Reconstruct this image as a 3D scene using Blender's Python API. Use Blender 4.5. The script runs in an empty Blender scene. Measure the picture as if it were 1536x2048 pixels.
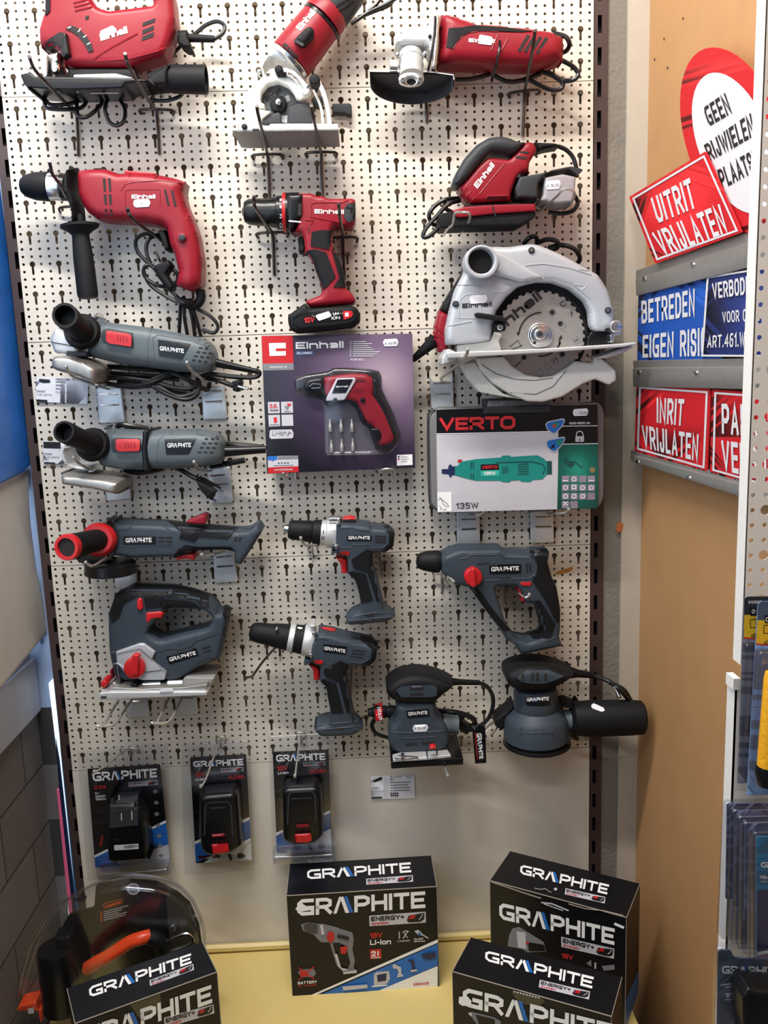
import bpy, bmesh, math, random
import numpy as np
from mathutils import Vector as V, Euler, geometry as GEO
random.seed(4)
SC = bpy.context.scene
COL = SC.collection
# ------------------------------------------------------------------ camera, world, lights, exposure
CAM_LOC = V((0.07979, -1.54341, -0.44783))
CAM_ROT = Euler((1.39752612, 0.03511616, -0.02919588), 'XYZ')
FPX = 1719.8
cd = bpy.data.cameras.new('camera'); cam = bpy.data.objects.new('camera', cd); COL.objects.link(cam)
cam.location = CAM_LOC; cam.rotation_euler = CAM_ROT
cd.sensor_fit = 'VERTICAL'; cd.sensor_height = 24.0; cd.lens = 24.0*FPX/2048; cd.clip_start = .02
SC.camera = cam
SC.view_settings.view_transform = 'Standard'; SC.view_settings.look = 'None'
SC.view_settings.exposure = 0.0; SC.view_settings.gamma = 1.0; SC.view_settings.use_curve_mapping = False
w = bpy.data.worlds.new('world'); SC.world = w; w.use_nodes = True
w.node_tree.nodes['Background'].inputs[0].default_value = (.62, .76, 1.0, 1)
w.node_tree.nodes['Background'].inputs[1].default_value = 0.16
def area(name, loc, aim, sx, sy, power, col):
    l = bpy.data.lights.new(name, 'AREA'); l.shape = 'RECTANGLE'; l.size = sx; l.size_y = sy; l.energy = power; l.color = col
    o = bpy.data.objects.new(name, l); COL.objects.link(o); o.location = loc
    o.rotation_euler = (V(aim)-V(loc)).to_track_quat('-Z', 'Y').to_euler(); return o
area('ceiling_tube_light', (-.2, -.85, .92), (-.05, 0, -.5), 1.05, .05, 44, (1.0, .96, .90))
area('aisle_tube_light', (-.35, -2.3, .95), (0, 0, -.6), 1.2, .10, 15, (1.0, .95, .87))
area('window_daylight', (-.54, -.95, -.25), (.1, 0, -.55), .7, .8, 4.0, (.60, .80, 1.0))

# ------------------------------------------------------------------ pixel -> point on a plane of the place
CR = CAM_ROT.to_matrix()
def ray(px, py): return CR @ V(((px-768)/FPX, (1024-py)/FPX, -1.0))
def proj(p):
    c = CR.transposed() @ (p-CAM_LOC); return 768+FPX*c.x/-c.z, 1024-FPX*c.y/-c.z
class Pl:
    def __init__(s, p, n): s.p = V(p); s.n = V(n).normalized()
    def at(s, px, py, h=0.0):
        d = ray(px, py); return CAM_LOC + d*((s.p+s.n*h-CAM_LOC).dot(s.n)/d.dot(s.n))
    def sc(s, px, py, h=0.0): return (s.at(px+.5, py, h)-s.at(px-.5, py, h)).length
WALL = Pl((0, 0, 0), (0, -1, 0))
def flat(d, P=WALL): return lambda px, py, l=0.0: P.at(px, py, d+l)
class Zm:
    def __init__(s, ox, oy, k): s.o = (ox, oy); s.k = k
    def __call__(s, *pts):
        r = [(s.o[0]+p[0]/s.k, s.o[1]+p[1]/s.k)+tuple(p[2:]) for p in pts]
        return r if len(r) != 1 else r[0]
    def L(s, pts): return [(s.o[0]+p[0]/s.k, s.o[1]+p[1]/s.k)+tuple(p[2:]) for p in pts]
# ------------------------------------------------------------------ materials
def lin(c): return tuple(((x/255)/12.92 if x/255 <= .04045 else ((x/255+.055)/1.055)**2.4) for x in c)
MATS = {}
def mat(name, rgb, rough=.5, metal=0., bump=0., bscale=300., var=.06, vscale=40., spec=.5, coat=0.):
    m = bpy.data.materials.new(name); m.use_nodes = True; nt = m.node_tree; b = nt.nodes['Principled BSDF']
    tc = nt.nodes.new('ShaderNodeTexCoord'); n = nt.nodes.new('ShaderNodeTexNoise'); n.inputs['Scale'].default_value = vscale; n.inputs['Detail'].default_value = 4
    nt.links.new(tc.outputs['Object'], n.inputs['Vector'])
    mx = nt.nodes.new('ShaderNodeMix'); mx.data_type = 'RGBA'
    c = lin(rgb); mx.inputs[6].default_value = tuple(max(0, x*(1-var)) for x in c)+(1,); mx.inputs[7].default_value = tuple(min(1, x*(1+var)) for x in c)+(1,)
    nt.links.new(n.outputs['Fac'], mx.inputs[0]); nt.links.new(mx.outputs[2], b.inputs['Base Color'])
    b.inputs['Roughness'].default_value = rough; b.inputs['Metallic'].default_value = metal; b.inputs['Specular IOR Level'].default_value = spec
    b.inputs['Coat Weight'].default_value = coat
    if bump:
        n2 = nt.nodes.new('ShaderNodeTexNoise'); n2.inputs['Scale'].default_value = bscale; nt.links.new(tc.outputs['Object'], n2.inputs['Vector'])
        bp = nt.nodes.new('ShaderNodeBump'); bp.inputs['Strength'].default_value = bump; bp.inputs['Distance'].default_value = .002
        nt.links.new(n2.outputs['Fac'], bp.inputs['Height']); nt.links.new(bp.outputs[0], b.inputs['Normal'])
    MATS[name] = m; return m
def clear_mat(name, tint, gloss=.04, rough=.16):
    m = bpy.data.materials.new(name); m.use_nodes = True; nt = m.node_tree; nt.nodes.clear()
    o = nt.nodes.new('ShaderNodeOutputMaterial'); mx = nt.nodes.new('ShaderNodeMixShader'); t = nt.nodes.new('ShaderNodeBsdfTransparent'); g = nt.nodes.new('ShaderNodeBsdfGlossy')
    t.inputs[0].default_value = tint+(1,); g.inputs['Roughness'].default_value = rough; g.inputs[0].default_value = (.9, .92, 1, 1)
    lw = nt.nodes.new('ShaderNodeLayerWeight'); lw.inputs[0].default_value = .25
    ma = nt.nodes.new('ShaderNodeMath'); ma.operation = 'MULTIPLY_ADD'; ma.inputs[1].default_value = .3; ma.inputs[2].default_value = gloss
    nt.links.new(lw.outputs['Facing'], ma.inputs[0]); nt.links.new(ma.outputs[0], mx.inputs[0])
    nt.links.new(t.outputs[0], mx.inputs[1]); nt.links.new(g.outputs[0], mx.inputs[2]); nt.links.new(mx.outputs[0], o.inputs[0]); MATS[name] = m; return m
CREAM = mat('cream_painted_steel', (214, 206, 193), .42, bump=.02)
DECKM = mat('yellowish_painted_shelf', (214, 190, 120), .4, vscale=8)
BROWN = mat('dark_brown_steel', (64, 48, 46), .5)
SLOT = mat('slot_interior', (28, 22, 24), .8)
BACKW = mat('brown_wall_behind_panels', (176, 156, 132), .9)
STUCCO = mat('rough_grey_plaster', (122, 117, 108), .95, bump=.9, bscale=130)
BEIGE = mat('beige_painted_trim', (176, 166, 152), .6)
MDF = mat('tan_hardboard', (178, 134, 88), .6, var=.10, vscale=14)
BRICKM = None
RED = mat('dark_red_plastic', (132, 17, 33), .42, bump=.05, bscale=900, spec=.35)
RED2 = mat('signal_red_plastic', (186, 26, 32), .38)
BLK = mat('black_rubber', (17, 17, 20), .6, bump=.08, bscale=700, spec=.22)
BLKG = mat('glossy_black_plastic', (13, 13, 16), .3, spec=.35)
DGR = mat('dark_grey_plastic', (48, 50, 54), .55, spec=.3)
GRA = mat('slate_grey_plastic', (52, 61, 71), .52, bump=.05, bscale=900, spec=.35)
GRL = mat('mid_grey_plastic', (84, 93, 98), .45, bump=.05, bscale=900, spec=.35)
SIL = mat('light_grey_painted_metal', (176, 180, 186), .36, metal=.25, bump=.15, bscale=900)
CHR = mat('bright_steel', (205, 205, 205), .22, metal=1., var=.1)
STL = mat('brushed_steel', (170, 167, 162), .42, metal=.75, var=.14, vscale=90)
ALU = mat('cast_aluminium', (200, 201, 202), .42, metal=.45, var=.05)
ZINC = mat('galvanised_plate', (212, 216, 218), .30, metal=.35, var=.16, vscale=30)
WIRE = mat('blackened_hook_wire', (70, 64, 62), .35, metal=.8)
WIREZ = mat('zinc_hook_wire', (178, 175, 170), .28, metal=.6)
CORD = mat('black_cable', (12, 12, 14), .35)
WHT = mat('white_print', (238, 238, 238), .5)
WHT2 = mat('off_white_painted_metal', (236, 237, 230), .35)
STK = mat('white_sticker_paper', (222, 222, 228), .6)
INK = mat('black_print', (18, 18, 22), .5)
GINK = mat('grey_print', (120, 120, 126), .6)
RINK = mat('red_print', (205, 38, 42), .5)
BLUE = mat('blue_print', (30, 104, 186), .45)
CARD = mat('black_coated_card', (15, 15, 19), .36, spec=.35)
CARDE = mat('worn_card_edge', (150, 140, 128), .8)
NAVY = mat('navy_print', (28, 36, 78), .4)
SRED = mat('sign_red', (188, 24, 32), .62, spec=.3)
SBLU = mat('sign_blue', (20, 74, 160), .62, spec=.3)
SWHT = mat('sign_white', (206, 204, 206), .62, spec=.3)
TEAL = mat('teal_print', (18, 128, 118), .45)
DTEAL = mat('dark_teal_print', (14, 70, 66), .45)
SLV = mat('silver_print', (192, 190, 196), .4)
ORG = mat('orange_rubber', (222, 72, 34), .28)
YEL = mat('yellow_print', (236, 190, 40), .4)
CLR = clear_mat('clear_plastic', (.96, .965, .98))
CLR2 = clear_mat('hazy_clear_plastic', (.86, .87, .90), .08, .2)
SMOKE = clear_mat('smoked_translucent_plastic', (.55, .54, .58), .2, .25)
# ------------------------------------------------------------------ shapes
class Sh:
    def __init__(s, v, f, m=None, S=None, sm=True): s.v = v; s.f = f; s.m = m; s.S = S; s.sm = sm
    def mt(s, m): s.m = m; return s
def fillet(poly, rad, n=4):
    out = []; N = len(poly)
    for i in range(N):
        a = V(poly[i-1][:2]); b = V(poly[i][:2]); c = V(poly[(i+1) % N][:2])
        r = poly[i][2] if len(poly[i]) > 2 else rad
        d1 = (a-b); d2 = (c-b); l1 = d1.length; l2 = d2.length
        if r <= 0 or l1 < 1e-6 or l2 < 1e-6: out.append(b); continue
        p = b+d1*(min(r, l1*.45)/l1); q = b+d2*(min(r, l2*.45)/l2)
        for k in range(n+1):
            t = k/n; out.append(p*(1-t)**2+b*2*t*(1-t)+q*t*t)
    return out
def resample(lp, step):
    out = []
    for i in range(len(lp)):
        a = lp[i]; b = lp[(i+1) % len(lp)]; L = (b-a).length
        if L < 1e-4: continue
        k = max(1, int(round(L/step)))
        for j in range(k): out.append(a.lerp(b, j/k))
    return out
SEG = {}
def segs(loops):
    k = id(loops); r = SEG.get(k)
    if r is None or r[0] is not loops:
        A_ = np.array([tuple(q) for lp in loops for q in lp]); B_ = np.array([tuple(q) for lp in loops for q in (lp[1:]+lp[:1])]); D_ = B_-A_
        r = SEG[k] = (loops, A_, B_, D_, np.maximum((D_*D_).sum(1), 1e-12))
    return r
def segdist(p, loops):
    _, A_, B_, D_, L2 = segs(loops); x = p[0]-A_[:, 0]; y = p[1]-A_[:, 1]
    t = np.clip((x*D_[:, 0]+y*D_[:, 1])/L2, 0, 1); x = x-t*D_[:, 0]; y = y-t*D_[:, 1]
    return math.sqrt((x*x+y*y).min())
def inside(p, loops):
    _, A_, B_, D_, L2 = segs(loops); y = p[1]; c = (A_[:, 1] > y) != (B_[:, 1] > y)
    if not c.any(): return False
    A_ = A_[c]; D_ = D_[c]
    return bool((p[0] < D_[:, 0]*(y-A_[:, 1])/D_[:, 1]+A_[:, 0]).sum() % 2)
def area2(lp): return sum(lp[i-1].x*lp[i].y-lp[i].x*lp[i-1].y for i in range(len(lp)))
def cdt(loops, extra):
    vs = []; ed = []
    for lp in loops:
        b = len(vs); n = len(lp); vs += [V((p.x, p.y)) for p in lp]; ed += [(b+i, b+(i+1) % n) for i in range(n)]
    vs += extra
    r = GEO.delaunay_2d_cdt(vs, ed, [], 0, 1e-5)
    ov = r[0]; tr = []
    for f in r[2]:
        c = sum((ov[i] for i in f), V((0, 0)))/len(f)
        if inside(c, loops): tr.append(tuple(f))
    return ov, tr
VPX = V((717.05, 724.81))
def puff(poly, d0, d1, r=5, e=None, P=WALL, holes=(), lv=4, fr=None, step=None, raw=False, comp=None):
    """solid of the outline `poly` (photo pixels on the plane d1) from distance d0 to d1 off plane P, front edge rounded by r px / e m"""
    if fr is None: fr = max(3, min(6, r*.5))
    loops = [[V(p[:2]) for p in poly] if raw else fillet(poly, fr, 5 if fr > 5 else 4)]
    for h in holes: loops.append(fillet(h, fr))
    st = step or max(3.0, min(14, r*.6))
    loops = [resample(l, st) for l in loops]
    cx = sum(p.x for p in loops[0])/len(loops[0]); cy = sum(p.y for p in loops[0])/len(loops[0])
    sc = P.sc(cx, cy, d1)
    if e is None: e = min(r*sc, (d1-d0)*.6)
    rim = d1-e; n = P.n; back = d0
    eb = min(e, (d1-d0)*.35) if r >= 8 else 0     # the rear edge of a housing is rounded too
    if comp is None: comp = (.9 if d1-d0 > .045 else .35) if (r >= 4 and n.y < -.9) else 0
    if comp:      # the outline that shows is the rear edge on the sides seen obliquely
        adj = []
        for li, lp in enumerate(loops):
            s = 1 if (area2(lp) > 0) == (li == 0) else -1; q_ = []
            for i in range(len(lp)):
                t = lp[(i+1) % len(lp)]-lp[i-1]; dv = VPX-lp[i]
                if t.length < 1e-6 or dv.length < 1: q_.append(lp[i]); continue
                t.normalize(); no = V((t.y, -t.x))*s; x = (no.dot(dv.normalized())+.15)/.5; x = max(0, min(1, x)); x = x*x*(3-2*x)
                he = rim+(d0+eb-rim)*x*comp; q_.append(V(proj(P.at(lp[i].x, lp[i].y, he)+n*(rim-he))))
            dl = [a-b for a, b in zip(q_, lp)]
            for _ in range(5): dl = [(dl[i-1]+dl[i]*2+dl[(i+1) % len(dl)])/4 for i in range(len(dl))]
            adj.append([a+b for a, b in zip(lp, dl)])
        loops = adj
    pts = []
    if r > 0 and e > 0:
        for li, lp in enumerate(loops):
            s = 1 if (area2(lp) > 0) == (li == 0) else -1
            for k in range(1, lv+1):
                l = r*(1-math.cos(k/lv*math.pi/2)); last = None
                for i in range(len(lp)):
                    t = (lp[(i+1) % len(lp)]-lp[i-1])
                    if t.length < 1e-6: continue
                    t.normalize(); c = lp[i]+V((-t.y, t.x))*(s*l)
                    if last is not None and (c-last).length < st*.45: continue
                    if not inside(c, loops): continue
                    if segdist(c, loops) < l*.92: continue
                    pts.append(c); last = c
    ov, tr = cdt(loops, pts)
    def H(d): 
        q = min(d/r, 1.0) if r > 0 else 1.0
        return e*math.sqrt(max(0, 1-(1-q)**2))
    v = []
    for p in ov: 
        d = segdist(p, loops); v.append(P.at(p.x, p.y, rim)+n*(H(d) if d > 1e-3 else (0 if r > 0 else 0)))
    f = [t for t in tr]
    for lp in loops:
        b = len(v); N = len(lp)
        for p in lp: v.append(P.at(p.x, p.y, rim))
        for p in lp: v.append(P.at(p.x, p.y, rim)+n*(d0+eb-rim))
        for i in range(N): j = (i+1) % N; f.append((b+i, b+j, b+N+j, b+N+i))
    b = len(v)
    if eb > 0:
        for p in ov: d = segdist(p, loops); v.append(P.at(p.x, p.y, rim)+n*(d0+eb-rim-(H(d)*eb/e if d > 1e-3 else 0)))
        f += [tuple(b+i for i in t) for t in tr]
    else:
        bo, bt = cdt(loops, []); v += [P.at(p.x, p.y, rim)+n*(d0-rim) for p in bo]; f += [tuple(b+i for i in t) for t in bt]
    def back_to(px, py, h): return V(proj(P.at(px, py, h)+n*(rim-h)))
    def S(px, py, l=0.0):
        h = d1
        for _ in range(3):
            qq = back_to(px, py, h); h = rim+(H(segdist(qq, loops)) if inside(qq, loops) else 0)
        if h == rim and comp and not inside(back_to(px, py, rim), loops):
            lo, hi = d0, rim
            if inside(back_to(px, py, lo), loops):
                for _ in range(8):
                    m_ = (lo+hi)/2
                    if inside(back_to(px, py, m_), loops): lo = m_
                    else: hi = m_
                h = lo
        return P.at(px, py, h+l)
    return Sh(v, f, S=S)
def circ(cx, cy, rx, ry=None, n=28, a0=0): 
    ry = rx if ry is None else ry
    return [(cx+rx*math.cos(a0+2*math.pi*i/n), cy+ry*math.sin(a0+2*math.pi*i/n), 0) for i in range(n)]
def cyl(px, py, r, d0, d1, b=2, P=WALL, hole=0, ry=None):
    hs = [circ(px, py, hole, None if ry is None else hole*ry/r)] if hole else []
    return puff(circ(px, py, r, ry), d0, d1, b, P=P, holes=hs, lv=3, fr=0, step=3)
def halfcup(c, R, h, tilt, roll):
    """half of a flat cup: plate towards the wall and a hanging rim; c = (px, py, d), R and h in px"""
    C = WALL.at(*c); s = WALL.sc(*c); t = math.radians(tilt); q = math.radians(roll); X = V((math.cos(q), 0, -math.sin(q))); B = V((0, math.cos(t), -math.sin(t))); A = V((0, -math.sin(t), -math.cos(t)))
    ring_ = [C+(X*math.cos(math.pi*i/24)+B*math.sin(math.pi*i/24))*(R*s) for i in range(25)]; v = []; f = []
    for k, (r, dz) in enumerate(((.0, 0), (1., 0), (1., h*s), (.975, h*s), (.975, .0025), (.0, .0025))): v += [C+(p-C)*r+A*dz for p in ring_]
    for k in range(5): f += [(k*25+i, k*25+i+1, k*25+26+i, k*25+25+i) for i in range(24)]
    return Sh(v, f)
def lathe(a, b, prof, n=26, k=None, mats=None, squash=1.0):
    """solid of revolution; a, b = (px, py, distance off wall); prof = [(t, radius px)]"""
    A = WALL.at(*a); B = WALL.at(*b); ax = (B-A); L = ax.length; ax.normalize()
    u = ax.cross(V((0, -1, 0)));
    if u.length < .05: u = ax.cross(V((1, 0, 0)))
    u.normalize(); w_ = u.cross(ax).normalized(); s = k or WALL.sc((a[0]+b[0])/2, (a[1]+b[1])/2, (a[2]+b[2])/2)
    v = []; f = []
    for t, r, *_ in prof:
        c = A+ax*(L*t)
        for i in range(n):
            q = 2*math.pi*i/n; v.append(c+u*(math.cos(q)*r*s)+w_*(math.sin(q)*r*s*squash))
    for j in range(len(prof)-1):
        for i in range(n):
            i2 = (i+1) % n; f.append((j*n+i, j*n+i2, (j+1)*n+i2, (j+1)*n+i))
    if prof[0][1] > 0: f.append(tuple(range(n-1, -1, -1)))
    if prof[-1][1] > 0: f.append(tuple((len(prof)-1)*n+i for i in range(n)))
    pr = [(p[0]*L, p[1]*s) for p in prof]
    def rad(x):
        for (x0, r0), (x1, r1) in zip(pr, pr[1:]):
            if min(x0, x1) <= x <= max(x0, x1): return r0 if x1 == x0 else r0+(r1-r0)*(x-x0)/(x1-x0)
        return pr[0][1] if x < pr[0][0] else pr[-1][1]
    def S(px, py, l=0.0):
        d = ray(px, py).normalized(); t = (A-CAM_LOC).length-.15
        for _ in range(60):
            p = CAM_LOC+d*t; x = (p-A).dot(ax); q = (p-A-ax*x).length-rad(x)-l
            if q < 1e-5: break
            t += q*.8
            if t > 2.5: return WALL.at(px, py, a[2])
        return CAM_LOC+d*t
    return Sh(v, f, S=S)
def catmull(p, sub, closed=False):
    out = []; N = len(p)
    rng = range(N if closed else N-1)
    for i in rng:
        g = (lambda k: p[k % N]) if closed else (lambda k: p[min(max(k, 0), N-1)])
        a, b, c, d = g(i-1), g(i), g(i+1), g(i+2)
        for k in range(sub):
            t = k/sub; out.append((b*2+(c-a)*t+(a*2-b*5+c*4-d)*t*t+(b*3-a-c*3+d)*t**3)*.5)
    if not closed: out.append(p[-1])
    return out
def wtube(pts, r, n=7, sub=1, closed=False, flatk=1.0):
    p = catmull([V(q) for q in pts], sub, closed) if sub > 1 else [V(q) for q in pts]
    v = []; f = []; N = len(p); up = None
    for i in range(N):
        t = (p[(i+1) % N]-p[i-1]) if closed else (p[min(i+1, N-1)]-p[max(i-1, 0)])
        t.normalize()
        if up is None: up = t.orthogonal().normalized()
        up = (up-t*up.dot(t)).normalized(); s = t.cross(up)
        for k in range(n):
            q = 2*math.pi*k/n; v.append(p[i]+up*(math.cos(q)*r)+s*(math.sin(q)*r*flatk))
    for i in range(N if closed else N-1):
        j = (i+1) % N
        for k in range(n): k2 = (k+1) % n; f.append((i*n+k, i*n+k2, j*n+k2, j*n+k))
    if not closed: f += [tuple(range(n-1, -1, -1)), tuple((N-1)*n+k for k in range(n))]
    return Sh(v, f)
def tube(pts, r, n=7, sub=6, closed=False, P=WALL): return wtube([P.at(*q) for q in pts], r, n, sub, closed)
def decal(poly, on, lift=.0006, fr=0, holes=(), grid=0, m=None):
    loops = [fillet(poly, fr)]+[fillet(h, fr) for h in holes]; ex = []
    if grid:
        loops = [resample(l, grid) for l in loops]; xs = [p.x for p in loops[0]]; ys = [p.y for p in loops[0]]
        x = min(xs)+grid/2
        while x < max(xs):
            y = min(ys)+grid/2
            while y < max(ys):
                q = V((x, y))
                if inside(q, loops) and segdist(q, loops) > grid*.4: ex.append(q)
                y += grid
            x += grid
    ov, tr = cdt(loops, ex)
    return Sh([on(p.x, p.y, lift) for p in ov], tr, m)
def plate(poly, on, th, fr=0, m=None):
    """thin raised pad that follows the surface `on`"""
    lp = resample(fillet(poly, fr), 6); ls = [lp]; xs = [p.x for p in lp]; ys = [p.y for p in lp]; ex = []; g = max(4.0, min(7.0, (max(xs)-min(xs)+max(ys)-min(ys))/24))
    x = min(xs)+g/2
    while x < max(xs):
        y = min(ys)+g/2
        while y < max(ys):
            q = V((x, y))
            if inside(q, ls) and segdist(q, ls) > g*.45: ex.append(q)
            y += g
        x += g
    ov, tr = cdt(ls, ex); v = [on(p.x, p.y, th) for p in ov]; f = list(tr); b = len(v); N = len(lp)
    v += [on(p.x, p.y, th) for p in lp]+[on(p.x, p.y, -.001) for p in lp]
    f += [(b+i, b+(i+1) % N, b+N+(i+1) % N, b+N+i) for i in range(N)]
    return Sh(v, f, m)
def ribbon(pts, w_, on, lift=.0007, m=None):
    v = []; f = []; N = len(pts)
    for i in range(N):
        a = V(pts[max(i-1, 0)][:2]); c = V(pts[min(i+1, N-1)][:2]); t = (c-a).normalized(); q = V(pts[i][:2]); nn = V((-t.y, t.x))*(w_/2)
        v += [on(q.x+nn.x, q.y+nn.y, lift), on(q.x-nn.x, q.y-nn.y, lift)]
    for i in range(N-1): f.append((2*i, 2*i+1, 2*i+3, 2*i+2))
    return Sh(v, f, m)
def ridge(pts, w_, on, lift=0, m=None):
    """raised moulded rib that follows a housing"""
    p = []
    for a, b in zip(pts, pts[1:]):
        n = max(1, int(math.hypot(b[0]-a[0], b[1]-a[1])/5))
        p += [(a[0]+(b[0]-a[0])*i/n, a[1]+(b[1]-a[1])*i/n) for i in range(n)]
    p.append(pts[-1][:2])
    return wtube([on(x, y, -.0002) for x, y in p], w_*.00055, 6, 1).mt(m)
def hexa(fr, bk):
    v = [V(p) for p in fr]+[V(p) for p in bk]
    return Sh(v, [(0, 1, 2, 3), (7, 6, 5, 4), (0, 4, 5, 1), (1, 5, 6, 2), (2, 6, 7, 3), (3, 7, 4, 0)], sm=False)
def wbox(x0, x1, y0, y1, z0, z1): return hexa([(x0, y0, z0), (x1, y0, z0), (x1, y0, z1), (x0, y0, z1)], [(x0, y1, z0), (x1, y1, z0), (x1, y1, z1), (x0, y1, z1)])
# ------------------------------------------------------------------ stroke lettering
AR = [(0, .5), (.0, .22), (.22, 0), (.5, 0)]
GL = {'A': (.8, '0,0 .5,1 1,0|.2,.28 .8,.28'), 'B': (.75, '0,0 0,1 .7,1 .95,.9 .95,.64 .7,.53 0,.53|.7,.53 1,.42 1,.12 .72,0 0,0'),
 'C': (.75, '1,.72 1,.85 .8,1 .2,1 0,.82 0,.18 .2,0 .8,0 1,.15 1,.28'), 'D': (.78, '0,0 0,1 .65,1 1,.78 1,.22 .65,0 0,0'),
 'E': (.68, '1,1 0,1 0,0 1,0|0,.5 .88,.5'), 'F': (.65, '1,1 0,1 0,0|0,.5 .88,.5'), 'G': (.84, '.97,1 .25,1 0,.78 0,.22 .25,0 1,0 1,.44 .6,.44'),
 'H': (.78, '0,0 0,1|1,0 1,1|0,.5 1,.5'), 'I': (0, '0,0 0,1'), 'J': (.55, '1,1 1,.2 .8,0 .2,0 0,.18 0,.3'), 'K': (.75, '0,0 0,1|1,1 .05,.48|.3,.6 1,0'),
 'L': (.62, '0,1 0,0 1,0'), 'M': (1., '0,0 0,1 .5,.25 1,1 1,0'), 'N': (.8, '0,0 0,1 1,0 1,1'), 'O': (.82, '.25,0 0,.22 0,.78 .25,1 .75,1 1,.78 1,.22 .75,0 .25,0'),
 'P': (.75, '0,0 0,1 .7,1 1,.86 1,.56 .7,.42 0,.42'), 'Q': (.82, '.25,0 0,.22 0,.78 .25,1 .75,1 1,.78 1,.22 .75,0 .25,0|.6,.3 1,-.05'),
 'R': (.78, '0,0 0,1 .7,1 1,.87 1,.58 .7,.44 0,.44|.55,.44 1,0'), 'S': (.72, '1,.75 1,.86 .8,1 .2,1 0,.86 0,.64 .2,.53 .8,.47 1,.36 1,.14 .8,0 .2,0 0,.14 0,.25'),
 'T': (.75, '0,1 1,1|.5,1 .5,0'), 'U': (.78, '0,1 0,.2 .22,0 .78,0 1,.2 1,1'), 'V': (.8, '0,1 .5,0 1,1'), 'W': (1.15, '0,1 .25,0 .5,.9 .75,0 1,1'),
 'X': (.8, '0,0 1,1|0,1 1,0'), 'Y': (.8, '0,1 .5,.45 1,1|.5,.45 .5,0'), 'Z': (.75, '0,1 1,1 0,0 1,0'),
 '0': (.7, '.25,0 0,.22 0,.78 .25,1 .75,1 1,.78 1,.22 .75,0 .25,0'), '1': (.3, '0,.78 1,1 1,0'), '2': (.7, '0,.75 0,.85 .2,1 .8,1 1,.85 1,.62 0,0 1,0'),
 '3': (.7, '0,.85 .2,1 .8,1 1,.85 1,.65 .75,.52 .4,.52|.75,.52 1,.4 1,.15 .8,0 .2,0 0,.15'), '4': (.75, '.8,0 .8,1 0,.28 1,.28'), '5': (.7, '.95,1 0,1 0,.55 .75,.58 1,.42 1,.15 .8,0 0,0'),
 '6': (.7, '.9,1 .3,1 0,.7 0,.2 .2,0 .8,0 1,.18 1,.42 .8,.58 0,.55'), '8': (.7, '.3,.53 .05,.7 .05,.86 .25,1 .75,1 .95,.86 .95,.7 .7,.53 .3,.53 0,.38 0,.14 .25,0 .75,0 1,.14 1,.38 .7,.53'),
 '9': (.7, '.1,0 .7,0 1,.3 1,.8 .8,1 .2,1 0,.82 0,.58 .2,.42 1,.45'), '7': (.7, '0,1 1,1 .35,0'), '.': (0, '0,0 0,.04'), ',': (.05, '1,.08 0,-.12'), '-': (.4, '0,.42 1,.42'), '+': (.6, '0,.5 1,.5|.5,.2 .5,.8'),
 '/': (.5, '0,0 1,1'), ':': (0, '0,.1 0,.14|0,.6 0,.64'), '=': (.5, '0,.3 1,.3|0,.62 1,.62'), ' ': (.35, ''),
 'a': (.6, '.08,.7 .8,.7 1,.55 1,0 .2,0 0,.15 0,.25 .2,.38 1,.38'), 'b': (.6, '0,1 0,0 .75,0 1,.2 1,.5 .75,.7 0,.7'), 'c': (.55, '1,.7 .25,.7 0,.5 0,.2 .25,0 1,0'),
 'd': (.6, '1,1 1,0 .25,0 0,.2 0,.5 .25,.7 1,.7'), 'e': (.62, '0,.34 1,.34 1,.55 .8,.72 .2,.72 0,.55 0,.17 .2,0 .95,0'), 'f': (.4, '1,1 .5,1 .3,.85 .3,0|0,.68 .9,.68'),
 'g': (.6, '1,0 .25,0 0,.2 0,.5 .25,.7 1,.7 1,-.1 .8,-.28 .1,-.28'), 'h': (.62, '0,0 0,1|0,.72 .8,.72 1,.55 1,0'), 'i': (0, '0,0 0,.68|0,.9 0,1'), 'j': (.2, '1,.7 1,-.1 0,-.25|1,.92 1,1'),
 'k': (.6, '0,0 0,1|.9,.7 .1,.35 1,0'), 'l': (0, '0,0 0,1'), 'm': (.95, '0,0 0,.7 .85,.7 1,.55 1,0|.5,.7 .5,0'), 'n': (.62, '0,0 0,.72 .8,.72 1,.55 1,0'), 'o': (.6, '.25,0 0,.2 0,.5 .25,.7 .75,.7 1,.5 1,.2 .75,0 .25,0'),
 'p': (.6, '0,-.3 0,.7 .75,.7 1,.5 1,.2 .75,0 0,0'), 'r': (.4, '0,0 0,.7 1,.7'), 's': (.55, '1,.7 .2,.7 0,.55 .2,.38 .8,.34 1,.17 .8,0 0,0'), 't': (.4, '.4,1 .4,.12 .6,0 1,0|0,.7 .95,.7'),
 'u': (.6, '0,.7 0,.15 .2,0 1,0|1,.7 1,0'), 'v': (.6, '0,.7 .5,0 1,.7'), 'w': (.9, '0,.7 .25,0 .5,.65 .75,0 1,.7'), 'x': (.6, '0,.7 1,0|1,.7 0,0'), 'y': (.6, '0,.7 .5,0|1,.7 .3,-.3'), 'z': (.55, '0,.7 1,.7 0,0 1,0')}
GL['€'] = (.65, '1,.9 .7,1 .4,.9 .2,.65 .2,.35 .4,.1 .7,0 1,.1|0,.58 .8,.58|0,.4 .75,.4')
LOGO = {'^': (1.2, [('W', [(0, 0), (.2, 0), (.55, 1), (.36, 1)]), ('W', [(.40, 1), (.62, 1), (.98, 0), (.74, 0)]), ('B', [(.66, 1), (.86, 1), (1.24, 0), (1.02, 0)])])}
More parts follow.
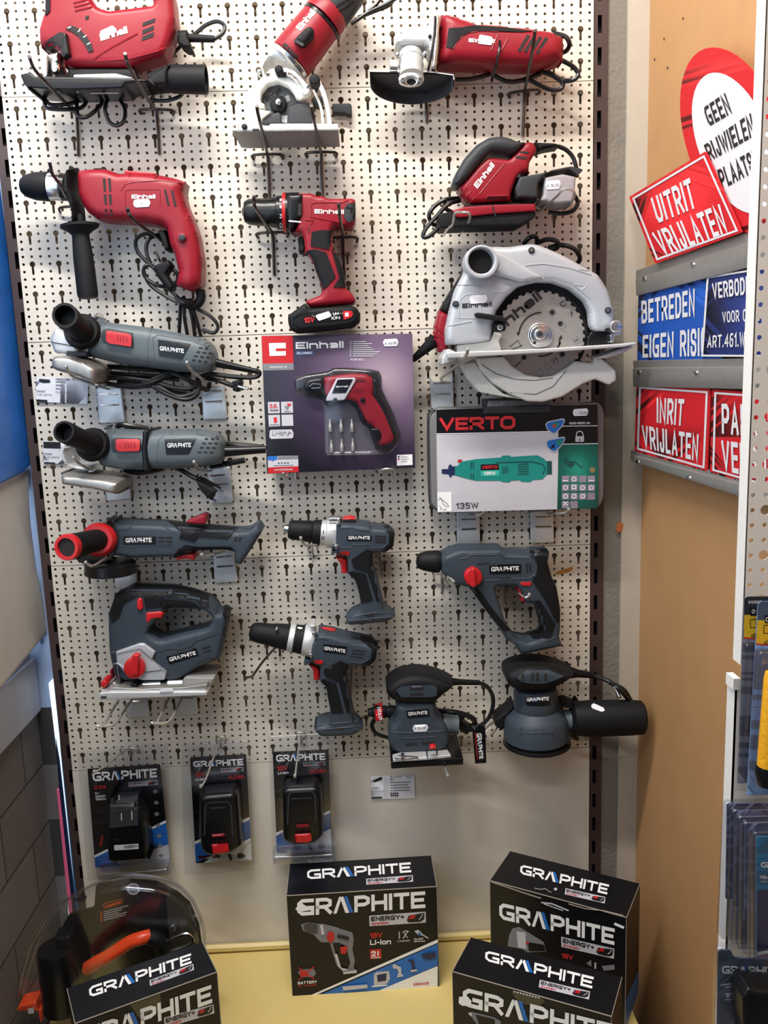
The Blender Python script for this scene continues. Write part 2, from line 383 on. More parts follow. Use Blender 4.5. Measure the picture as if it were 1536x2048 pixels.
def txt(s, bl, br, tl, on, t=.18, gap=.12, lift=.0008, tr=None, m=None, m2=None, wk=1.0):
    """letters of `s` fitted to the quad bl-br-tl(-tr) given in photo pixels, laid on surface `on`"""
    bl = V(bl); br = V(br); tl = V(tl); tr = V(tr) if tr else br+tl-bl
    A = (br-bl).length/(tl-bl).length
    lay = []; x = 0.0
    for ch in s:
        g = LOGO.get(ch) or GL.get(ch) or GL['-']
        lay.append((ch, x)); x += g[0]*wk+(0 if ch in LOGO else t)+gap
    x -= gap; xs = 1.0
    if A < x: xs = A/x; A = x
    # letter boxes stretch with k, strokes keep their thickness
    k2 = (A-sum((0 if c in LOGO else t) for c, _ in lay))/max(1e-6, x-sum((0 if c in LOGO else t) for c, _ in lay))
    out = Sh([], [], m); out2 = Sh([], [], m2); stk = [0]
    def put(o, P4):
        b = len(o.v)
        for q in P4:
            u_ = q[0]/A;  p = (bl*(1-u_)+br*u_)*(1-q[1])+(tl*(1-u_)+tr*u_)*q[1]; o.v.append(on(p.x, p.y, lift+2.5e-5*(stk[0] % 9)))
        o.f.append(tuple(range(b, b+len(P4))))
    cx = 0.0
    for ch, _ in lay:
        if ch in LOGO:
            wd, pl = LOGO[ch]
            for mk, pp in pl: put(out if mk == 'W' else out2, [(cx+a*k2*wk, b_) for a, b_ in pp])
            cx += (wd*wk+gap)*k2; continue
        wd, d = GL.get(ch) or GL['-']; wd = wd*wk*k2
        for st in d.split('|'):
            if not st: continue
            stk[0] += 1
            p = [V(tuple(float(z) for z in q.split(','))) for q in st.split()]
            p = [V((cx+t/2+q.x*wd, t/2+q.y*(1-t))) for q in p]
            cl = (p[0]-p[-1]).length < 1e-4
            if cl: p = p[:-1]
            N = len(p); L_ = []; R_ = []
            for i in range(N):
                d1 = (p[i]-p[i-1]).normalized() if (i or cl) else None; d2 = (p[(i+1) % N]-p[i]).normalized() if (i < N-1 or cl) else None
                q = p[i].copy()
                if d1 is None: dd = d2; q = q-d2*(t/2); nn = V((-d2.y, d2.x))*(t/2)
                elif d2 is None: q = q+d1*(t/2); nn = V((-d1.y, d1.x))*(t/2)
                else:
                    bs = V((-d1.y-d2.y, d1.x+d2.x))
                    if bs.length < .2: bs = V((-d1.y, d1.x))
                    bs.normalize(); c = max(.45, bs.dot(V((-d1.y, d1.x)))); nn = bs*(t/2/c)
                L_.append(q+nn); R_.append(q-nn)
            for i in range(N if cl else N-1):
                j = (i+1) % N; put(out, [tuple(L_[i]), tuple(R_[i]), tuple(R_[j]), tuple(L_[j])])
        cx += wd+t+gap*k2
    return [out]+([out2] if out2.f else [])
def bars(rows, on, lift=.0008, m=None):
    """faint illegible lines of small print: (x0,y0,x1,y1,height)"""
    r = []
    for x0, y0, x1, y1, h in rows: r.append(ribbon([(x0, y0), (x1, y1)], h, on, lift, m))
    return r
# ------------------------------------------------------------------ objects
LOC = {}
def thing(name, label, cat, px, py, d, group=None, loc=None):
    o = bpy.data.objects.new(name, None); COL.objects.link(o); o.empty_display_size = .02
    o.location = V(loc) if loc else WALL.at(px, py, d); o['label'] = label; o['category'] = cat
    if group: o['group'] = group
    LOC[o.name] = o.location.copy(); return o
def mesh(name, m, shapes, off):
    fl = []
    def rec(x):
        for s in x:
            if isinstance(s, (list, tuple)): rec(s)
            else: fl.append(s)
    rec(shapes)
    me = bpy.data.meshes.new(name); mats = [m]; vs = []; fs = []; mi = []
    for s in fl:
        b = len(vs); vs += [tuple(p-off) for p in s.v]; fs += [tuple(b+i for i in f) for f in s.f]
        mm = s.m or m
        if mm not in mats: mats.append(mm)
        mi += [mats.index(mm)]*len(s.f)
    me.from_pydata(vs, [], fs); me.polygons.foreach_set('material_index', mi)
    for x in mats: me.materials.append(x)
    bm = bmesh.new(); bm.from_mesh(me); bmesh.ops.remove_doubles(bm, verts=bm.verts, dist=2e-6); bmesh.ops.recalc_face_normals(bm, faces=bm.faces); bm.to_mesh(me); bm.free()
    me.shade_smooth(); me.set_sharp_from_angle(angle=math.radians(38)); return me
SPLIT = {'cable', 'vent_slot', 'cable_loop', 'spring', 'head_screw', 'frame_arc', 'cable_tie', 'blade_clamp', 'clear_shell', 'guide_wheel', 'case_screw', 'bevel_shaft', 'gear_collar', 'grip', 'tool_body', 'fixed_guard', 'embossed_rib', 'crimped_edge'}
def P(parent, name, m, *shapes, label=None):
    if name in SPLIT or name == 'plug':
        fl = []
        def rec(x):
            for q in x:
                if isinstance(q, (list, tuple)): rec(q)
                else: fl.append(q)
        rec(shapes)
        if name == 'plug':
            o = P_(parent, name, m, fl[0], label=label)
            for q in fl[1:]: P_(o, 'plug_pin', CHR, q)
            return o
        o = None
        for q in fl: mm = q.m; q.m = None; o = P_(parent, name, mm or m, q, label=label)
        return o
    return P_(parent, name, m, *shapes, label=label)
def P_(parent, name, m, *shapes, label=None):
    off = LOC[parent.name]; o = bpy.data.objects.new(name, mesh(name, m, shapes, off)); COL.objects.link(o); o.parent = parent
    LOC[o.name] = off
    if label: o['label'] = label
    return o
def O(name, label, cat, m, *shapes, group=None, kind=None):
    fl = []
    def rec(x):
        for s in x:
            if isinstance(s, (list, tuple)): rec(s)
            else: fl.append(s)
    rec(shapes)
    vs = [p for s in fl for p in s.v]; n = len(vs); off = V((sum(p.x for p in vs)/n, sum(p.y for p in vs)/n, min(p.z for p in vs)))
    o = bpy.data.objects.new(name, mesh(name, m, shapes, off)); COL.objects.link(o); o.location = off; LOC[o.name] = off
    if kind: o['kind'] = kind
    if label: o['label'] = label
    if cat: o['category'] = cat
    if group: o['group'] = group
    return o
def logo(bl, br, tl, on, tr=None, blue=None, t=.22): return txt('GR^PHITE', bl, br, tl, on, t=t, gap=.10, tr=tr, m=WHT, m2=blue or BLUE, wk=1.05)
def einhell(bl, br, tl, on, m=None, tr=None): return txt('Einhell', bl, br, tl, on, t=.24, gap=.09, tr=tr, m=m or WHT)
def sticker(T, poly, on, text=None, q=None):
    sh = [plate(poly, on, .0012, fr=2)]
    if text: sh += txt(text, q[0], q[1], q[2], on, t=.13, lift=.0016, m=GINK)
    return P(T, 'price_sticker', STK, *sh)
# ================================================================== THE SETTING
def brick_mat():
    m = bpy.data.materials.new('dark_block_masonry'); m.use_nodes = True; nt = m.node_tree; b = nt.nodes['Principled BSDF']
    tc = nt.nodes.new('ShaderNodeTexCoord'); sp = nt.nodes.new('ShaderNodeSeparateXYZ'); cb = nt.nodes.new('ShaderNodeCombineXYZ'); br = nt.nodes.new('ShaderNodeTexBrick')
    nt.links.new(tc.outputs['Object'], sp.inputs[0]); nt.links.new(sp.outputs['Y'], cb.inputs['X']); nt.links.new(sp.outputs['Z'], cb.inputs['Y']); nt.links.new(cb.outputs[0], br.inputs['Vector'])
    br.inputs['Color1'].default_value = lin((112, 107, 104))+(1,); br.inputs['Color2'].default_value = lin((98, 94, 92))+(1,); br.inputs['Mortar'].default_value = lin((50, 48, 48))+(1,)
    br.inputs['Scale'].default_value = 1; br.inputs['Mortar Size'].default_value = .0022; br.inputs['Brick Width'].default_value = .24; br.inputs['Row Height'].default_value = .118
    n = nt.nodes.new('ShaderNodeTexNoise'); n.inputs['Scale'].default_value = 220; nt.links.new(tc.outputs['Object'], n.inputs['Vector'])
    bp = nt.nodes.new('ShaderNodeBump'); bp.inputs['Strength'].default_value = .5; bp.inputs['Distance'].default_value = .002; nt.links.new(n.outputs['Fac'], bp.inputs['Height'])
    nt.links.new(br.outputs['Color'], b.inputs['Base Color']); nt.links.new(bp.outputs[0], b.inputs['Normal']); b.inputs['Roughness'].default_value = .8; return m
BRICKM = brick_mat()
def emis(name, rgb, s):
    m = bpy.data.materials.new(name); m.use_nodes = True; nt = m.node_tree; b = nt.nodes['Principled BSDF']; b.inputs['Emission Color'].default_value = lin(rgb)+(1,); b.inputs['Emission Strength'].default_value = s
    n = nt.nodes.new('ShaderNodeTexNoise'); n.inputs['Scale'].default_value = 6; rp = nt.nodes.new('ShaderNodeMath'); rp.operation = 'MULTIPLY_ADD'; rp.inputs[1].default_value = .4*s; rp.inputs[2].default_value = .8*s
    nt.links.new(n.outputs['Fac'], rp.inputs[0]); nt.links.new(rp.outputs[0], b.inputs['Emission Strength']); return m
DAY = emis('daylit_window_glass', (205, 226, 250), 1.1)
def S_(name, m, *sh): return O(name, None, None, m, *sh, kind='structure')
S_('wall_back', BACKW, wbox(-.95, .95, .028, .06, -1.78, .75))
S_('wall_pillar', STUCCO, wbox(.5195, .5515, .004, .03, -1.78, .75))
S_('trim_1', BEIGE, wbox(.5515, .588, -.002, .03, -1.78, .75))
S_('wall_right', MDF, wbox(.588, .61, -1.05, .03, -1.78, .75))
S_('wall_left', BRICKM, wbox(-.60, -.56, -1.1, .027, -1.78, -1.075))
S_('window_1', DAY, wbox(-.62, -.60, -1.1, .2, -1.0, .6))
S_('trim_2', mat('grey_window_rail', (150, 152, 162), .4), wbox(-.60, -.548, -1.1, .016, -1.075, -.972), wbox(-.60, -.556, -1.1, .016, -.972, -.963))
S_('floor', mat('grey_floor', (120, 116, 110), .7), wbox(-1, 1, -2.6, .06, -1.80, -1.78))
S_('wall_left_return', BRICKM, wbox(-.60, -.50, .0275, .0279, -1.78, -1.075))
S_('trim_7', mat('bluish_window_frame', (150, 168, 196), .35), wbox(-.60, -.50, .0272, .0279, -1.075, .7))
# bright slit with window frame between brickwork and slotted upright
SL = Pl((0, .016, 0), (0, -1, 0))
S_('window_2', DAY, puff([(97, 1366), (119, 1345), (127, 1500), (160, 1830), (137, 1830), (120, 1560)], -.004, 0, 0, P=SL))
S_('trim_3', mat('blue_window_frame', (60, 130, 190), .3), puff([(111, 1352), (119, 1345), (127, 1500), (160, 1830), (154, 1830), (121, 1500)], 0, .004, 1, P=SL))
S_('trim_4', mat('dark_blue_gasket', (24, 34, 70), .4), puff([(111, 1475), (119, 1520), (154, 1830), (146, 1830), (118, 1575)], 0, .003, 1, P=SL))
S_('trim_5', mat('pink_window_strip', (240, 110, 150), .5), puff([(113, 1578), (119, 1578), (146, 1830), (138, 1830)], 0, .003, 1, P=SL))
# perforated steel panels -------------------------------------------------
def tess(outer, hole):
    vs = [V((a, b, 0)) for a, b in outer]+[V((a, b, 0)) for a, b in hole]
    return GEO.tessellate_polygon([vs[:len(outer)], vs[len(outer):]]), [(v.x, v.y) for v in vs], len(outer)
def ring(cx, cy, r, n, a0=0): return [(cx+r*math.cos(a0+2*math.pi*i/n), cy+r*math.sin(a0+2*math.pi*i/n)) for i in range(n)]
HA, HB = .015, .0125
T_H = tess([(-HA/2, -HB/2), (HA/2, -HB/2), (HA/2, HB/2), (-HA/2, HB/2)], ring(0, 0, .0024, 10))
kr = .0049; sw = .0021; a_ = math.asin(sw/kr)
key = [(kr*math.cos(q), kr*math.sin(q)) for q in [math.pi/2+a_+(2*math.pi-2*a_)*i/14 for i in range(15)]]
key += [(sw*math.cos(q), .0160+sw*math.sin(q)) for q in [0, math.pi/4, math.pi/2, 3*math.pi/4, math.pi]]
T_K = tess([(-HA/2, -HB/2), (HA/2, -HB/2), (HA/2, HB*1.5), (-HA/2, HB*1.5)], key)
def perf(na, nb, fn, b0=0, keyrow=1):
    v = []; f = []; A1 = na*HA; B1 = (nb)*HB
    def put(t, a, b):
        tr, vs, no = t; o = len(v)
        for x, y in vs: v.append(fn(min(max(a+x, .0006-HA/2), A1-HA/2-.0006), min(max(b+y, .0006-HB/2), B1-HB/2-.0006), 0))
        f.extend(tuple(o+i for i in q) for q in tr)
        h = vs[no:]; o2 = len(v)
        for x, y in h: v.append(fn(a+x, b+y, .0011))
        n = len(h)
        for i in range(n): f.append((o+no+i, o+no+(i+1) % n, o2+(i+1) % n, o2+i))
    for i in range(na):
        for j in range(nb):
            kc = (i % 3 == 1)
            if kc and j % 4 == (keyrow+1) % 4 and j > 0: continue
            put(T_K if (kc and j % 4 == keyrow and j < nb-1) else T_H, i*HA, j*HB)
    e = .0006; c = [(-HA/2+e, -HB/2+e), (A1-HA/2-e, -HB/2+e), (A1-HA/2-e, B1-HB/2-e), (-HA/2+e, B1-HB/2-e)]; o = len(v)
    for a, b in c: v.append(fn(a, b, 0))
    for a, b in c: v.append(fn(a, b, .014))
    for i in range(4): f.append((o+i, o+(i+1) % 4, o+4+(i+1) % 4, o+4+i))
    return Sh(v, f, sm=False)
def panel_fn(k): return lambda a, b, h: V((-.4875+a, h, -.4*k-b))
for k, lab in ((-1, 'cream perforated back panel at the very top, behind the large red jigsaw'), (0, 'cream perforated back panel behind the corded red drill and the cordless red drill'),
               (1, 'cream perforated back panel behind the two grey angle grinders and the purple screwdriver carton'), (2, 'lowest cream perforated back panel, behind the grey jigsaw and the two grey sanders')):
    O('perforated_panel', lab, 'back panel', CREAM, perf(66, 32, panel_fn(k)), group='cream steel back panels')
O('plain_panel', 'plain unperforated cream back panel at the bottom, above the yellowish base shelf', 'back panel', CREAM, wbox(-.495, .495, 0, .014, -1.5848, -1.1944), group='cream steel back panels')
z = Zm(1050, 1030, 7.68)
P(bpy.data.objects['perforated_panel.003'], 'orange_smear', mat('orange_brown_stain', (176, 122, 60), .6, var=.3), decal(z.L([(470, 890), (540, 850), (620, 830), (690, 800), (740, 785), (735, 800), (705, 808), (745, 818), (720, 850), (650, 885), (560, 910), (480, 915)]), flat(0), .0004))
# slotted uprights
T_S = tess([(-.0115, -.025), (.0115, -.025), (.0115, .025), (-.0115, .025)], [(-.006, -.014), (.001, -.014), (.001, .014), (-.006, .014)])
def upright(x, s):
    v = []; f = []
    for k in range(-8, 33):
        tr, vs, no = T_S; o = len(v)
        for a, b in vs: v.append(V((x+s*a, .0005, -.0055-.05*k+b)))
        f += [tuple(o+i for i in q) for q in tr]; h = vs[no:]; o2 = len(v)
        for a, b in h: v.append(V((x+s*a, .003, -.0055-.05*k+b)))
        for i in range(4): f.append((o+no+i, o+no+(i+1) % 4, o2+(i+1) % 4, o2+i))
    return [Sh(v, f), wbox(x-.0115, x-.0095, .0006, .026, -1.63, .418), wbox(x+.0095, x+.0115, .0006, .026, -1.63, .418), wbox(x-.0095, x+.0095, .018, .026, -1.63, .418).mt(SLOT)]
O('slotted_upright', 'dark brown slotted steel upright along the left edge of the perforated panels', 'upright', BROWN, upright(-.5005, -1), group='slotted uprights')
O('slotted_upright', 'dark brown slotted steel upright between the panels and the rough grey pillar', 'upright', BROWN, upright(.5075, 1), group='slotted uprights')
O('base_shelf', 'yellowish cream steel base shelf under the black cartons', 'shelf', DECKM, wbox(-.515, .515, -.62, -.002, -1.62, -1.585), wbox(-.515, .515, -.62, -.60, -1.78, -1.62))
S_('trim_6', DECKM, wtube([(-.495, -.009, -1.577), (.495, -.009, -1.577)], .008))
O('tape_scrap', 'small scrap of orange-brown tape stuck to the beige trim beside the grey pillar', 'tape', mat('orange_tape', (176, 100, 56), .5), decal([(1234, 1046), (1240, 1043), (1247, 1048), (1245, 1060), (1236, 1066), (1232, 1060)], flat(.002), .0005))
# ------------------------------------------------------------------ signs on the right wall
RW = Pl((.563, 0, 0), (-1, 0, 0)); BW = Pl((.588, 0, 0), (-1, 0, 0)); X5 = Zm(1180, 0, 4.096); X6 = Zm(1180, 460, 3.413)
def rail(label, parts, screws):
    T = thing('sign_rail', label, 'sign rail', parts[0][0][0], parts[0][0][1], 0, 'aluminium sign rails', loc=RW.at(*parts[0][3][:2]))
    P(T, 'back_strip', STL, puff(parts[0], -.0235, .004, 1.5, e=.001, P=RW, fr=1)); P(T, 'front_lip', STL, puff(parts[1], .001, .0085, 1.5, P=RW, fr=1))
    for x, y in screws: P(T, 'screw', CHR, cyl(x, y, 4.2, .003, .011, 1.5, P=RW, ry=4.6))
rail('top aluminium sign rail, with the tilted red sign resting on it', ([(1272, 541), (1600, 429), (1600, 455), (1272, 559)], [(1272.5, 558), (1600, 452), (1600, 510), (1274, 592)]), [X6((378, 328)), X6((705, 230))])
rail('middle aluminium sign rail between the blue signs and the lower red signs', ([(1266.5, 721), (1600, 713.5), (1600, 734), (1267, 737)], [(1267, 736), (1600, 732), (1600, 781), (1268, 773.5)]), [X6((343, 968)), X6((728, 970))])
rail('bottom aluminium sign rail under the two lower red signs', ([(1262, 899.5), (1600, 988), (1600, 1004), (1262.5, 911)], [(1262.5, 909), (1600, 1000), (1600, 1032), (1263, 922)]), [X6((333, 1580)), X6((680, 1690))])
def sign(name, label, quad, d, m, border, texts, th=.002):
    T = thing(name, label, 'sign', 0, 0, 0, 'Dutch notice signs', loc=RW.at(quad[3][0], quad[3][1], d))
    P(T, 'plate', m, puff(quad, d, d+th, 0, P=RW, fr=3))
    on = flat(d+th, RW); sh = []
    q = [V(p[:2]) for p in quad]; c = sum(q, V((0, 0)))/4
    def ins(t): return [tuple(q[i]+((q[(i+1) % 4]-q[i]).normalized()+(q[i-1]-q[i]).normalized())*t) for i in range(4)]
    if border: sh.append(decal(ins(border[0]), on, holes=[ins(border[1])], m=SWHT))
    for s, bl, br, tl, tr, t, mm in texts: sh += txt(s, bl, br, tl, on, t=t*.85, tr=tr, m=mm, gap=.13, lift=.001, wk=.55)
    P(T, 'lettering', SWHT, *sh); return T
ELL_OUT = [(941, 398), (890, 423), (845, 463), (807, 517), (777, 584), (755, 662), (741, 751), (737, 847), (741, 950), (755, 1058), (778, 1167), (808, 1276), (847, 1382), (892, 1484), (943, 1579), (999, 1665), (1059, 1742), (1122, 1806), (1185, 1857), (1249, 1893), (1311, 1915), (1371, 1921), (1427, 1911), (1478, 1887), (1523, 1847), (1561, 1793), (1592, 1726), (1614, 1648), (1627, 1559), (1632, 1462), (1627, 1359), (1613, 1252), (1591, 1143), (1560, 1034), (1522, 928), (1477, 826), (1425, 731), (1369, 644), (1309, 568), (1247, 504), (1183, 453), (1119, 416), (1057, 395), (997, 389)]
ELL_IN = [(975, 602), (938, 623), (905, 654), (878, 696), (857, 747), (843, 808), (835, 875), (835, 949), (842, 1027), (855, 1108), (875, 1190), (902, 1272), (934, 1352), (971, 1428), (1013, 1499), (1057, 1564), (1105, 1620), (1154, 1667), (1203, 1704), (1252, 1730), (1300, 1745), (1345, 1748), (1387, 1740), (1424, 1720), (1457, 1688), (1484, 1646), (1505, 1595), (1519, 1535), (1527, 1467), (1527, 1394), (1520, 1315), (1507, 1234), (1487, 1152), (1460, 1070), (1428, 990), (1391, 914), (1349, 843), (1305, 779), (1257, 722), (1208, 675), (1159, 638), (1110, 612), (1062, 597), (1017, 594)]
OUT_E = X5.L(ELL_OUT); IN_E = X5.L(ELL_IN)
T = thing('round_sign', 'round white prohibition sign with red rim leaning on the hardboard behind the tilted red sign', 'sign', 0, 0, 0, 'Dutch notice signs', loc=RW.at(1480, 470, .004))
P(T, 'plate', SRED, puff(OUT_E, .003, .006, 0, P=RW, raw=True)); on = flat(.006, RW)
P(T, 'white_field', SWHT, decal(IN_E, on))
P(T, 'lettering', INK, [txt(s_, X5(a_), X5(b_), X5(c_), on, t=.17, gap=.13, wk=.55, tr=X5(d_), lift=.0012) for s_, a_, b_, c_, d_ in (('GEEN', (975, 1035), (1165, 925), (925, 885), (1105, 760)), ('RIJWIELEN', (985, 1320), (1350, 1110), (930, 1190), (1315, 925)), ('PLAATSEN', (1085, 1550), (1450, 1350), (1040, 1395), (1400, 1190)))])
sign('notice_sign', 'tilted red sign reading UITRIT VRIJLATEN, standing on the top rail', [(1258, 394), (1410.7, 302.7), (1483, 465), (1310.4, 527.4)], .0095, SRED, (5, 9),
     [('UITRIT', X5((555, 1830)), X5((875, 1700)), X5((495, 1625)), X5((815, 1455)), .2, SWHT), ('VRIJLATEN', (1328, 514), (1456, 465), (1303, 466), (1439, 407.7), .2, SWHT)])
sign('notice_sign', 'blue sign reading BETREDEN EIGEN RISICO between the top and middle rails', X6.L([(330, 430), (900, 280), (900, 880), (322, 895)]), .002, SBLU, None,
     [('BETREDEN', X6((352, 640)), X6((715, 585)), X6((350, 485)), X6((715, 400)), .2, SWHT), ('EIGEN RISICO', X6((358, 872)), X6((850, 858)), X6((360, 720)), X6((850, 655)), .2, SWHT)], th=.0015)
sign('notice_sign', 'navy blue sign with white border reading VERBODEN, overlapping the lighter blue sign', X6.L([(797, 318), (1400, 220), (1400, 868), (758, 864)]), .0045, mat('sign_navy', (22, 38, 98), .62, spec=.3), (.1, 4),
     [('VERBODEN', X6((840, 470)), X6((1130, 432)), X6((832, 365)), X6((1130, 305)), .2, SWHT), ('VOOR ONBEVOEGDEN', X6((905, 632)), X6((1360, 610)), X6((902, 560)), X6((1360, 500)), .18, SWHT), ('ART.461.W.S', X6((800, 803)), X6((1105, 795)), X6((803, 724)), X6((1105, 688)), .18, SWHT)], th=.0015)
sign('notice_sign', 'red sign reading INRIT VRIJLATEN between the middle and bottom rails', X6.L([(318, 1050), (822, 1085), (797, 1650), (303, 1510)]), .002, SRED, (5, 9),
     [('INRIT', X6((455, 1315)), X6((632, 1338)), X6((455, 1145)), X6((645, 1155)), .2, SWHT), ('VRIJLATEN', X6((365, 1485)), X6((735, 1580)), X6((352, 1332)), X6((742, 1395)), .2, SWHT)])
sign('notice_sign', 'red sign starting PA VE, half hidden by the white panel at the right', X6.L([(832, 1087), (1400, 1130), (1400, 1820), (818, 1655)]), .002, SRED, (5, 9),
     [('PARKEREN', X6((900, 1390)), X6((1390, 1440)), X6((897, 1185)), X6((1390, 1200)), .2, SWHT), ('VERBODEN', X6((905, 1640)), X6((1390, 1760)), X6((895, 1435)), X6((1390, 1500)), .2, SWHT)])
# nail marks in the hardboard
for x, y in ((1366, 37), (1328, 78), (1309, 119), (1335, 136), (1295, 165)): P(bpy.data.objects['wall_right'], 'nail_mark', SLOT, decal(circ(x, y, 1.2, 3), flat(0, BW), .0004))
# ------------------------------------------------------------------ white perforated panel standing in front, at the right
xr = WALL.at(1503, 753, .73).x; z0 = WALL.at(1511, 707.6, .73).z
def spf(k0): return lambda a, b, h: V((xr+.0062+b, -.73+h, z0+.015*k0-a))
WH = mat('white_painted_steel', (224, 220, 213), .45)
zt = z0+.015*30+.0075; zm = WALL.at(1480, 1345, .73).z
na = int((zt-zm)/.015)
O('white_perforated_panel', 'white perforated steel end panel at the right edge, upper one with edge flange', 'panel', WH, perf(na, 14, spf(30)), wbox(xr, xr+.0016, -.73, -.712, zt-.015*na, zt))
xl = WALL.at(1470, 1420, .735).x
O('white_perforated_panel', 'lower white end panel at the right edge, behind the clear blister packs', 'panel', WH, wbox(xl, xl+.18, -.735, -.733, zm-.75, zm-.006), wbox(xl, xl+.0016, -.735, -.715, zm-.75, zm-.012), wbox(xl-.003, xl+.004, -.736, -.718, zm-.016, zm-.004))
# ------------------------------------------------------------------ left side: sheets hanging in the window
LW = Pl((-.527, .008, 0), (.993, -.119, 0))
O('blue_sheet', 'blue plastic sheet hanging in the window at the left edge', 'plastic sheet', mat('blue_plastic_sheet', (36, 104, 190), .3, bump=.5, bscale=12, var=.5, vscale=14), puff([(-260, 330), (-40, 330), (-2, 372), (4, 420), (16, 510), (32, 640), (44, 760), (52, 860), (60, 930), (45, 944), (0, 967), (-260, 1080)], .002, .010, 6, P=LW))
O('pale_sheet', 'pale grey curled sheet below the blue sheet, above the grey rail', 'sheet', mat('pale_grey_sheet', (196, 190, 184), .5, bump=.4, bscale=9), puff([(-260, 1060), (0, 960), (40, 940), (60, 932), (56, 985), (60, 1050), (70, 1130), (88, 1220), (95, 1262), (-260, 1690)], -.008, .000, 8, P=LW))
O('window_foil', 'bluish clear foil strip between the pale sheet and the dark upright', 'foil', mat('bluish_foil', (150, 172, 206), .3, bump=.3, bscale=20), puff([(50, 930), (66, 905), (76, 1010), (88, 1120), (96, 1235), (97, 1262), (80, 1290), (60, 1100)], -.014, -.010, 2, P=LW))
# ================================================================== RED TOOLS
HG = 'wire hooks plugged into the perforated panels'
def hook(label, arm, rod=None, bar=None, m=None, r=.0026, ball=False):
    m = m or WIRE
    T = thing('wire_hook', label, 'hook', arm[-1][0], arm[-1][1], 0, HG)
    P(T, 'arm', m, tube(arm, r, 8, 5), cyl(arm[0][0], arm[0][1], 3.2, arm[0][2]-.002, arm[0][2]+.002, 1) if ball else [])
    if rod: P(T, 'leg', m, tube([(x, y, .004) for x, y in rod], r*.95, 7, 3))
    if bar: P(T, 'crossbar', m, tube([(bar[0][0], bar[0][1]+9, .001), (bar[0][0], bar[0][1], .012), (bar[1][0], bar[1][1], .012), (bar[1][0]+2, bar[1][1]+9, .001)], r*.9, 7, 3))
    return T
def cable(T, *paths, r=.0032, name='cable', m=None): return [P(T, name, m or CORD, tube(p, r, 8, 6)) for p in paths]
def slots(quads, on, m=None): return [decal(q, on, .0008, m=m or SLOT) for q in quads]
def shift(q, dx, dy): return [(p[0]+dx, p[1]+dy) for p in q]
# ---- 1 large red jigsaw
z = Zm(0, 0, 3.2)
T = thing('jigsaw', 'large red corded jigsaw with black base plate and dust tube, top left of the wall', 'power tool', *z((600, 640)), .05, 'red power tools')
b = puff(z.L([(300, -60), (330, -130), (500, -190), (900, -190), (1080, -120), (1125, 0), (1140, 60), (1152, 190), (1115, 330), (1080, 405), (860, 468), (480, 466), (425, 445), (400, 345), (300, 342), (262, 300), (255, 190), (288, 90)]), .03, .088, 15,
         holes=[z.L([(560, -60), (622, 52), (700, 76), (985, 42), (978, -40), (850, -90), (600, -100)])])
P(T, 'housing', RED, b)
P(T, 'speed_dial', BLKG, plate(z.L([(420, 185), (450, 160), (500, 180), (548, 225), (582, 275), (597, 325), (565, 332), (540, 280), (500, 230), (450, 195)]), b.S, .002),
  *[ribbon(z.L(q), 2.2, b.S, .0028, SLV) for q in ([(432, 180), (455, 170)], [(500, 205), (515, 182)], [(532, 240), (552, 225)], [(557, 285), (578, 272)])])
P(T, 'grip_pad', BLK, plate(z.L([(290, -60), (322, -60), (318, 70), (290, 100)]), b.S, .002))
P(T, 'blade_recess', SLOT, decal(z.L([(285, 300), (310, 250), (380, 205), (420, 212), (432, 345), (400, 350), (300, 336)]), b.S, .0012, grid=8))
P(T, 'pendulum_lever', BLKG, puff(z.L([(402, 212), (432, 218), (456, 360), (412, 384), (393, 342)]), .08, .1, 4))
P(T, 'vent_slot', SLOT, slots([z.L(q) for q in ([(915, 145), (995, 115), (990, 140), (910, 170)], [(912, 193), (985, 163), (982, 190), (910, 220)], [(910, 235), (985, 205), (980, 235), (905, 262)], [(545, 105), (570, 98), (566, 120), (545, 128)])], b.S))
P(T, 'ridge', RED, [ridge(z.L(q), 3, b.S, .0016) for q in ([(605, 372), (720, 300), (880, 215)], [(615, 390), (830, 375), (1000, 330), (1110, 285)], [(470, 20), (560, -2)], [(475, 45), (580, 20)], [(480, 70), (590, 45)])])
P(T, 'brand_lettering', WHT, *einhell(z((645, 262)), z((818, 210)), z((636, 218)), b.S))
sticker(T, z.L([(642, 198), (720, 162), (745, 186), (742, 208), (655, 250), (640, 225)]), b.S)
base = puff(z.L([(130, 478), (200, 462), (220, 490), (850, 500), (950, 515), (1010, 565), (1000, 600), (870, 612), (850, 640), (480, 652), (270, 636), (200, 590), (155, 540)]), .035, .105, 4)
P(T, 'base_plate', BLKG, base, ribbon(z.L([(370, 590), (505, 590)]), 2.5, base.S, m=SLV), ribbon(z.L([(580, 598), (760, 596)]), 2.5, base.S, m=SLV))
P(T, 'foot_mount', BLKG, puff(z.L([(440, 440), (860, 440), (880, 500), (430, 500)]), .045, .075, 2, comp=0))
P(T, 'base_top', STL, puff(z.L([(470, 478), (740, 470), (850, 498), (850, 506), (470, 500)]), .05, .10, 1))
P(T, 'blade_clamp', CHR, puff(z.L([(290, 350), (305, 350), (305, 490), (288, 490)]), .06, .1, 2), puff(z.L([(330, 345), (388, 335), (392, 400), (405, 470), (345, 480), (325, 440)]), .06, .095, 5), cyl(*z((355, 380)), 5, .09, .104), cyl(*z((350, 445)), 6, .09, .104))
P(T, 'dust_tube', BLK, lathe(z((950, 505, .075)), z((1322, 510, .075)), [(0, 10), (.08, 14), (.42, 26.5), (1, 27.5), (1, 24), (.75, 23), (.75, 0)]), puff(z.L([(930, 520), (1000, 470), (1090, 415), (1110, 470), (1100, 590), (960, 600)]), .05, .1, 5))
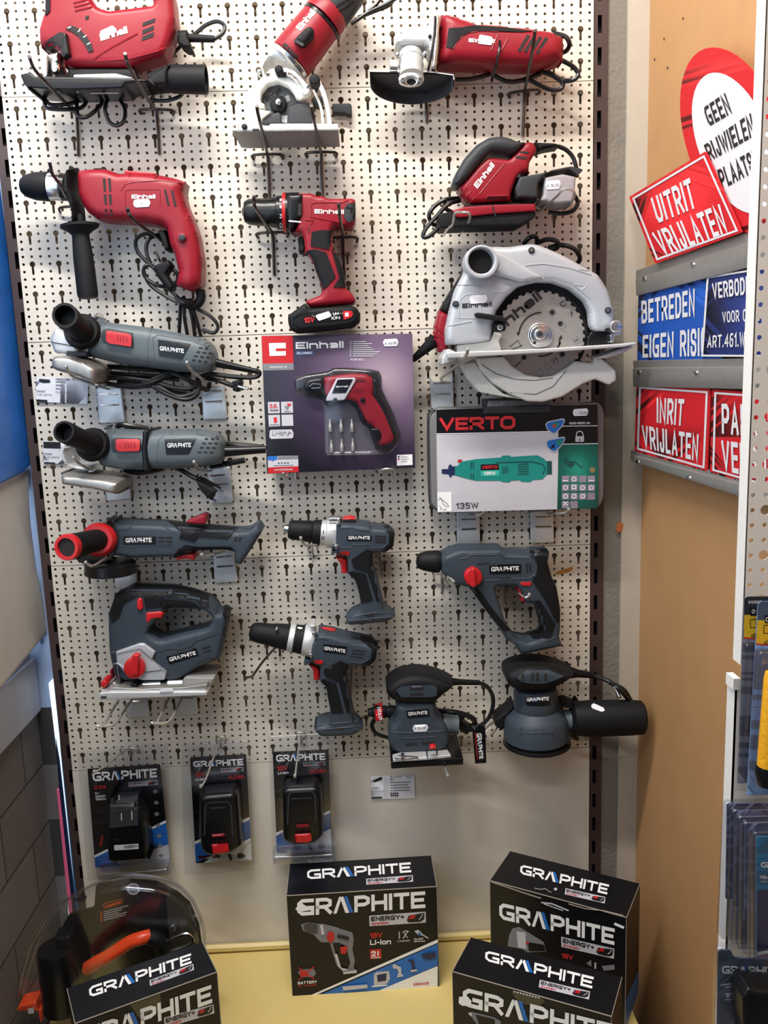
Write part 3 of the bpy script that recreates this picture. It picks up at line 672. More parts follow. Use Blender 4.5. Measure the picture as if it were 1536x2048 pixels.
P(T, 'cable_boot', BLK, lathe(z((1140, 240, .06)), z((1372, 250, .06)), [(0, 12), (.25, 14), (.3, 8), (1, 6.5)]), puff(z.L([(1155, 215), (1190, 215), (1222, 300), (1180, 300), (1140, 270)]), .04, .08, 3))
cable(T, [z(p) for p in ((1372, 250, .06), (1425, 215, .055), (1437, 165, .05), (1390, 138, .045), (1320, 160, .04), (1255, 212, .035), (1150, 300, .03), (1080, 380, .02))],
      [z(p) for p in ((285, 630, .05), (300, 690, .06), (420, 700, .06), (520, 690, .05), (560, 640, .03))], [z(p) for p in ((290, 640, .05), (330, 670, .06), (440, 665, .06), (520, 640, .04))],
      [z(p) for p in ((490, 640, .05), (500, 740, .06), (560, 745, .06), (640, 680, .05), (655, 635, .04))], [z(p) for p in ((690, 630, .05), (672, 700, .06), (700, 780, .06), (748, 803, .06), (792, 775, .06), (800, 700, .05), (765, 635, .04))],
      [z(p) for p in ((940, 640, .05), (1060, 645, .05), (1145, 620, .05), (1172, 590, .04))])
hook('hook with long dark arm in front of the left part of the large red jigsaw', [z(p) for p in ((187, 362, .2), (196, 390, .19), (222, 445, .18), (300, 535, .14), (470, 712, .03), (490, 740, .004))], [z((490, 740)), z((497, 870)), z((500, 1002))])
hook('hook with long dark arm in front of the right part of the large red jigsaw', [z(p) for p in ((800, 342, .2), (808, 375, .19), (830, 435, .18), (930, 610, .10), (1000, 705, .02), (1003, 720, .004))], [z((1003, 720)), z((1012, 850)), z((1018, 990))], [z((905, 700)), z((1100, 705))])
# ---- 2 mini circular saw
z = Zm(440, 0, 4.267)
T = thing('mini_circular_saw', 'small red and silver plunge saw leaning diagonally on its base plate, top centre', 'power tool', *z((560, 1250)), .05, 'red power tools')
A = (592, 530); D = (.62, -.785)
def ax(t, s=0): return z((A[0]+D[0]*t-D[1]*s, A[1]+D[1]*t+D[0]*s))
def ax3(t, d): p = ax(t); return (p[0], p[1], d)
b = lathe(ax3(15, .068), ax3(430, .062), [(0, 43), (.03, 45), (.5, 44), (.97, 42), (1, 42)]); P(T, 'motor_housing', RED, b)
P(T, 'collar_ring', CHR, lathe(ax3(-25, .068), ax3(18, .068), [(0, 40), (.1, 44.5), (.8, 45.5), (1, 44)]))
P(T, 'black_band', BLKG, lathe(ax3(428, .062), ax3(450, .062), [(0, 43.5), (1, 43.5)]))
P(T, 'rear_flare', RED, lathe(ax3(450, .062), ax3(560, .06), [(0, 43), (.6, 44), (1, 41)]))
gr = lathe(ax3(545, .06), ax3(860, .055), [(0, 41), (.1, 42.5), (.8, 41), (1, 34)]); P(T, 'grip', DGR, gr, [ribbon(z.L(q), 3, gr.S, .001, BLK) for q in ([(990, 60), (1050, 20), (1120, -10)], [(1010, 100), (1090, 60), (1150, 10)])])
P(T, 'slide_switch', BLK, puff(z.L([(640, 335), (735, 238), (775, 228), (805, 260), (798, 300), (712, 402), (628, 352)]), .09, .116, 8, fr=6, comp=0), ribbon(z.L([(640, 345), (712, 385)]), 6, flat(.1165), m=DGR))
P(T, 'vent_slot', SLOT, decal(z.L([(535, 372), (560, 368), (672, 478), (660, 498), (640, 490), (540, 392)]), b.S, .001, grid=6), [ribbon(z.L([(570+24*i, 415+20*i), (585+24*i, 400+20*i)]), 2, b.S, .0016, RED) for i in range(4)])
P(T, 'brand_lettering', WHT, *einhell(z((690, 262)), z((822, 102)), z((645, 232)), b.S))
P(T, 'gear_case', ALU, puff(z.L([(450, 420), (478, 398), (560, 460), (660, 560), (728, 640), (735, 690), (690, 690), (600, 620), (480, 570), (360, 600), (372, 540), (420, 470)]), .03, .092, 12))
gd = puff(z.L([(235, 1050), (222, 900), (238, 780), (320, 690), (420, 655), (540, 640), (640, 690), (720, 740), (775, 765), (772, 800), (690, 860), (655, 850), (625, 790), (580, 740), (500, 705), (410, 725), (355, 790), (345, 870), (385, 895), (380, 925), (300, 945), (350, 935), (440, 955), (380, 1000), (320, 1050)]), .075, .097, 5)
P(T, 'blade_guard', WHT2, gd)
P(T, 'depth_arc', ALU, puff(z.L([(520, 590), (560, 575), (640, 610), (720, 690), (770, 760), (760, 800), (715, 815), (690, 740), (640, 680), (560, 640)]), .095, .104, 2, holes=[z.L([(575, 625), (600, 625), (660, 670), (710, 750), (708, 800), (690, 790), (672, 730), (620, 670)])]))
bl = cyl(*z((495, 880)), 44, .070, .074, 1); SB = P(T, 'saw_blade', mat('dark_blade_steel', (92, 92, 94), .4, metal=.5), bl); P(SB, 'blade_lettering', INK, *einhell(z((395, 870)), z((525, 785)), z((380, 830)), flat(.0742), INK))
P(T, 'blade_recess', SLOT, cyl(*z((495, 880)), 47, .04, .068, 1))
P(SB, 'arbor_flange', BLK, cyl(*z((497, 885)), 17, .074, .086, 3)); P(SB, 'arbor_bolt', CHR, cyl(*z((497, 868)), 6, .08, .098, 2))
P(T, 'lower_guard', DGR, puff(z.L([(585, 915), (700, 870), (760, 875), (790, 1050), (585, 1052)]), .07, .09, 2), puff(z.L([(430, 985), (500, 955), (520, 980), (518, 1052), (350, 1052)]), .07, .09, 2))
P(T, 'spec_label', SLV, plate(z.L([(525, 985), (575, 985), (572, 1050), (525, 1040)]), flat(.0745), .0005), plate(z.L([(555, 820), (585, 810), (600, 860), (570, 875)]), flat(.0745), .0005))
P(T, 'base_plate', WHT2, puff(z.L([(102, 1114), (205, 1060), (420, 1075), (430, 1058), (690, 1055), (1004, 1058), (1010, 1104)]), .03, .134, 1, fr=0), decal(z.L([(275, 1098), (335, 1098), (335, 1116), (275, 1116)]), flat(.1345), m=SLOT))
P(T, 'shaded_underside', mat('shaded_base_grey', (128, 126, 124), .5), puff(z.L([(104, 1106), (1010, 1096), (1010, 1110), (160, 1122), (104, 1116)]), .028, .1335, 0, fr=0))  # shade under the base plate, put into a darker grey
P(T, 'guard_mount', WHT2, puff(z.L([(240, 1000), (780, 1000), (780, 1085), (240, 1085)]), .05, .07, 2, comp=0))
P(T, 'frame_arc', WHT2, tube([z(p) for p in ((800, 770, .085), (845, 870, .085), (870, 960, .085), (878, 1062, .085))], .0022), tube([z(p) for p in ((830, 680, .07), (880, 790, .07), (915, 920, .07), (935, 1062, .07))], .004))
P(T, 'front_screw', BLKG, cyl(*z((208, 1080)), 6, .13, .138)); P(T, 'guide_wheel', DGR, cyl(*z((835, 850)), 10, .05, .08))
P(T, 'clamp_knob', BLK, cyl(*z((502, 592)), 8.5, .10, .122, 3), puff(z.L([(470, 600), (520, 625), (570, 610), (560, 650), (490, 640)]), .095, .108, 3))
P(T, 'clamp_knob', BLK, cyl(*z((806, 678)), 11, .10, .125, 3), puff(z.L([(790, 710), (840, 710), (832, 770), (812, 770)]), .09, .105, 3))
P(T, 'spring', CHR, cyl(*z((335, 610)), 5, .07, .09), cyl(*z((410, 640)), 5, .08, .098, hole=2.5), cyl(*z((745, 735)), 4, .095, .106))
cable(T, [z(p) for p in ((1120, 205, .06), (1260, 110, .06), (1400, 45, .06), (1510, -20, .06))], [z(p) for p in ((1270, 90, .06), (1330, 40, .06), (1380, -30, .06))], [z(p) for p in ((1180, 150, .05), (1320, 95, .05), (1440, 45, .05), (1480, -20, .05))])
O('plastic_clip', 'small dark grey plastic clip on the panel right of the small plunge saw', 'clip', DGR, puff(z.L([(957, 886), (1112, 882), (1124, 905), (1126, 985), (1095, 983), (1065, 966), (957, 968)]), .0, .018, 3))
y5 = Zm(460, 280, 5.12)
hook('hook with long dark arm across the blade of the small plunge saw', [z(p) for p in ((315, 903, .19), (320, 950, .18), (340, 1035, .165), (372, 1170, .10), (402, 1305, .012), (405, 1325, .004))], [z((405, 1325)), y5((395, 400)), y5((402, 590))], [z((288, 1322)), z((524, 1318))])
hook('hook with long dark arm across the right frame of the small plunge saw', [z(p) for p in ((780, 902, .19), (786, 950, .18), (804, 1030, .165), (836, 1180, .09), (862, 1300, .012), (866, 1320, .004))], [z((866, 1320)), y5((935, 350)), y5((950, 580))], [z((745, 1303)), z((980, 1300))])
# ---- 3 red angle grinder
z = Zm(720, 0, 3.072)
T = thing('angle_grinder', 'red angle grinder with bare silver gear head and black disc guard, top right', 'power tool', *z((700, 600)), .05, 'red power tools')
b = puff(z.L([(490, 97), (540, 97), (600, 112), (700, 152), (900, 168), (1060, 186), (1180, 205), (1245, 238), (1250, 310), (1238, 400), (1180, 425), (1040, 452), (800, 446), (468, 432), (480, 330)]), .02, .092, 24)
P(T, 'housing', RED, b)
P(T, 'grip_inlay', BLK, plate(z.L([(545, 172), (620, 168), (700, 154), (900, 168), (1060, 190), (1000, 196), (760, 188), (690, 190), (625, 220), (590, 262), (570, 296), (528, 290)]), b.S, .0015))
P(T, 'vent_slot', SLOT, slots([shift(z.L([(1028, 212), (1046, 220), (985, 320), (968, 310)]), 12*i, 1.6*i) for i in range(4)], b.S), slots([z.L([(486, 165), (505, 170), (495, 285), (478, 280)])], b.S))
P(T, 'body_line', RED, [ridge(z.L(q), 2.4, b.S, .0012) for q in ([(575, 300), (600, 250), (650, 205), (740, 190), (850, 195)], [(850, 205), (805, 310)], [(905, 240), (870, 310)])])
P(T, 'brand_lettering', WHT, *einhell(z((668, 258)), z((830, 264)), z((668, 235)), b.S))
sticker(T, z.L([(735, 212), (808, 225), (822, 250), (806, 278), (725, 268), (728, 240)]), b.S)
g = puff(z.L([(230, 222), (250, 205), (330, 195), (400, 168), (445, 130), (468, 95), (484, 95), (480, 250), (468, 425), (440, 420), (400, 345), (330, 345), (215, 335), (213, 290)]), .025, .09, 12); P(T, 'gear_head', ALU, g)
P(T, 'head_flange', CHR, puff(z.L([(466, 92), (490, 92), (484, 250), (468, 420), (440, 415), (458, 250)]), .02, .098, 3)); P(T, 'head_screw', CHR, cyl(*z((400, 330)), 5, .09, .1), cyl(*z((232, 335)), 5, .085, .095), cyl(*z((430, 222)), 3.5, .088, .094).mt(SLOT))
P(T, 'spindle_neck', ALU, lathe(z((312, 330, .07)), z((316, 470, .085)), [(0, 23), (.25, 25), (.3, 23), (.55, 25.5), (.62, 24), (1, 24)]), puff(z.L([(182, 368), (200, 365), (235, 385), (235, 415), (185, 412)]), .05, .09, 2))
GU = P(T, 'disc_guard', DGR, halfcup(z((318, 446, .085)), 84, 25, 9, 2.5)); P(GU, 'guard_lip', DGR, ribbon(z.L([(62, 436), (240, 432), (400, 437), (574, 460), (577, 490)]), 2.2, flat(.086), .0, SLV))
P(T, 'spindle_flange', CHR, puff(circ(*z((315, 486)), 26, 13.5), .112, .122, 2, holes=[circ(*z((315, 504)), 9, 6.5)], fr=0), puff(circ(*z((315, 504)), 9, 6.5), .106, .114, 1, fr=0).mt(SLOT), [decal(circ(*z(p), 3, 1.6, 8), flat(.1225), m=SLOT) for p in ((262, 482), (368, 482), (268, 508), (362, 510))])
P(T, 'cable_tie', BLKG, tube([z(p) for p in ((462, 100, .1), (458, 200, .1), (440, 330, .1), (420, 425, .09), (410, 440, .05))], .002), tube([z(p) for p in ((858, 162, .06), (857, 280, .096), (838, 400, .094), (815, 470, .06), (810, 500, .06))], .0022))
cable(T, [z(p) for p in ((585, 490, .05), (690, 485, .05), (800, 455, .04))], [z(p) for p in ((820, 462, .05), (900, 500, .05), (990, 495, .045), (1110, 452, .04))], [z(p) for p in ((1040, 490, .05), (1150, 545, .05), (1225, 550, .05), (1245, 510, .05), (1180, 462, .05), (1110, 440, .05))],
      [z(p) for p in ((1190, 205, .05), (1262, 225, .06), (1287, 270, .06), (1270, 310, .05), (1235, 325, .04))], [z(p) for p in ((1240, 370, .06), (1310, 410, .06), (1340, 455, .06), (1310, 490, .06), (1240, 492, .05), (1150, 440, .05))], r=.0038)
hook('hook mostly hidden behind the black disc guard of the red angle grinder', [z(p) for p in ((402, 560, .03), (404, 600, .02), (406, 630, .005))], [z((406, 630)), z((409, 700)), z((412, 756))])
hook('hook with long dark arm in front of the red angle grinder housing', [z(p) for p in ((1076, 188, .2), (1072, 225, .19), (1062, 300, .17), (1035, 440, .09), (1014, 550, .012), (1012, 570, .004))], [z((1012, 570)), z((1006, 700)), z((1001, 836))], [z((920, 572)), z((1090, 550))])
# ---- 4 red impact drill
z = Zm(20, 310, 3.339)
T = thing('impact_drill', 'red corded pistol-grip drill with black side handle, left of the wall', 'power tool', *z((800, 900)), .05, 'red power tools')
b = puff(z.L([(455, 107), (560, 95), (650, 97), (730, 127), (800, 120), (980, 132), (1080, 152), (1150, 172), (1197, 203), (1185, 280), (1205, 360), (1245, 450), (1282, 560), (1308, 720), (1305, 880), (1240, 925), (1180, 900), (1108, 872), (1130, 785), (1100, 660), (1070, 600), (1050, 492), (960, 480), (800, 466), (680, 462), (600, 440), (520, 382), (482, 320), (460, 260)]), .025, .095, 22)
P(T, 'housing', RED, b)
P(T, 'vent_slot', SLOT, slots([z.L(q) for q in ([(620, 158), (636, 156), (640, 240), (626, 245)], [(655, 155), (672, 155), (676, 240), (662, 240)], [(624, 262), (642, 262), (646, 330), (632, 328)], [(658, 262), (676, 262), (680, 330), (664, 330)], [(632, 360), (648, 362), (652, 410), (640, 410)], [(664, 360), (682, 362), (688, 410), (672, 408)], [(1028, 230), (1042, 232), (1066, 338), (1052, 340)], [(1074, 234), (1088, 236), (1112, 342), (1097, 343)])], b.S))
P(T, 'name_panel', RED, [ridge(z.L(q), 2, b.S, .001) for q in ([(770, 345), (770, 240), (790, 230), (995, 230), (1002, 240), (1000, 340)], [(740, 240), (770, 195), (830, 180), (1000, 170), (1150, 190)])])
P(T, 'brand_lettering', WHT, *einhell(z((812, 291)), z((970, 290)), z((812, 264)), b.S))
sticker(T, z.L([(825, 305), (838, 296), (925, 292), (938, 318), (928, 345), (838, 350), (824, 335)]), b.S, '2', [z((870, 335)), z((885, 334)), z((869, 318))])
P(T, 'lock_button', RED, cyl(*z((1148, 555)), 10.5, .085, .098, 3)); P(T, 'lock_button', DGR, cyl(*z((1148, 552)), 7, .09, .102, 2), label='dark grey centre of the lock button')
P(T, 'trigger', BLK, puff(z.L([(985, 508), (1045, 498), (1075, 635), (1040, 642), (1010, 560)]), .04, .08, 4))
P(T, 'mode_switch', RED2, puff(z.L([(760, 105), (775, 103), (975, 122), (968, 134), (770, 124)]), .05, .08, 2)); P(T, 'top_slot', BLK, puff(z.L([(558, 88), (640, 88), (640, 100), (558, 100)]), .05, .08, 1))
CK = P(T, 'chuck', BLK, lathe(z((78, 207, .062)), z((262, 212, .062)), [(0, 0), (0, 14), (.06, 17), (.2, 22), (.5, 27), (.9, 28.5), (1, 28)]), label='black part of the keyless chuck')
P(CK, 'chuck_ring', CHR, lathe(z((262, 212, .062)), z((350, 214, .062)), [(0, 25), (.05, 26.5), (.85, 26.5), (1, 25)])); P(CK, 'chuck_back', BLKG, lathe(z((348, 214, .062)), z((378, 215, .062)), [(0, 27), (1, 26)])); P(CK, 'chuck_nose', CHR, lathe(z((72, 207, .062)), z((86, 207, .062)), [(0, 10), (1, 15)]))
P(T, 'handle_collar', BLK, puff(z.L([(372, 102), (455, 95), (462, 260), (490, 330), (500, 470), (415, 470), (410, 360), (385, 300), (362, 240)]), .03, .10, 10))
P(T, 'side_handle', BLK, lathe(z((455, 400, .07)), z((522, 955, .08)), [(0, 13), (.08, 14), (.1, 24), (.12, 38), (.15, 38), (.2, 24), (.24, 17), (.5, 20), (.95, 21), (1, 19)], squash=.8))
P(T, 'cable_boot', BLK, tube([z(p) for p in ((1270, 900, .06), (1275, 960, .06), (1240, 1000, .06), (1180, 995, .06), (1140, 960, .06))], .0078, 10))
P(T, 'plug', BLK, puff(z.L([(960, 740), (1060, 700), (1090, 740), (1050, 800), (1100, 880), (1080, 920), (1020, 850), (985, 800)]), .04, .07, 6), tube([z(p) for p in ((975, 650, .075), (1002, 712, .06))], .0022).mt(CHR))
cable(T, [z(p) for p in ((1010, 560, .05), (920, 525, .06), (845, 560, .06), (850, 640, .06), (930, 730, .06), (1010, 790, .06), (1090, 900, .06))], [z(p) for p in ((1000, 530, .05), (930, 560, .06), (910, 640, .06), (950, 740, .06), (1080, 900, .05))],
      [z(p) for p in ((960, 730, .06), (900, 745, .06), (900, 810, .06), (980, 870, .06), (1080, 880, .05))], [z(p) for p in ((890, 770, .06), (930, 860, .06), (1020, 930, .06), (1120, 985, .06))], [z(p) for p in ((990, 800, .06), (1060, 890, .06), (1130, 960, .06))], [z(p) for p in ((1080, 760, .05), (1120, 800, .05), (1110, 880, .05))],
      [z(p) for p in ((1140, 960, .05), (1135, 1080, .05), (1130, 1190, .04))], [z(p) for p in ((1165, 960, .05), (1165, 1080, .05), (1185, 1200, .04))], [z(p) for p in ((1180, 960, .055), (1215, 1080, .05), (1235, 1210, .04))], [z(p) for p in ((1190, 960, .055), (1240, 1080, .05), (1275, 1210, .04))],
      [z(p) for p in ((1230, 1020, .05), (1330, 1070, .05), (1388, 1140, .05), (1360, 1188, .05), (1285, 1165, .045))])
P(T, 'cable_tie', BLKG, tube([z(p) for p in ((1110, 950, .07), (1160, 985, .075), (1220, 975, .07))], .005))
hook('hook with dark arm crossing the chuck of the corded red drill', [z(p) for p in ((262, 40, .2), (270, 75, .19), (285, 130, .18), (340, 210, .13), (380, 300, .05))], None, [z((335, 352)), z((440, 345))])
hook('hook with dark arm in front of the corded red drill handle', [z(p) for p in ((785, 355, .19), (790, 380, .185), (815, 420, .18), (900, 490, .13), (985, 550, .06), (1060, 620, .01))])
# ---- 5 red cordless drill
z = Zm(460, 280, 5.12)
T = thing('cordless_drill', 'red and black cordless drill with battery, below the small plunge saw', 'power tool', *z((960, 1985)), .05, 'red power tools')
b = puff(z.L([(690, 547), (850, 550), (885, 577), (960, 575), (1005, 605), (1258, 600), (1285, 620), (1288, 850), (1268, 935), (1150, 925), (1060, 925), (1050, 1080), (1110, 1200), (1165, 1340), (1190, 1520), (1250, 1570), (1290, 1640), (1282, 1690), (830, 1728), (768, 1660), (800, 1640), (930, 1590), (950, 1530), (900, 1400), (850, 1250), (800, 1190), (755, 1175), (770, 1130), (755, 990), (640, 985), (690, 890), (700, 700)]), .025, .09, 11)
P(T, 'housing', RED, b)
P(T, 'grip', BLK, plate(z.L([(835, 940), (930, 922), (1050, 925), (1050, 1000), (1015, 1120), (825, 1085)]), b.S, .002), plate(z.L([(800, 1130), (870, 1120), (985, 1150), (1080, 1400), (960, 1530), (930, 1460), (880, 1350), (850, 1240), (830, 1190), (765, 1180)]), b.S, .002),
  plate(z.L([(1040, 1130), (1060, 1090), (1110, 1200), (1165, 1340), (1185, 1510), (1060, 1505), (1120, 1410)]), b.S, .002))
P(T, 'gear_cover', BLKG, puff(z.L([(590, 560), (740, 555), (762, 640), (755, 830), (690, 890), (640, 980), (605, 920), (580, 740)]), .04, .094, 8), slots([z.L([(695, 655), (735, 650), (730, 770), (695, 775)])], flat(.0945)), [ribbon(z.L([(600, 828), (728, 840)]), 3, flat(.0945), m=SLV)])
P(T, 'rear_cap', DGR, plate(z.L([(1195, 655), (1275, 640), (1288, 700), (1287, 830), (1215, 845), (1165, 790), (1170, 700)]), b.S, .002), ribbon(z.L([(1190, 690), (1250, 700), (1240, 740), (1275, 760), (1265, 800)]), 4, b.S, .0026, BLKG))
P(T, 'body_line', RED, [ridge(z.L(q), 2.6, b.S, .0012) for q in ([(830, 790), (830, 660), (870, 640), (1150, 640), (1220, 620)], [(830, 790), (1180, 850)], [(770, 820), (855, 825), (830, 870)])])
P(T, 'vent_slot', SLOT, slots([z.L(q) for q in ([(735, 560), (745, 560), (745, 580), (735, 580)], [(700, 905), (815, 905), (810, 950), (705, 950)])], b.S))
P(T, 'brand_lettering', WHT, *einhell(z((865, 752)), z((1165, 758)), z((865, 708)), b.S))
P(T, 'trigger', BLK, puff(z.L([(692, 1000), (765, 978), (778, 1100), (765, 1165), (705, 1160), (700, 1060)]), .04, .075, 5))
k = .060
P(T, 'chuck', BLKG, lathe(z((125, 735, k)), z((480, 745, k)), [(0, 0), (0, 6), (.04, 10), (.07, 20), (.2, 25), (.45, 26.5), (.68, 26.5), (.72, 27.5), (1, 29)]))
tr_ = lathe(z((478, 745, k)), z((548, 745, k)), [(0, 30), (.1, 32), (1, 33)]); P(T, 'torque_ring', BLKG, tr_, [txt(s, z((545, yb)), z((545, yt)), z((508, yb)), tr_.S, t=.16, m=WHT) for s, yb, yt in (('12', 905, 850), ('14', 805, 755), ('16', 700, 665), ('18', 625, 600))])
P(T, 'red_ring', RED2, lathe(z((546, 745, k)), z((580, 745, k)), [(0, 37), (.2, 38.5), (1, 38.5)])); P(T, 'gear_drum', BLKG, lathe(z((578, 745, k)), z((720, 740, k)), [(0, 38), (1, 38)]))
bt = puff(z.L([(592, 1800), (770, 1668), (825, 1727), (1240, 1692), (1305, 1722), (1332, 1780), (1332, 1872), (1270, 1922), (1000, 1955), (700, 1985), (620, 1950), (597, 1880)]), .02, .098, 10)
BT = P(T, 'battery', BLK, bt, [ribbon(z.L([(640, 1830), (720, 1780), (1200, 1700), (1280, 1740), (1290, 1830), (1220, 1890), (720, 1930), (640, 1880), (640, 1830)]), 3, bt.S, .001, BLKG)])
P(BT, 'battery_label', BLKG, plate(z.L([(735, 1840, 8), (760, 1800, 8), (1210, 1745), (1260, 1760, 8), (1262, 1815, 8), (1220, 1840), (770, 1880, 8)]), bt.S, .0006), txt('18V', z((757, 1875)), z((862, 1866)), z((760, 1818)), bt.S, t=.2, m=RINK), txt('ION', z((1040, 1838)), z((1125, 1832)), z((1040, 1810)), bt.S, t=.18, m=WHT), txt('UM', z((1055, 1796)), z((1112, 1790)), z((1055, 1768)), bt.S, t=.18, m=WHT),
  decal(z.L([(1155, 1752, 2), (1245, 1745, 8), (1262, 1780, 8), (1245, 1815, 8), (1165, 1840, 2)]), bt.S, .001, fr=2, grid=6, m=RED2), txt('E', z((1178, 1808)), z((1215, 1805)), z((1178, 1770)), bt.S, t=.3, lift=.0014, m=WHT))
sticker(T, z.L([(882, 1792), (1012, 1752), (1040, 1800), (1020, 1815), (910, 1852), (878, 1810)]), bt.S)
P(BT, 'battery_latch', BLKG, puff(z.L([(1300, 1760), (1335, 1765), (1335, 1850), (1275, 1915), (1270, 1890), (1305, 1850)]), .03, .07, 2))
hook('hook with bright tip and dark arm crossing the chuck of the cordless red drill', [z(p) for p in ((245, 580, .19), (246, 620, .185), (258, 690, .175), (350, 830, .10), (425, 935, .012), (432, 960, .004))], [z((432, 960)), z((445, 1180)), z((452, 1390))], [z((288, 955)), z((575, 945))], ball=True)
hook('hook with bright tip and dark arm at the rear of the cordless red drill', [z(p) for p in ((1115, 655, .19), (1116, 690, .185), (1125, 780, .175), (1145, 900, .09), (1155, 985, .012), (1157, 1005, .004))], [z((1157, 1005)), z((1165, 1220)), z((1174, 1430))], [z((1060, 1000)), z((1288, 996))], ball=True)
# ---- 6 red multi sander
z = Zm(800, 260, 3.657)
T = thing('detail_sander', 'red and black iron-shaped sander with smoky dust box, upper right', 'power tool', *z((700, 715)), .05, 'red power tools')
b = puff(z.L([(412, 450), (560, 275), (640, 203), (800, 220), (880, 130), (920, 92), (972, 92), (1002, 150), (945, 240), (935, 340), (850, 350), (810, 470), (800, 545), (500, 568), (450, 535)]), .03, .092, 10); P(T, 'housing', RED, b)
tp = puff(z.L([(366, 430), (400, 330), (470, 210), (560, 110), (650, 58), (740, 48), (800, 60), (860, 88), (925, 92), (880, 140), (800, 218), (640, 205), (560, 275), (470, 390), (410, 452)]), .03, .100, 14); P(T, 'grip_top', DGR, tp)
P(T, 'vent_slot', SLOT, slots([z.L(q) for q in ([(870, 165), (890, 155), (950, 160), (930, 175)], [(840, 205), (855, 190), (935, 200), (915, 215)])], b.S), decal(z.L([(630, 500), (645, 490), (780, 490), (790, 512), (635, 516)]), b.S, .0008), label=None)
P(T, 'vent_rib', RED, [ribbon(z.L([(655+22*i, 512), (668+22*i, 492)]), 2.4, b.S, .0014) for i in range(6)], [ridge(z.L(q), 2.2, b.S) for q in ([(600, 550), (640, 485), (790, 480)], [(580, 470), (760, 250)], [(440, 500), (490, 420)], [(460, 525), (520, 450)], [(490, 560), (550, 490)])])
P(T, 'brand_lettering', WHT, *einhell(z((566, 430)), z((694, 262)), z((538, 400)), b.S))
P(T, 'base_plate', RED, puff(z.L([(380, 590), (470, 562), (680, 548), (985, 540), (995, 592), (700, 612), (420, 642), (385, 600)]), .03, .105, 3), ribbon(z.L([(675, 548), (700, 632)]), 2.5, flat(.1055), m=SLOT))
P(T, 'sanding_pad', BLK, puff(z.L([(288, 612), (380, 596), (420, 645), (700, 618), (992, 596), (990, 635), (885, 695), (500, 706), (300, 716), (280, 660)]), .03, .10, 3))
P(T, 'base_neck', BLK, puff(z.L([(470, 545), (960, 530), (960, 600), (470, 620)]), .04, .085, 2, comp=0))
P(T, 'dust_box_frame', DGR, puff(z.L([(845, 350), (1240, 280), (1295, 322), (1290, 345), (1190, 322), (1035, 352), (1005, 400), (1000, 522), (965, 546), (812, 542), (800, 480)]), .03, .098, 5))
db = puff(z.L([(1010, 400), (1036, 354), (1190, 324), (1285, 345), (1275, 470), (1240, 565), (1100, 582), (985, 555), (1002, 520)]), .035, .094, 6)
DB = P(T, 'dust_box', mat('smoky_grey_plastic', (150, 146, 150), .3), db)
sticker(T, z.L([(1062, 405), (1072, 372), (1166, 364), (1176, 395), (1162, 430), (1078, 436)]), db.S, '€ 36,95', [z((1075, 420)), z((1165, 413)), z((1074, 398))])
P(T, 'cable_boot', BLK, puff(z.L([(975, 92), (1130, 98), (1162, 108), (1160, 130), (1050, 150), (1000, 172)]), .04, .08, 6))
cable(T, [z(p) for p in ((1155, 118, .06), (1215, 145, .06), (1265, 200, .06), (1290, 280, .06), (1294, 345, .055))], [z(p) for p in ((1270, 470, .05), (1300, 530, .06), (1265, 590, .06), (1180, 612, .055), (1085, 600, .05))],
      [z(p) for p in ((430, 500, .05), (330, 510, .06), (250, 560, .06), (212, 625, .06), (240, 690, .05), (290, 690, .04))], [z(p) for p in ((440, 515, .06), (350, 545, .07), (270, 630, .07), (190, 720, .07), (170, 780, .07), (215, 775, .07), (300, 700, .06))], [z(p) for p in ((330, 520, .05), (330, 570, .05), (380, 600, .05))], r=.0036)
hook('looped wire hook under the dust box of the red iron-shaped sander', [z(p) for p in ((1010, 600, .02), (1080, 540, .08), (1150, 480, .13), (1190, 438, .15), (1250, 436, .15), (1278, 470, .14), (1250, 525, .09), (1170, 575, .04), (1085, 612, .01))], r=.0021, m=WIREZ)
hook('looped wire hook at the front tip of the red iron-shaped sander', [z(p) for p in ((318, 775, .02), (345, 725, .08), (385, 690, .12), (400, 612, .15), (450, 602, .15), (510, 612, .15), (500, 680, .1), (445, 755, .02))], r=.0021, m=WIREZ)
# ---- 7 big silver circular saw
z = Zm(800, 470, 3.135)
T = thing('circular_saw', 'large silver-grey circular saw with exposed steel blade, right of the wall', 'power tool', *z((800, 1040)), .06, 'corded saws')
P(T, 'rear_handle', RED, puff(z.L([(205, 640), (212, 560), (240, 470), (300, 500), (300, 720), (285, 725), (230, 740)]), .02, .085, 9), [ribbon(z.L(q), 3, flat(.0855), m=RED) for q in ([(210, 570), (280, 620)], [(205, 610), (285, 660)], [(215, 650), (285, 695)])])
P(T, 'handle_top', BLK, puff(z.L([(240, 475), (300, 370), (380, 250), (420, 270), (340, 400), (300, 510), (270, 505)]), .02, .08, 8))
P(T, 'cable_boot', BLK, lathe(z((222, 655, .06)), z((75, 788, .05)), [(0, 15), (.3, 11), (.95, 6), (1, 4)]))
hs = puff(z.L([(283, 692), (280, 600), (300, 500), (340, 350), (402, 230), (394, 160), (420, 100), (470, 74), (600, 74), (680, 76), (822, 56), (870, 64), (1000, 118), (1115, 180), (1240, 250), (1302, 350), (1332, 450), (1338, 565), (1310, 604), (1210, 604), (1186, 570), (1180, 480), (1150, 415), (1060, 340), (950, 300), (850, 298), (740, 325), (660, 395), (600, 480), (585, 560), (570, 620), (565, 662), (460, 678)]), .075, .112, 14)
P(T, 'blade_housing', SIL, hs)
P(T, 'motor_body', DGR, puff(z.L([(420, 110), (820, 70), (1000, 140), (1180, 250), (1260, 400), (1200, 620), (320, 690), (330, 400)]), .015, .07, 8))
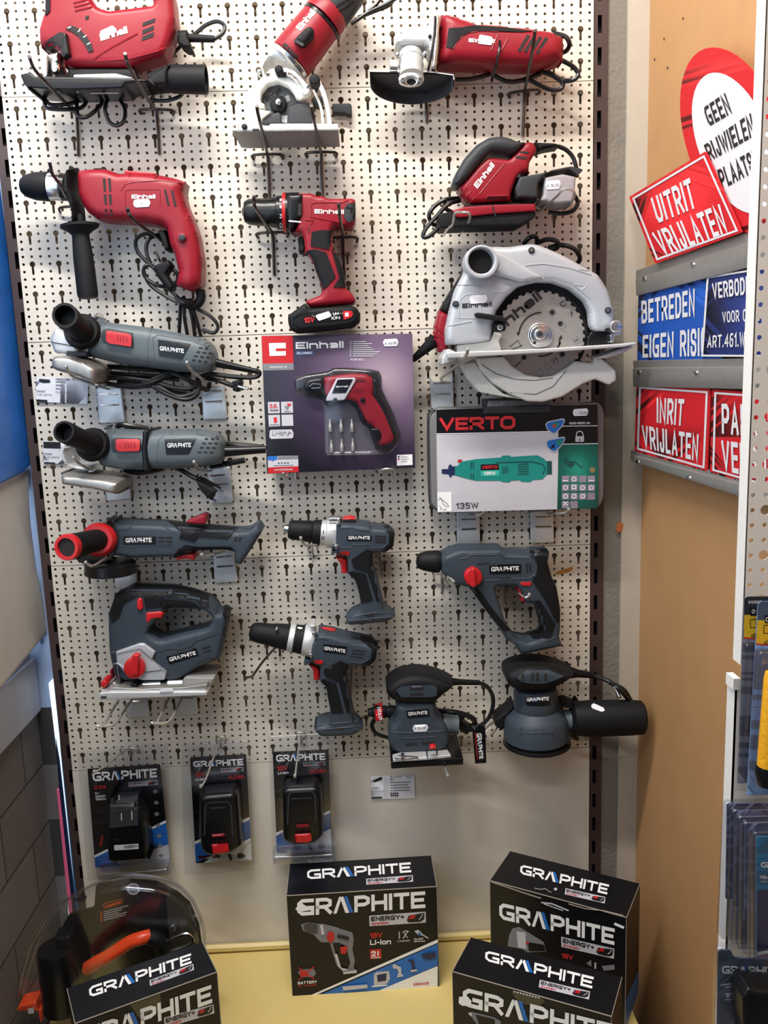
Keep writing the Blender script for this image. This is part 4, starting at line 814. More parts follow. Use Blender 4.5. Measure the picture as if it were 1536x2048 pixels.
P(T, 'housing_relief', SIL, [ridge(z.L(q), wd*.8, hs.S, .0016) for q, wd in (([(360, 315), (450, 310), (520, 320)], 3), ([(365, 520), (380, 400), (410, 375), (665, 352)], 2.4), ([(365, 520), (470, 522)], 2.4), ([(300, 570), (450, 540)], 3), ([(620, 170), (760, 225), (900, 275)], 6), ([(545, 355), (620, 280), (820, 300)], 3), ([(790, 190), (900, 180), (1060, 205), (1200, 250)], 3), ([(1120, 215), (1180, 225)], 3), ([(1090, 310), (1170, 320)], 2.2), ([(1090, 310), (1190, 395)], 2.2), ([(1170, 320), (1135, 345)], 2.2))])
P(T, 'dust_port', SIL, puff(circ(*z((512, 168)), 34), .10, .138, 3, holes=[circ(*z((510, 162)), 26)], fr=0), puff(z.L([(560, 90), (640, 110), (900, 270), (760, 300), (600, 255), (540, 250), (610, 200)]), .10, .122, 8))
P(T, 'port_hole', SLOT, cyl(*z((510, 162)), 26, .09, .113, 0))
c = z((882, 625)); R_ = 88.5
tooth = []
for i in range(36):
    a = 2*math.pi*i/36; tooth += [(c[0]+R_*math.cos(a), c[1]+R_*math.sin(a), 0), (c[0]+R_*math.cos(a+.07), c[1]+R_*math.sin(a+.07), 0), (c[0]+R_*.955*math.cos(a+.08), c[1]+R_*.955*math.sin(a+.08), 0), (c[0]+R_*.965*math.cos(a+.16), c[1]+R_*.965*math.sin(a+.16), 0)]
bl = flat(.0842)
SB = P(T, 'saw_blade', STL, puff(tooth, .082, .084, 0, fr=0, step=20), txt('inhell', z((655, 590)), z((893, 398)), z((618, 538)), bl, t=.26, gap=.1, m=INK), label='brushed steel saw blade with black print')
def arc(cx, cy, r, a0, a1, n=10): return [(cx+r*math.cos(math.radians(a0+(a1-a0)*i/n)), cy+r*math.sin(math.radians(a0+(a1-a0)*i/n))) for i in range(n+1)]
def ico(cx, cy, s, rot):
    q = [(cx+s*math.cos(math.radians(rot+45+90*i)), cy+s*math.sin(math.radians(rot+45+90*i))) for i in range(4)]; q2 = [(cx+s*.82*math.cos(math.radians(rot+45+90*i)), cy+s*.82*math.sin(math.radians(rot+45+90*i))) for i in range(4)]
    return decal(q, bl, .0004, holes=[q2], m=GINK)
P(SB, 'blade_print', INK, ribbon(arc(*z((890, 630)), 46, 185, 268), 3, bl), ribbon(arc(*z((880, 625)), 43, 20, 95), 3, bl), decal(z.L([(730, 610), (755, 612), (740, 634)]), bl), decal(z.L([(996, 650), (1020, 650), (1010, 626)]), bl), [ribbon(z.L([(1003, 648), (998, 690)]), 3, bl)],
  [ico(*z(p), 9, -38) for p in ((955, 485), (1022, 432), (1015, 565), (1075, 495), (1105, 660), (925, 825), (875, 865), (970, 790), (1015, 745))], [decal(circ(*z(p), 5, None, 10), bl, m=INK) for p in ((955, 485), (1005, 555), (1018, 748), (778, 768))], ribbon(arc(*z((1022, 432)), 4.5, 0, 300), 1.5, bl), txt('i', z((1072, 505)), z((1080, 505)), z((1072, 480)), bl, t=.3), [ribbon(z.L(q), 1.5, bl) for q in ([(690, 700), (740, 660), (760, 700)], [(700, 720), (770, 690)], [(960, 800), (985, 770)], [(720, 830), (760, 790)], [(1095, 668), (1118, 652)])])
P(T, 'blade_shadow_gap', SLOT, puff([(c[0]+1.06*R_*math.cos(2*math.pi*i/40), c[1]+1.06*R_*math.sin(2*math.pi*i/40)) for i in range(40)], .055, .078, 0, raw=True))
P(SB, 'arbor_flange', CHR, cyl(*z((880, 628)), 26, .084, .090, 3), cyl(*z((878, 626)), 20, .09, .094, 2)); P(SB, 'arbor_bolt', CHR, cyl(*z((880, 622)), 11, .094, .104, 2), cyl(*z((880, 622)), 5, .1, .1045, 0).mt(SLOT), cyl(*z((845, 675)), 3, .09, .0945, 0).mt(SLOT), cyl(*z((912, 572)), 3, .09, .0945, 1))
P(T, 'fixed_guard', WHT2, puff(z.L([(460, 680), (565, 664), (590, 600), (640, 625), (618, 660), (640, 740), (480, 770), (385, 812), (360, 740), (355, 690)]), .06, .088, 2), puff(z.L([(385, 808), (470, 800), (540, 900), (640, 990), (760, 1030), (640, 1012), (500, 985), (430, 900)]), .05, .088, 2))
lg = puff(z.L([(470, 770), (650, 762), (700, 820), (790, 875), (880, 892), (960, 880), (1040, 835), (1100, 790), (1205, 802), (1215, 770), (1260, 772), (1350, 850), (1354, 912), (1310, 940), (1222, 904), (1150, 930), (1020, 1012), (900, 1046), (800, 1044), (690, 1000), (580, 930), (500, 840)]), .086, .102, 6)
P(T, 'lower_guard', WHT2, lg, [ribbon(z.L(q), 1.8, lg.S, .0008, GINK) for q in ([(510, 810), (600, 870), (720, 905), (840, 912), (960, 895)], [(690, 990), (850, 1000), (960, 950), (1040, 850)])])
P(T, 'base_shoe', ALU, puff(z.L([(290, 735), (900, 712), (1400, 680), (1478, 672), (1478, 688), (1400, 704), (900, 740), (300, 775)]), .05, .16, 2.5, fr=1), puff(z.L([(262, 770), (300, 712), (355, 735), (350, 790), (262, 816)]), .08, .15, 3), puff(z.L([(1230, 768), (1400, 708), (1475, 688), (1470, 700), (1400, 740), (1290, 775)]), .08, .14, 3))
P(T, 'bevel_bracket', CHR, puff(z.L([(1318, 625), (1385, 600), (1385, 620), (1340, 635), (1340, 670), (1320, 675)]), .10, .13, 1)); P(T, 'bevel_knob', CHR, cyl(*z((1355, 572)), 12.5, .11, .145, 3))
P(T, 'shoe_mount', BLKG, puff(z.L([(1200, 605), (1320, 605), (1330, 680), (1180, 690), (1180, 640)]), .08, .1, 2))
RL = P(T, 'retract_lever', BLK, puff(z.L([(470, 490), (490, 486), (640, 508), (665, 524), (658, 545), (640, 540), (480, 516)]), .11, .13, 3), puff(z.L([(588, 550), (660, 540), (662, 600), (610, 610), (588, 590)]), .1, .118, 3)); P(RL, 'lever_screw', CHR, cyl(*z((628, 578)), 6, .118, .124, 1))
for q in ((825, 95), (350, 432), (1305, 472)): P(T, 'housing_screw', DGR, cyl(*z(q), 6.5, .108, .1145, 1), cyl(*z(q), 3, .112, .1155, 0).mt(CHR))
P(T, 'brand_lettering', INK, *einhell(z((390, 458)), z((576, 445)), z((390, 430)), hs.S, INK))
sticker(T, z.L([(436, 400), (446, 378), (538, 374), (550, 396), (538, 424), (446, 432)]), hs.S)
cable(T, [z(p) for p in ((775, 55, .03), (810, 18, .04), (850, 10, .04), (862, 45, .03))], [z(p) for p in ((850, 55, .03), (920, 28, .04), (985, 40, .045), (985, 80, .04), (940, 90, .03))], [z(p) for p in ((930, 80, .03), (1010, 62, .04), (1090, 85, .045), (1128, 140, .04), (1115, 175, .03))], r=.004)
hook('hook with pale bent arm supporting the left end of the large circular saw shoe', [z(p) for p in ((425, 718, .19), (418, 745, .18), (395, 778, .165), (330, 840, .09), (262, 893, .02), (258, 905, .006))], m=WIREZ, r=.0028, ball=True)
# ================================================================== GALVANISED HOOK PLATES
def bracket(label, q, ridges, arm=None, zz=None, arm2=None):
    T = thing('hook_plate', label, 'hook plate', q[3][0], q[3][1], 0, 'galvanised hook plates')
    pl = puff(q, .001, .011, 2, fr=3); P(T, 'plate', ZINC, pl)
    P(T, 'embossed_rib', CHR, [tube([(a[0], a[1], .0115), (b[0], b[1], .0115)], .0018, 6, 1) for a, b in ridges])
    for a in (arm, arm2):
        if a: P(T, 'arm', WIREZ, tube(a, .0024, 8, 5), cyl(a[0][0], a[0][1], 3.2, a[0][2]-.002, a[0][2]+.002, 1))
    return T
z = Zm(50, 590, 3.012)
bracket('hook plate under the disc guard of the upper grey angle grinder', z.L([(428, 560), (580, 555), (603, 768), (447, 772)]), [(z((450, 600)), z((560, 597))), (z((455, 665)), z((565, 660)))], [z(p) for p in ((245, 430, .19), (258, 455, .185), (290, 490, .17), (390, 530, .09), (500, 565, .012))])
bracket('hook plate under the rear end of the upper grey angle grinder', z.L([(1062, 560), (1200, 540), (1218, 745), (1075, 753)]), [(z((1110, 580)), z((1185, 575))), (z((1085, 645)), z((1188, 640)))], [z(p) for p in ((975, 405, .18), (985, 430, .175), (1010, 462, .16), (1080, 515, .08), (1130, 550, .012))])
bracket('hook plate under the disc guard of the lower grey angle grinder', z.L([(470, 1085), (625, 1080), (640, 1230), (492, 1242)]), [(z((480, 1110)), z((600, 1105)))], [z(p) for p in ((290, 978, .18), (310, 1000, .175), (350, 1030, .15), (450, 1070, .06), (520, 1100, .012))])
bracket('hook plate behind the loose plug of the lower grey angle grinder', z.L([(1098, 1040), (1235, 1035), (1253, 1248), (1117, 1258)]), [(z((1115, 1090)), z((1205, 1083))), (z((1125, 1145)), z((1222, 1140)))], [z(p) for p in ((1018, 1005, .15), (1028, 1022, .14), (1045, 1045, .11), (1110, 1060, .012))])
z = Zm(80, 1000, 3.2)
bracket('hook plate right below the black guard of the battery grinder with red tip', z.L([(472, 470), (615, 440), (622, 560), (482, 566)]), [], [z(p) for p in ((290, 400, .185), (308, 412, .18), (345, 420, .165), (440, 375, .09), (520, 440, .012))])
bracket('hook plate behind the rear foot of the battery grinder with red tip', z.L([(1108, 335), (1235, 328), (1268, 522), (1118, 532)]), [(z((1130, 368)), z((1225, 360))), (z((1132, 428)), z((1235, 422)))], [z(p) for p in ((1035, 350, .16), (1048, 362, .15), (1090, 355, .11), (1180, 325, .012))])
z = Zm(160, 1140, 4.518)
def uhook(pts): return [z(p) for p in pts]
bracket('hook plate with double wire under the left part of the grey jigsaw', z.L([(412, 1180), (608, 1172), (628, 1325), (425, 1338)]), [(z((470, 1190)), z((580, 1185)))], uhook(((460, 1185, .012), (440, 1210, .05), (360, 1330, .12), (300, 1400, .15), (180, 1412, .16), (152, 1405, .16))), None, uhook(((338, 1190, .03), (320, 1220, .06), (225, 1380, .15), (205, 1405, .155))))
bracket('hook plate with double wire under the right part of the grey jigsaw', z.L([(855, 1150), (1050, 1145), (1068, 1298), (868, 1312)]), [(z((905, 1165)), z((1020, 1160)))], uhook(((920, 1160, .012), (905, 1185, .05), (850, 1300, .12), (790, 1378, .15), (670, 1385, .16), (645, 1375, .16))), None, uhook(((800, 1165, .03), (785, 1195, .06), (715, 1340, .14), (700, 1378, .155))))
z = Zm(830, 740, 3.84)
bracket('tall hook plate left under the large circular saw', z.L([(110, 45), (135, 85), (270, 85), (290, 20), (300, 290), (125, 300)]), [(z((140, 102)), z((270, 98))), (z((140, 188)), z((268, 184)))])
bracket('hook plate below the left half of the white and black multitool carton', z.L([(320, 1090), (495, 1085), (500, 1345), (325, 1350)]), [(z((355, 1150)), z((468, 1147))), (z((358, 1225)), z((470, 1220)))], [z(p) for p in ((527, 1085, .16), (515, 1105, .14), (480, 1120, .08), (420, 1110, .012))])
bracket('hook plate below the right half of the white and black multitool carton', z.L([(888, 1085), (1060, 1075), (1068, 1322), (890, 1332)]), [(z((925, 1132)), z((1045, 1128))), (z((925, 1206)), z((1045, 1204)))], [z(p) for p in ((1182, 1072, .16), (1165, 1095, .14), (1100, 1105, .08), (1020, 1100, .012))])
# ================================================================== PRICE CARDS
def pcard(label, q, d, rows, nm=None, pic=None, extra=None):
    T = thing('price_card', label, 'price card', q[3][0], q[3][1], d, 'white product cards on the wall'); on = flat(d+.001)
    P(T, 'card', STK, puff(q, d, d+.001, 0, fr=1)); P(T, 'print', GINK, bars(rows, on, m=GINK), nm or [], [decal(pic, on, m=INK)] if pic else [], extra or [])
z = Zm(50, 590, 3.012); on = flat(.004)
pcard('product card with small grinder picture beside the upper grey angle grinder', z.L([(65, 493), (382, 500), (376, 657), (68, 643)]), .003, [(z.L([(185, 522), (245, 524)])[0]+z((245, 524))+(2,)), (z((185, 543))+z((232, 544))+(2,)), (z((185, 563))+z((210, 564))+(2,))],
      [txt('Haakse slijper 710 W', z((185, 512)), z((318, 516)), z((185, 499)), on, t=.14, m=INK), txt('59G062', z((70, 584)), z((122, 586)), z((70, 573)), on, t=.14, m=INK), txt('2 jaar garantie', z((70, 603)), z((160, 606)), z((70, 591)), on, t=.12, m=GINK), txt('Spindelvergrendeling', z((185, 590)), z((282, 592)), z((185, 578)), on, t=.1, m=GINK)], z.L([(85, 505), (150, 510), (152, 528), (110, 530), (85, 522)]), [decal(z.L([(68, 628), (135, 632), (134, 648), (68, 645)]), on, m=INK)])
pcard('product card with dark grinder picture beside the lower grey angle grinder', z.L([(105, 880), (240, 882), (250, 1018), (113, 1014)]), .003, [],
      [txt('59G086', z((115, 962)), z((162, 964)), z((115, 951)), on, t=.14, m=INK), txt('2 jaar garantie', z((117, 980)), z((206, 983)), z((117, 968)), on, t=.12, m=GINK)], z.L([(110, 884), (213, 886), (215, 925), (112, 922)]), [decal(z.L([(114, 1006), (182, 1009), (182, 1018), (114, 1015)]), on, m=INK)])
z = Zm(720, 1300, 2.603)
pcard('product card on the plain panel below the square grey sander', z.L([(56, 658), (283, 654), (288, 772), (60, 778)]), .002, [z(a)+z(b)+(1.6,) for a, b in (((156, 690), (262, 688)), ((156, 704), (250, 702)), ((156, 718), (262, 715)), ((156, 732), (262, 729)))],
      [txt('Vlakschuurmachine', z((156, 664)), z((218, 663)), z((156, 657)), on, t=.14, m=INK), txt('180 W', z((156, 678)), z((182, 677)), z((156, 671)), on, t=.14, m=INK), txt('59G323', z((62, 724)), z((98, 722)), z((62, 716)), on, t=.14, m=INK), txt('2 jaar garantie', z((62, 741)), z((130, 738)), z((62, 733)), on, t=.12, m=GINK)], z.L([(66, 680), (105, 662), (118, 664), (112, 676), (72, 690)]), [decal(z.L([(60, 766), (114, 764), (114, 772), (60, 774)]), on, m=INK)]+[decal(z.L([(158+11*i, 742+12*j), (166+11*i, 742+12*j), (166+11*i, 750+12*j), (158+11*i, 750+12*j)]), on, m=INK) for i in range(4) for j in range(2)])
# ================================================================== GREY TOOLS
def badge(T, q, on, a, b, c, blue=NAVY):
    o = P(T, 'name_badge', BLKG, plate(q, on, .0012, fr=1)); P(o, 'brand_lettering', WHT, logo(a, b, c, lambda x, y, l=0: on(x, y, .0012+l), blue=blue, t=.2)); return o
# ---- grinders
def louvre(z, x0, y0, rows, n, dx, dy, sk, on, w=26, h=12, gx=36):
    r = []
    for j in range(rows):
        for i in range(n):
            x = x0+j*sk+i*gx; y = y0+j*dy+i*dx; r.append(decal(z.L([(x+6, y), (x+w, y+3), (x+w-6, y+h), (x, y+h-3)]), on, m=SLOT))
    return r
z = Zm(50, 590, 3.012)
T = thing('angle_grinder', 'upper of the two grey corded angle grinders with red switch, tilted down to the right', 'power tool', *z((600, 530)), .05, 'grey angle grinders')
b = puff(z.L([(440, 132), (480, 140), (500, 165), (760, 197), (940, 232), (1060, 260), (1130, 290), (1162, 350), (1166, 420), (1140, 460), (1050, 470), (900, 456), (760, 440), (560, 412), (400, 372), (375, 342), (400, 250), (436, 190)]), .03, .105, 26)
P(T, 'housing', GRL, b, [ridge(z.L(q), 1.6, b.S) for q in ([(762, 198), (740, 280), (738, 440)], [(780, 400), (768, 260), (800, 240), (1000, 275), (1100, 310)], [(470, 150), (480, 220), (455, 290)])])
P(T, 'switch_recess', DGR, plate(z.L([(470, 208), (500, 200), (650, 228), (655, 320), (470, 285), (458, 250)]), b.S, .0012)); P(T, 'slide_switch', RED2, plate(z.L([(490, 213, 4), (628, 234, 4), (643, 250, 3), (640, 312, 4), (500, 290, 4), (487, 270, 3)]), b.S, .0065, fr=2), [ribbon(arc(z((548+18*i, 255+4*i))[0]-5, z((548+18*i, 255+4*i))[1], 9, -45, 45), 1.2, b.S, .0071, RED) for i in range(4)])
badge(T, z.L([(800, 268), (996, 294), (946, 387), (806, 366)]), b.S, z((812, 333)), z((957, 350)), z((812, 308)))
P(T, 'vent_slot', SLOT, louvre(z, 1045, 312, 4, 3, 4, 25, -14, b.S))
P(T, 'gear_head', ALU, puff(z.L([(152, 270), (178, 205), (215, 192), (260, 200), (390, 300), (375, 372), (300, 362), (182, 348)]), .04, .11, 8), ribbon(z.L([(160, 285), (250, 300), (360, 330)]), 2, flat(.1105), m=DGR)); P(T, 'gear_collar', DGR, puff(z.L([(250, 335), (375, 345), (372, 372), (250, 372)]), .05, .112, 2), puff(z.L([(420, 110), (435, 108), (425, 150), (412, 148)]), .05, .09, 2).mt(CHR))
P(T, 'disc_guard', STL, puff(z.L([(175, 372), (235, 364), (340, 372), (445, 396), (515, 440), (512, 500), (490, 532), (455, 545), (340, 495), (195, 455), (172, 435)]), .03, .14, 9, e=.02))
P(T, 'handle_flange', BLK, lathe(z((350, 225, .10)), z((335, 210, .115)), [(0, 34), (.3, 37), (1, 33)]), label='round black hand guard of the side handle')
P(T, 'side_handle', BLK, lathe(z((345, 220, .11)), z((240, 122, .205)), [(0, 27), (.15, 24), (.5, 23.5), (.9, 25), (1, 24.5), (1, 19.5), (.72, 18), (.72, 0)], k=WALL.sc(300, 700, .16)))
P(T, 'cable_boot', BLKG, lathe(z((1150, 408, .07)), z((1395, 460, .065)), [(0, 9), (.2, 8), (.9, 5.5), (1, 5.5)]))
cable(T, [z(p) for p in ((1385, 452, .06), (1412, 470, .06), (1380, 495, .06), (1250, 492, .06), (1120, 478, .06), (1040, 500, .05))], [z(p) for p in ((500, 430, .05), (620, 440, .06), (760, 450, .06), (900, 460, .05))], [z(p) for p in ((480, 500, .06), (600, 500, .07), (760, 520, .07), (900, 560, .07), (1010, 560, .07), (1045, 500, .06))],
      [z(p) for p in ((470, 530, .06), (620, 550, .07), (760, 530, .075), (880, 480, .07), (1000, 480, .06))], [z(p) for p in ((560, 520, .06), (720, 525, .07), (840, 590, .07), (960, 628, .07), (1035, 600, .07), (1050, 520, .06))], [z(p) for p in ((700, 500, .06), (820, 560, .07), (930, 610, .07), (1020, 590, .07))], [z(p) for p in ((760, 515, .07), (870, 470, .07), (960, 500, .07), (1090, 570, .06), (1110, 530, .05))],
      [z(p) for p in ((520, 470, .05), (640, 480, .06), (780, 490, .06), (930, 510, .06))], [z(p) for p in ((540, 545, .05), (650, 555, .05), (780, 545, .05), (900, 580, .05), (980, 600, .05))], [z(p) for p in ((1090, 500, .05), (1180, 520, .06), (1260, 550, .06))], r=.0042)
P(T, 'plug', BLK, puff(z.L([(1248, 520), (1300, 505), (1310, 530), (1290, 585), (1258, 580)]), .04, .075, 4), tube([z(p) for p in ((1285, 550, .075), (1345, 565, .08))], .0024).mt(CHR))
T = thing('angle_grinder', 'lower of two grey corded angle grinders, held level, black tie around its body', 'power tool', *z((700, 1160)), .05, 'grey angle grinders')
b = puff(z.L([(490, 806), (560, 804), (760, 815), (900, 808), (1060, 806), (1170, 826), (1212, 880), (1217, 960), (1190, 1012), (1080, 1036), (900, 1046), (760, 1046), (590, 1052), (462, 1030), (440, 1000), (480, 920)]), .03, .105, 26)
P(T, 'housing', GRL, b, [ridge(z.L(q), 1.6, b.S) for q in ([(790, 1000), (805, 870), (850, 840), (1040, 835), (1130, 850)], [(515, 830), (525, 900), (505, 950)])])
P(T, 'cable_tie', BLKG, puff(z.L([(748, 806), (768, 806), (760, 925), (775, 1048), (752, 1048), (738, 925)]), .03, .1075, 4))
P(T, 'switch_recess', DGR, plate(z.L([(520, 870), (550, 860), (695, 862), (705, 930), (690, 945), (525, 945)]), b.S, .0012)); P(T, 'slide_switch', RED2, plate(z.L([(548, 868, 4), (682, 867, 4), (693, 880, 3), (690, 940, 4), (560, 943, 4), (546, 925, 3)]), b.S, .0065, fr=2), [ribbon(arc(z((595+18*i, 905))[0]-5, z((595, 905))[1], 9, -45, 45), 1.2, b.S, .0071, RED) for i in range(4)])
badge(T, z.L([(840, 868), (1030, 864), (986, 959), (850, 961)]), b.S, z((858, 919)), z((1000, 916)), z((858, 893)))
P(T, 'vent_slot', SLOT, louvre(z, 1080, 860, 4, 3, 0, 27, -14, b.S))
P(T, 'gear_head', ALU, puff(z.L([(222, 960), (240, 916), (300, 922), (330, 1000), (440, 1010), (445, 1050), (360, 1060), (280, 1042), (230, 1000)]), .04, .11, 6)); P(T, 'gear_screw', CHR, puff(z.L([(480, 788), (495, 786), (485, 812), (472, 812)]), .05, .09, 2))
P(T, 'disc_guard', STL, puff(z.L([(228, 1062), (290, 1046), (420, 1052), (560, 1072), (640, 1090), (630, 1150), (600, 1185), (560, 1198), (420, 1166), (235, 1138)]), .03, .14, 8, e=.02))
P(T, 'handle_flange', BLK, lathe(z((412, 905, .10)), z((395, 895, .115)), [(0, 32), (.3, 35), (1, 31)]), label='round black hand guard of the side handle')
P(T, 'side_handle', BLK, lathe(z((405, 900, .11)), z((233, 823, .20)), [(0, 27), (.2, 23), (.5, 21.5), (.9, 22.5), (1, 22), (1, 17.5), (.75, 16), (.75, 0)], k=WALL.sc(300, 700, .16)))
P(T, 'cable_boot', BLKG, lathe(z((1205, 942, .07)), z((1450, 930, .065)), [(0, 11), (.2, 10), (.9, 8), (1, 8)]))
cable(T, [z(p) for p in ((1210, 900, .05), (1280, 905, .06), (1400, 915, .06), (1452, 930, .06))], [z(p) for p in ((1120, 1030, .04), (1220, 1015, .06), (1325, 995, .06))], [z(p) for p in ((555, 800, .04), (575, 782, .05), (640, 790, .05), (745, 808, .04))], [z(p) for p in ((600, 1052, .05), (680, 1070, .055), (760, 1060, .05), (820, 1045, .04))], r=.005)
cable(T, [z(p) for p in ((905, 1040, .05), (950, 1060, .06), (1010, 1095, .065), (1060, 1120, .07))], r=.0042)
P(T, 'plug', BLK, puff(z.L([(1035, 1100), (1075, 1100), (1165, 1150), (1180, 1165), (1150, 1190), (1128, 1230), (1105, 1225), (1060, 1180), (1040, 1140)]), .04, .09, 5), tube([z(p) for p in ((1140, 1155, .075), (1192, 1187, .085))], .0026).mt(CHR), tube([z(p) for p in ((1100, 1210, .075), (1150, 1242, .085))], .0026).mt(CHR))
# ---- battery grinder
z = Zm(80, 1000, 3.2)
T = thing('battery_grinder', 'slate grey battery angle grinder with red ringed side handle and flared battery foot', 'power tool', *z((750, 420)), .05, 'slate grey battery tools')
b = puff(z.L([(478, 112), (560, 118), (815, 128), (930, 142), (1060, 155), (1280, 170), (1350, 165), (1410, 124), (1440, 170), (1380, 270), (1285, 416), (1250, 396), (1245, 330), (1180, 318), (1000, 322), (880, 360), (700, 366), (600, 370), (540, 362), (472, 352)]), .03, .098, 10)
P(T, 'housing', GRA, b, [ridge(z.L(q), 2, b.S) for q in ([(500, 185), (510, 295), (560, 300), (730, 290), (845, 295)], [(490, 190), (560, 190), (590, 160), (780, 165), (830, 190)], [(540, 355), (600, 300)], [(1190, 250), (1260, 180), (1340, 185), (1400, 160)])])
P(T, 'grip', BLK, plate(z.L([(815, 132), (930, 143), (1062, 157), (1275, 173), (1200, 246), (1010, 236), (988, 268), (890, 246), (903, 205), (862, 168)]), b.S, .002), plate(z.L([(850, 375), (880, 322), (930, 287), (1010, 300), (1220, 300), (1240, 325), (1180, 316), (1000, 322), (900, 358)]), b.S, .002))
P(T, 'lock_lever', RED, puff(z.L([(930, 142), (1040, 98), (1056, 102), (1063, 152), (1000, 154)]), .045, .085, 3)); P(T, 'trigger', RED2, puff(z.L([(872, 352), (890, 340), (985, 344), (990, 386), (940, 374), (900, 378), (876, 392)]), .045, .085, 3))
badge(T, z.L([(530, 232), (740, 228), (742, 284), (532, 286)]), b.S, z((548, 272)), z((715, 270)), z((548, 245)))
P(T, 'vent_slot', SLOT, [decal(z.L([(755+i*50, 236+j*24), (795+i*50, 235+j*24), (795+i*50, 246+j*24), (755+i*50, 247+j*24)]), b.S) for i in range(2) for j in range(3)], [decal(z.L([(1280+dx, 195+dy), (1296+dx, 192+dy), (1288+dx, 222+dy), (1272+dx, 222+dy)]), b.S) for dx, dy in ((0, 0), (28, 0), (-32, 44), (-6, 44))])
P(T, 'gear_collar', STL, puff(z.L([(432, 125), (450, 112), (482, 112), (474, 358), (430, 360), (420, 250)]), .03, .096, 6))
P(T, 'disc_guard', BLKG, lathe(z((450, 395, .085)), z((455, 468, .085)), [(0, 0), (0, 46), (.1, 50), (.9, 52), (1, 50), (1, 0)]))
P(T, 'gear_head', BLK, puff(z.L([(240, 340), (330, 330), (460, 340), (440, 390), (300, 420), (235, 385)]), .03, .10, 6))
P(T, 'handle_flange', RED2, lathe(z((390, 250, .095)), z((370, 255, .12)), [(0, 26), (.3, 34), (.7, 34.5), (1, 28)]), label='red disc shaped hand guard')
SH = P(T, 'side_handle', BLK, lathe(z((380, 253, .11)), z((190, 298, .19)), [(0, 23), (.3, 23.5), (1, 25)], k=WALL.sc(160, 1080, .16)))
P(SH, 'handle_ring', RED2, lathe(z((200, 296, .187)), z((166, 305, .203)), [(0, 24), (.3, 26.5), (.8, 26.5), (1, 25), (1, 19), (.6, 18)], k=WALL.sc(160, 1080, .16)), lathe(z((200, 296, .187)), z((168, 305, .2)), [(0.3, 0), (.31, 19), (.95, 20)], k=WALL.sc(160, 1080, .16)).mt(SLOT), label='red ring with hollow end')
# ---- grey jigsaw
z = Zm(160, 1140, 4.518)
T = thing('jigsaw', 'slate grey battery jigsaw with red dial and silver base plate', 'power tool', *z((700, 1170)), .05, 'slate grey battery tools')
b = puff(z.L([(260, 390), (322, 215), (500, 115), (570, 124), (850, 130), (1000, 160), (1200, 225), (1250, 278), (1282, 340), (1318, 310), (1368, 345), (1345, 480), (1312, 620), (1268, 790), (1240, 810), (1070, 872), (930, 962), (850, 988), (760, 992), (340, 992), (290, 840), (270, 730), (260, 500)]), .03, .095, 10,
         holes=[z.L([(655, 490), (700, 440), (760, 375), (810, 342), (950, 343), (1130, 358), (1190, 408), (1206, 462), (1000, 510), (820, 560), (755, 566), (700, 528)])])
P(T, 'housing', GRA, b, [ridge(z.L(q), 1.6, b.S, 0, m_ if m_ is SLOT else None) for q, m_ in (([(690, 750), (810, 715), (900, 722), (1010, 690), (1050, 645), (1245, 580)], SLOT), ([(530, 590), (600, 540), (720, 630), (690, 720)], GRL), ([(1070, 510), (1030, 650)], GRL), ([(1270, 380), (1318, 460), (1300, 620), (1250, 790)], DGR), ([(1060, 840), (1150, 790), (1250, 800)], SLOT))])
P(T, 'grip', BLK, plate(z.L([(263, 400), (325, 220), (500, 118), (570, 127), (850, 133), (1000, 163), (1165, 218), (1170, 335), (1090, 330), (1040, 272), (750, 245), (715, 335), (592, 356), (572, 240), (520, 236), (392, 310), (352, 430), (285, 480)]), b.S, .002), plate(z.L([(720, 336), (752, 262), (1035, 285), (1080, 340), (830, 335), (770, 360)]), b.S, .0015))
P(T, 'lock_button', RED2, puff(z.L([(535, 250, 2), (560, 258, 2), (572, 340, 2), (546, 372, 3), (513, 340, 2), (518, 270, 2)]), .09, .1, 3)); P(T, 'trigger', RED2, puff(z.L([(596, 382), (735, 370), (755, 395), (735, 435), (690, 432), (640, 445), (612, 485), (600, 460)]), .05, .0965, 3))
P(T, 'nose_cover', SIL, puff(z.L([(322, 738), (540, 662), (580, 664), (682, 740), (650, 812), (782, 920), (766, 992), (560, 994), (420, 940), (340, 850)]), .08, .101, 3), ribbon(z.L([(325, 760), (540, 712), (700, 850), (775, 925)]), 2, flat(.1015), m=STL), ribbon(z.L([(330, 835), (400, 880)]), 2, flat(.1015), m=WHT), ribbon(z.L([(590, 925), (740, 905)]), 1.6, flat(.1015), m=DGR))
P(T, 'pendulum_dial', RED2, cyl(*z((492, 885)), 21.5, .10, .113, 4), puff(z.L([(470, 770), (500, 758), (540, 770), (525, 830), (520, 950), (455, 950), (460, 840)]), .11, .122, 2.5)); badge(T, z.L([(778, 785), (1046, 705), (1072, 770), (808, 852)]), b.S, z((812, 828)), z((1050, 764)), z((802, 795)))
P(T, 'vent_slot', SLOT, slots([z.L(q) for q in ([(1100, 705), (1180, 682), (1180, 696), (1100, 718)], [(1115, 738), (1188, 715), (1188, 728), (1112, 750)], [(895, 680), (935, 668), (900, 685)])], b.S)); P(T, 'battery_rail', BLK, plate(z.L([(1285, 345), (1320, 315), (1365, 348), (1310, 620), (1295, 560), (1325, 460), (1272, 385)]), b.S, .002))
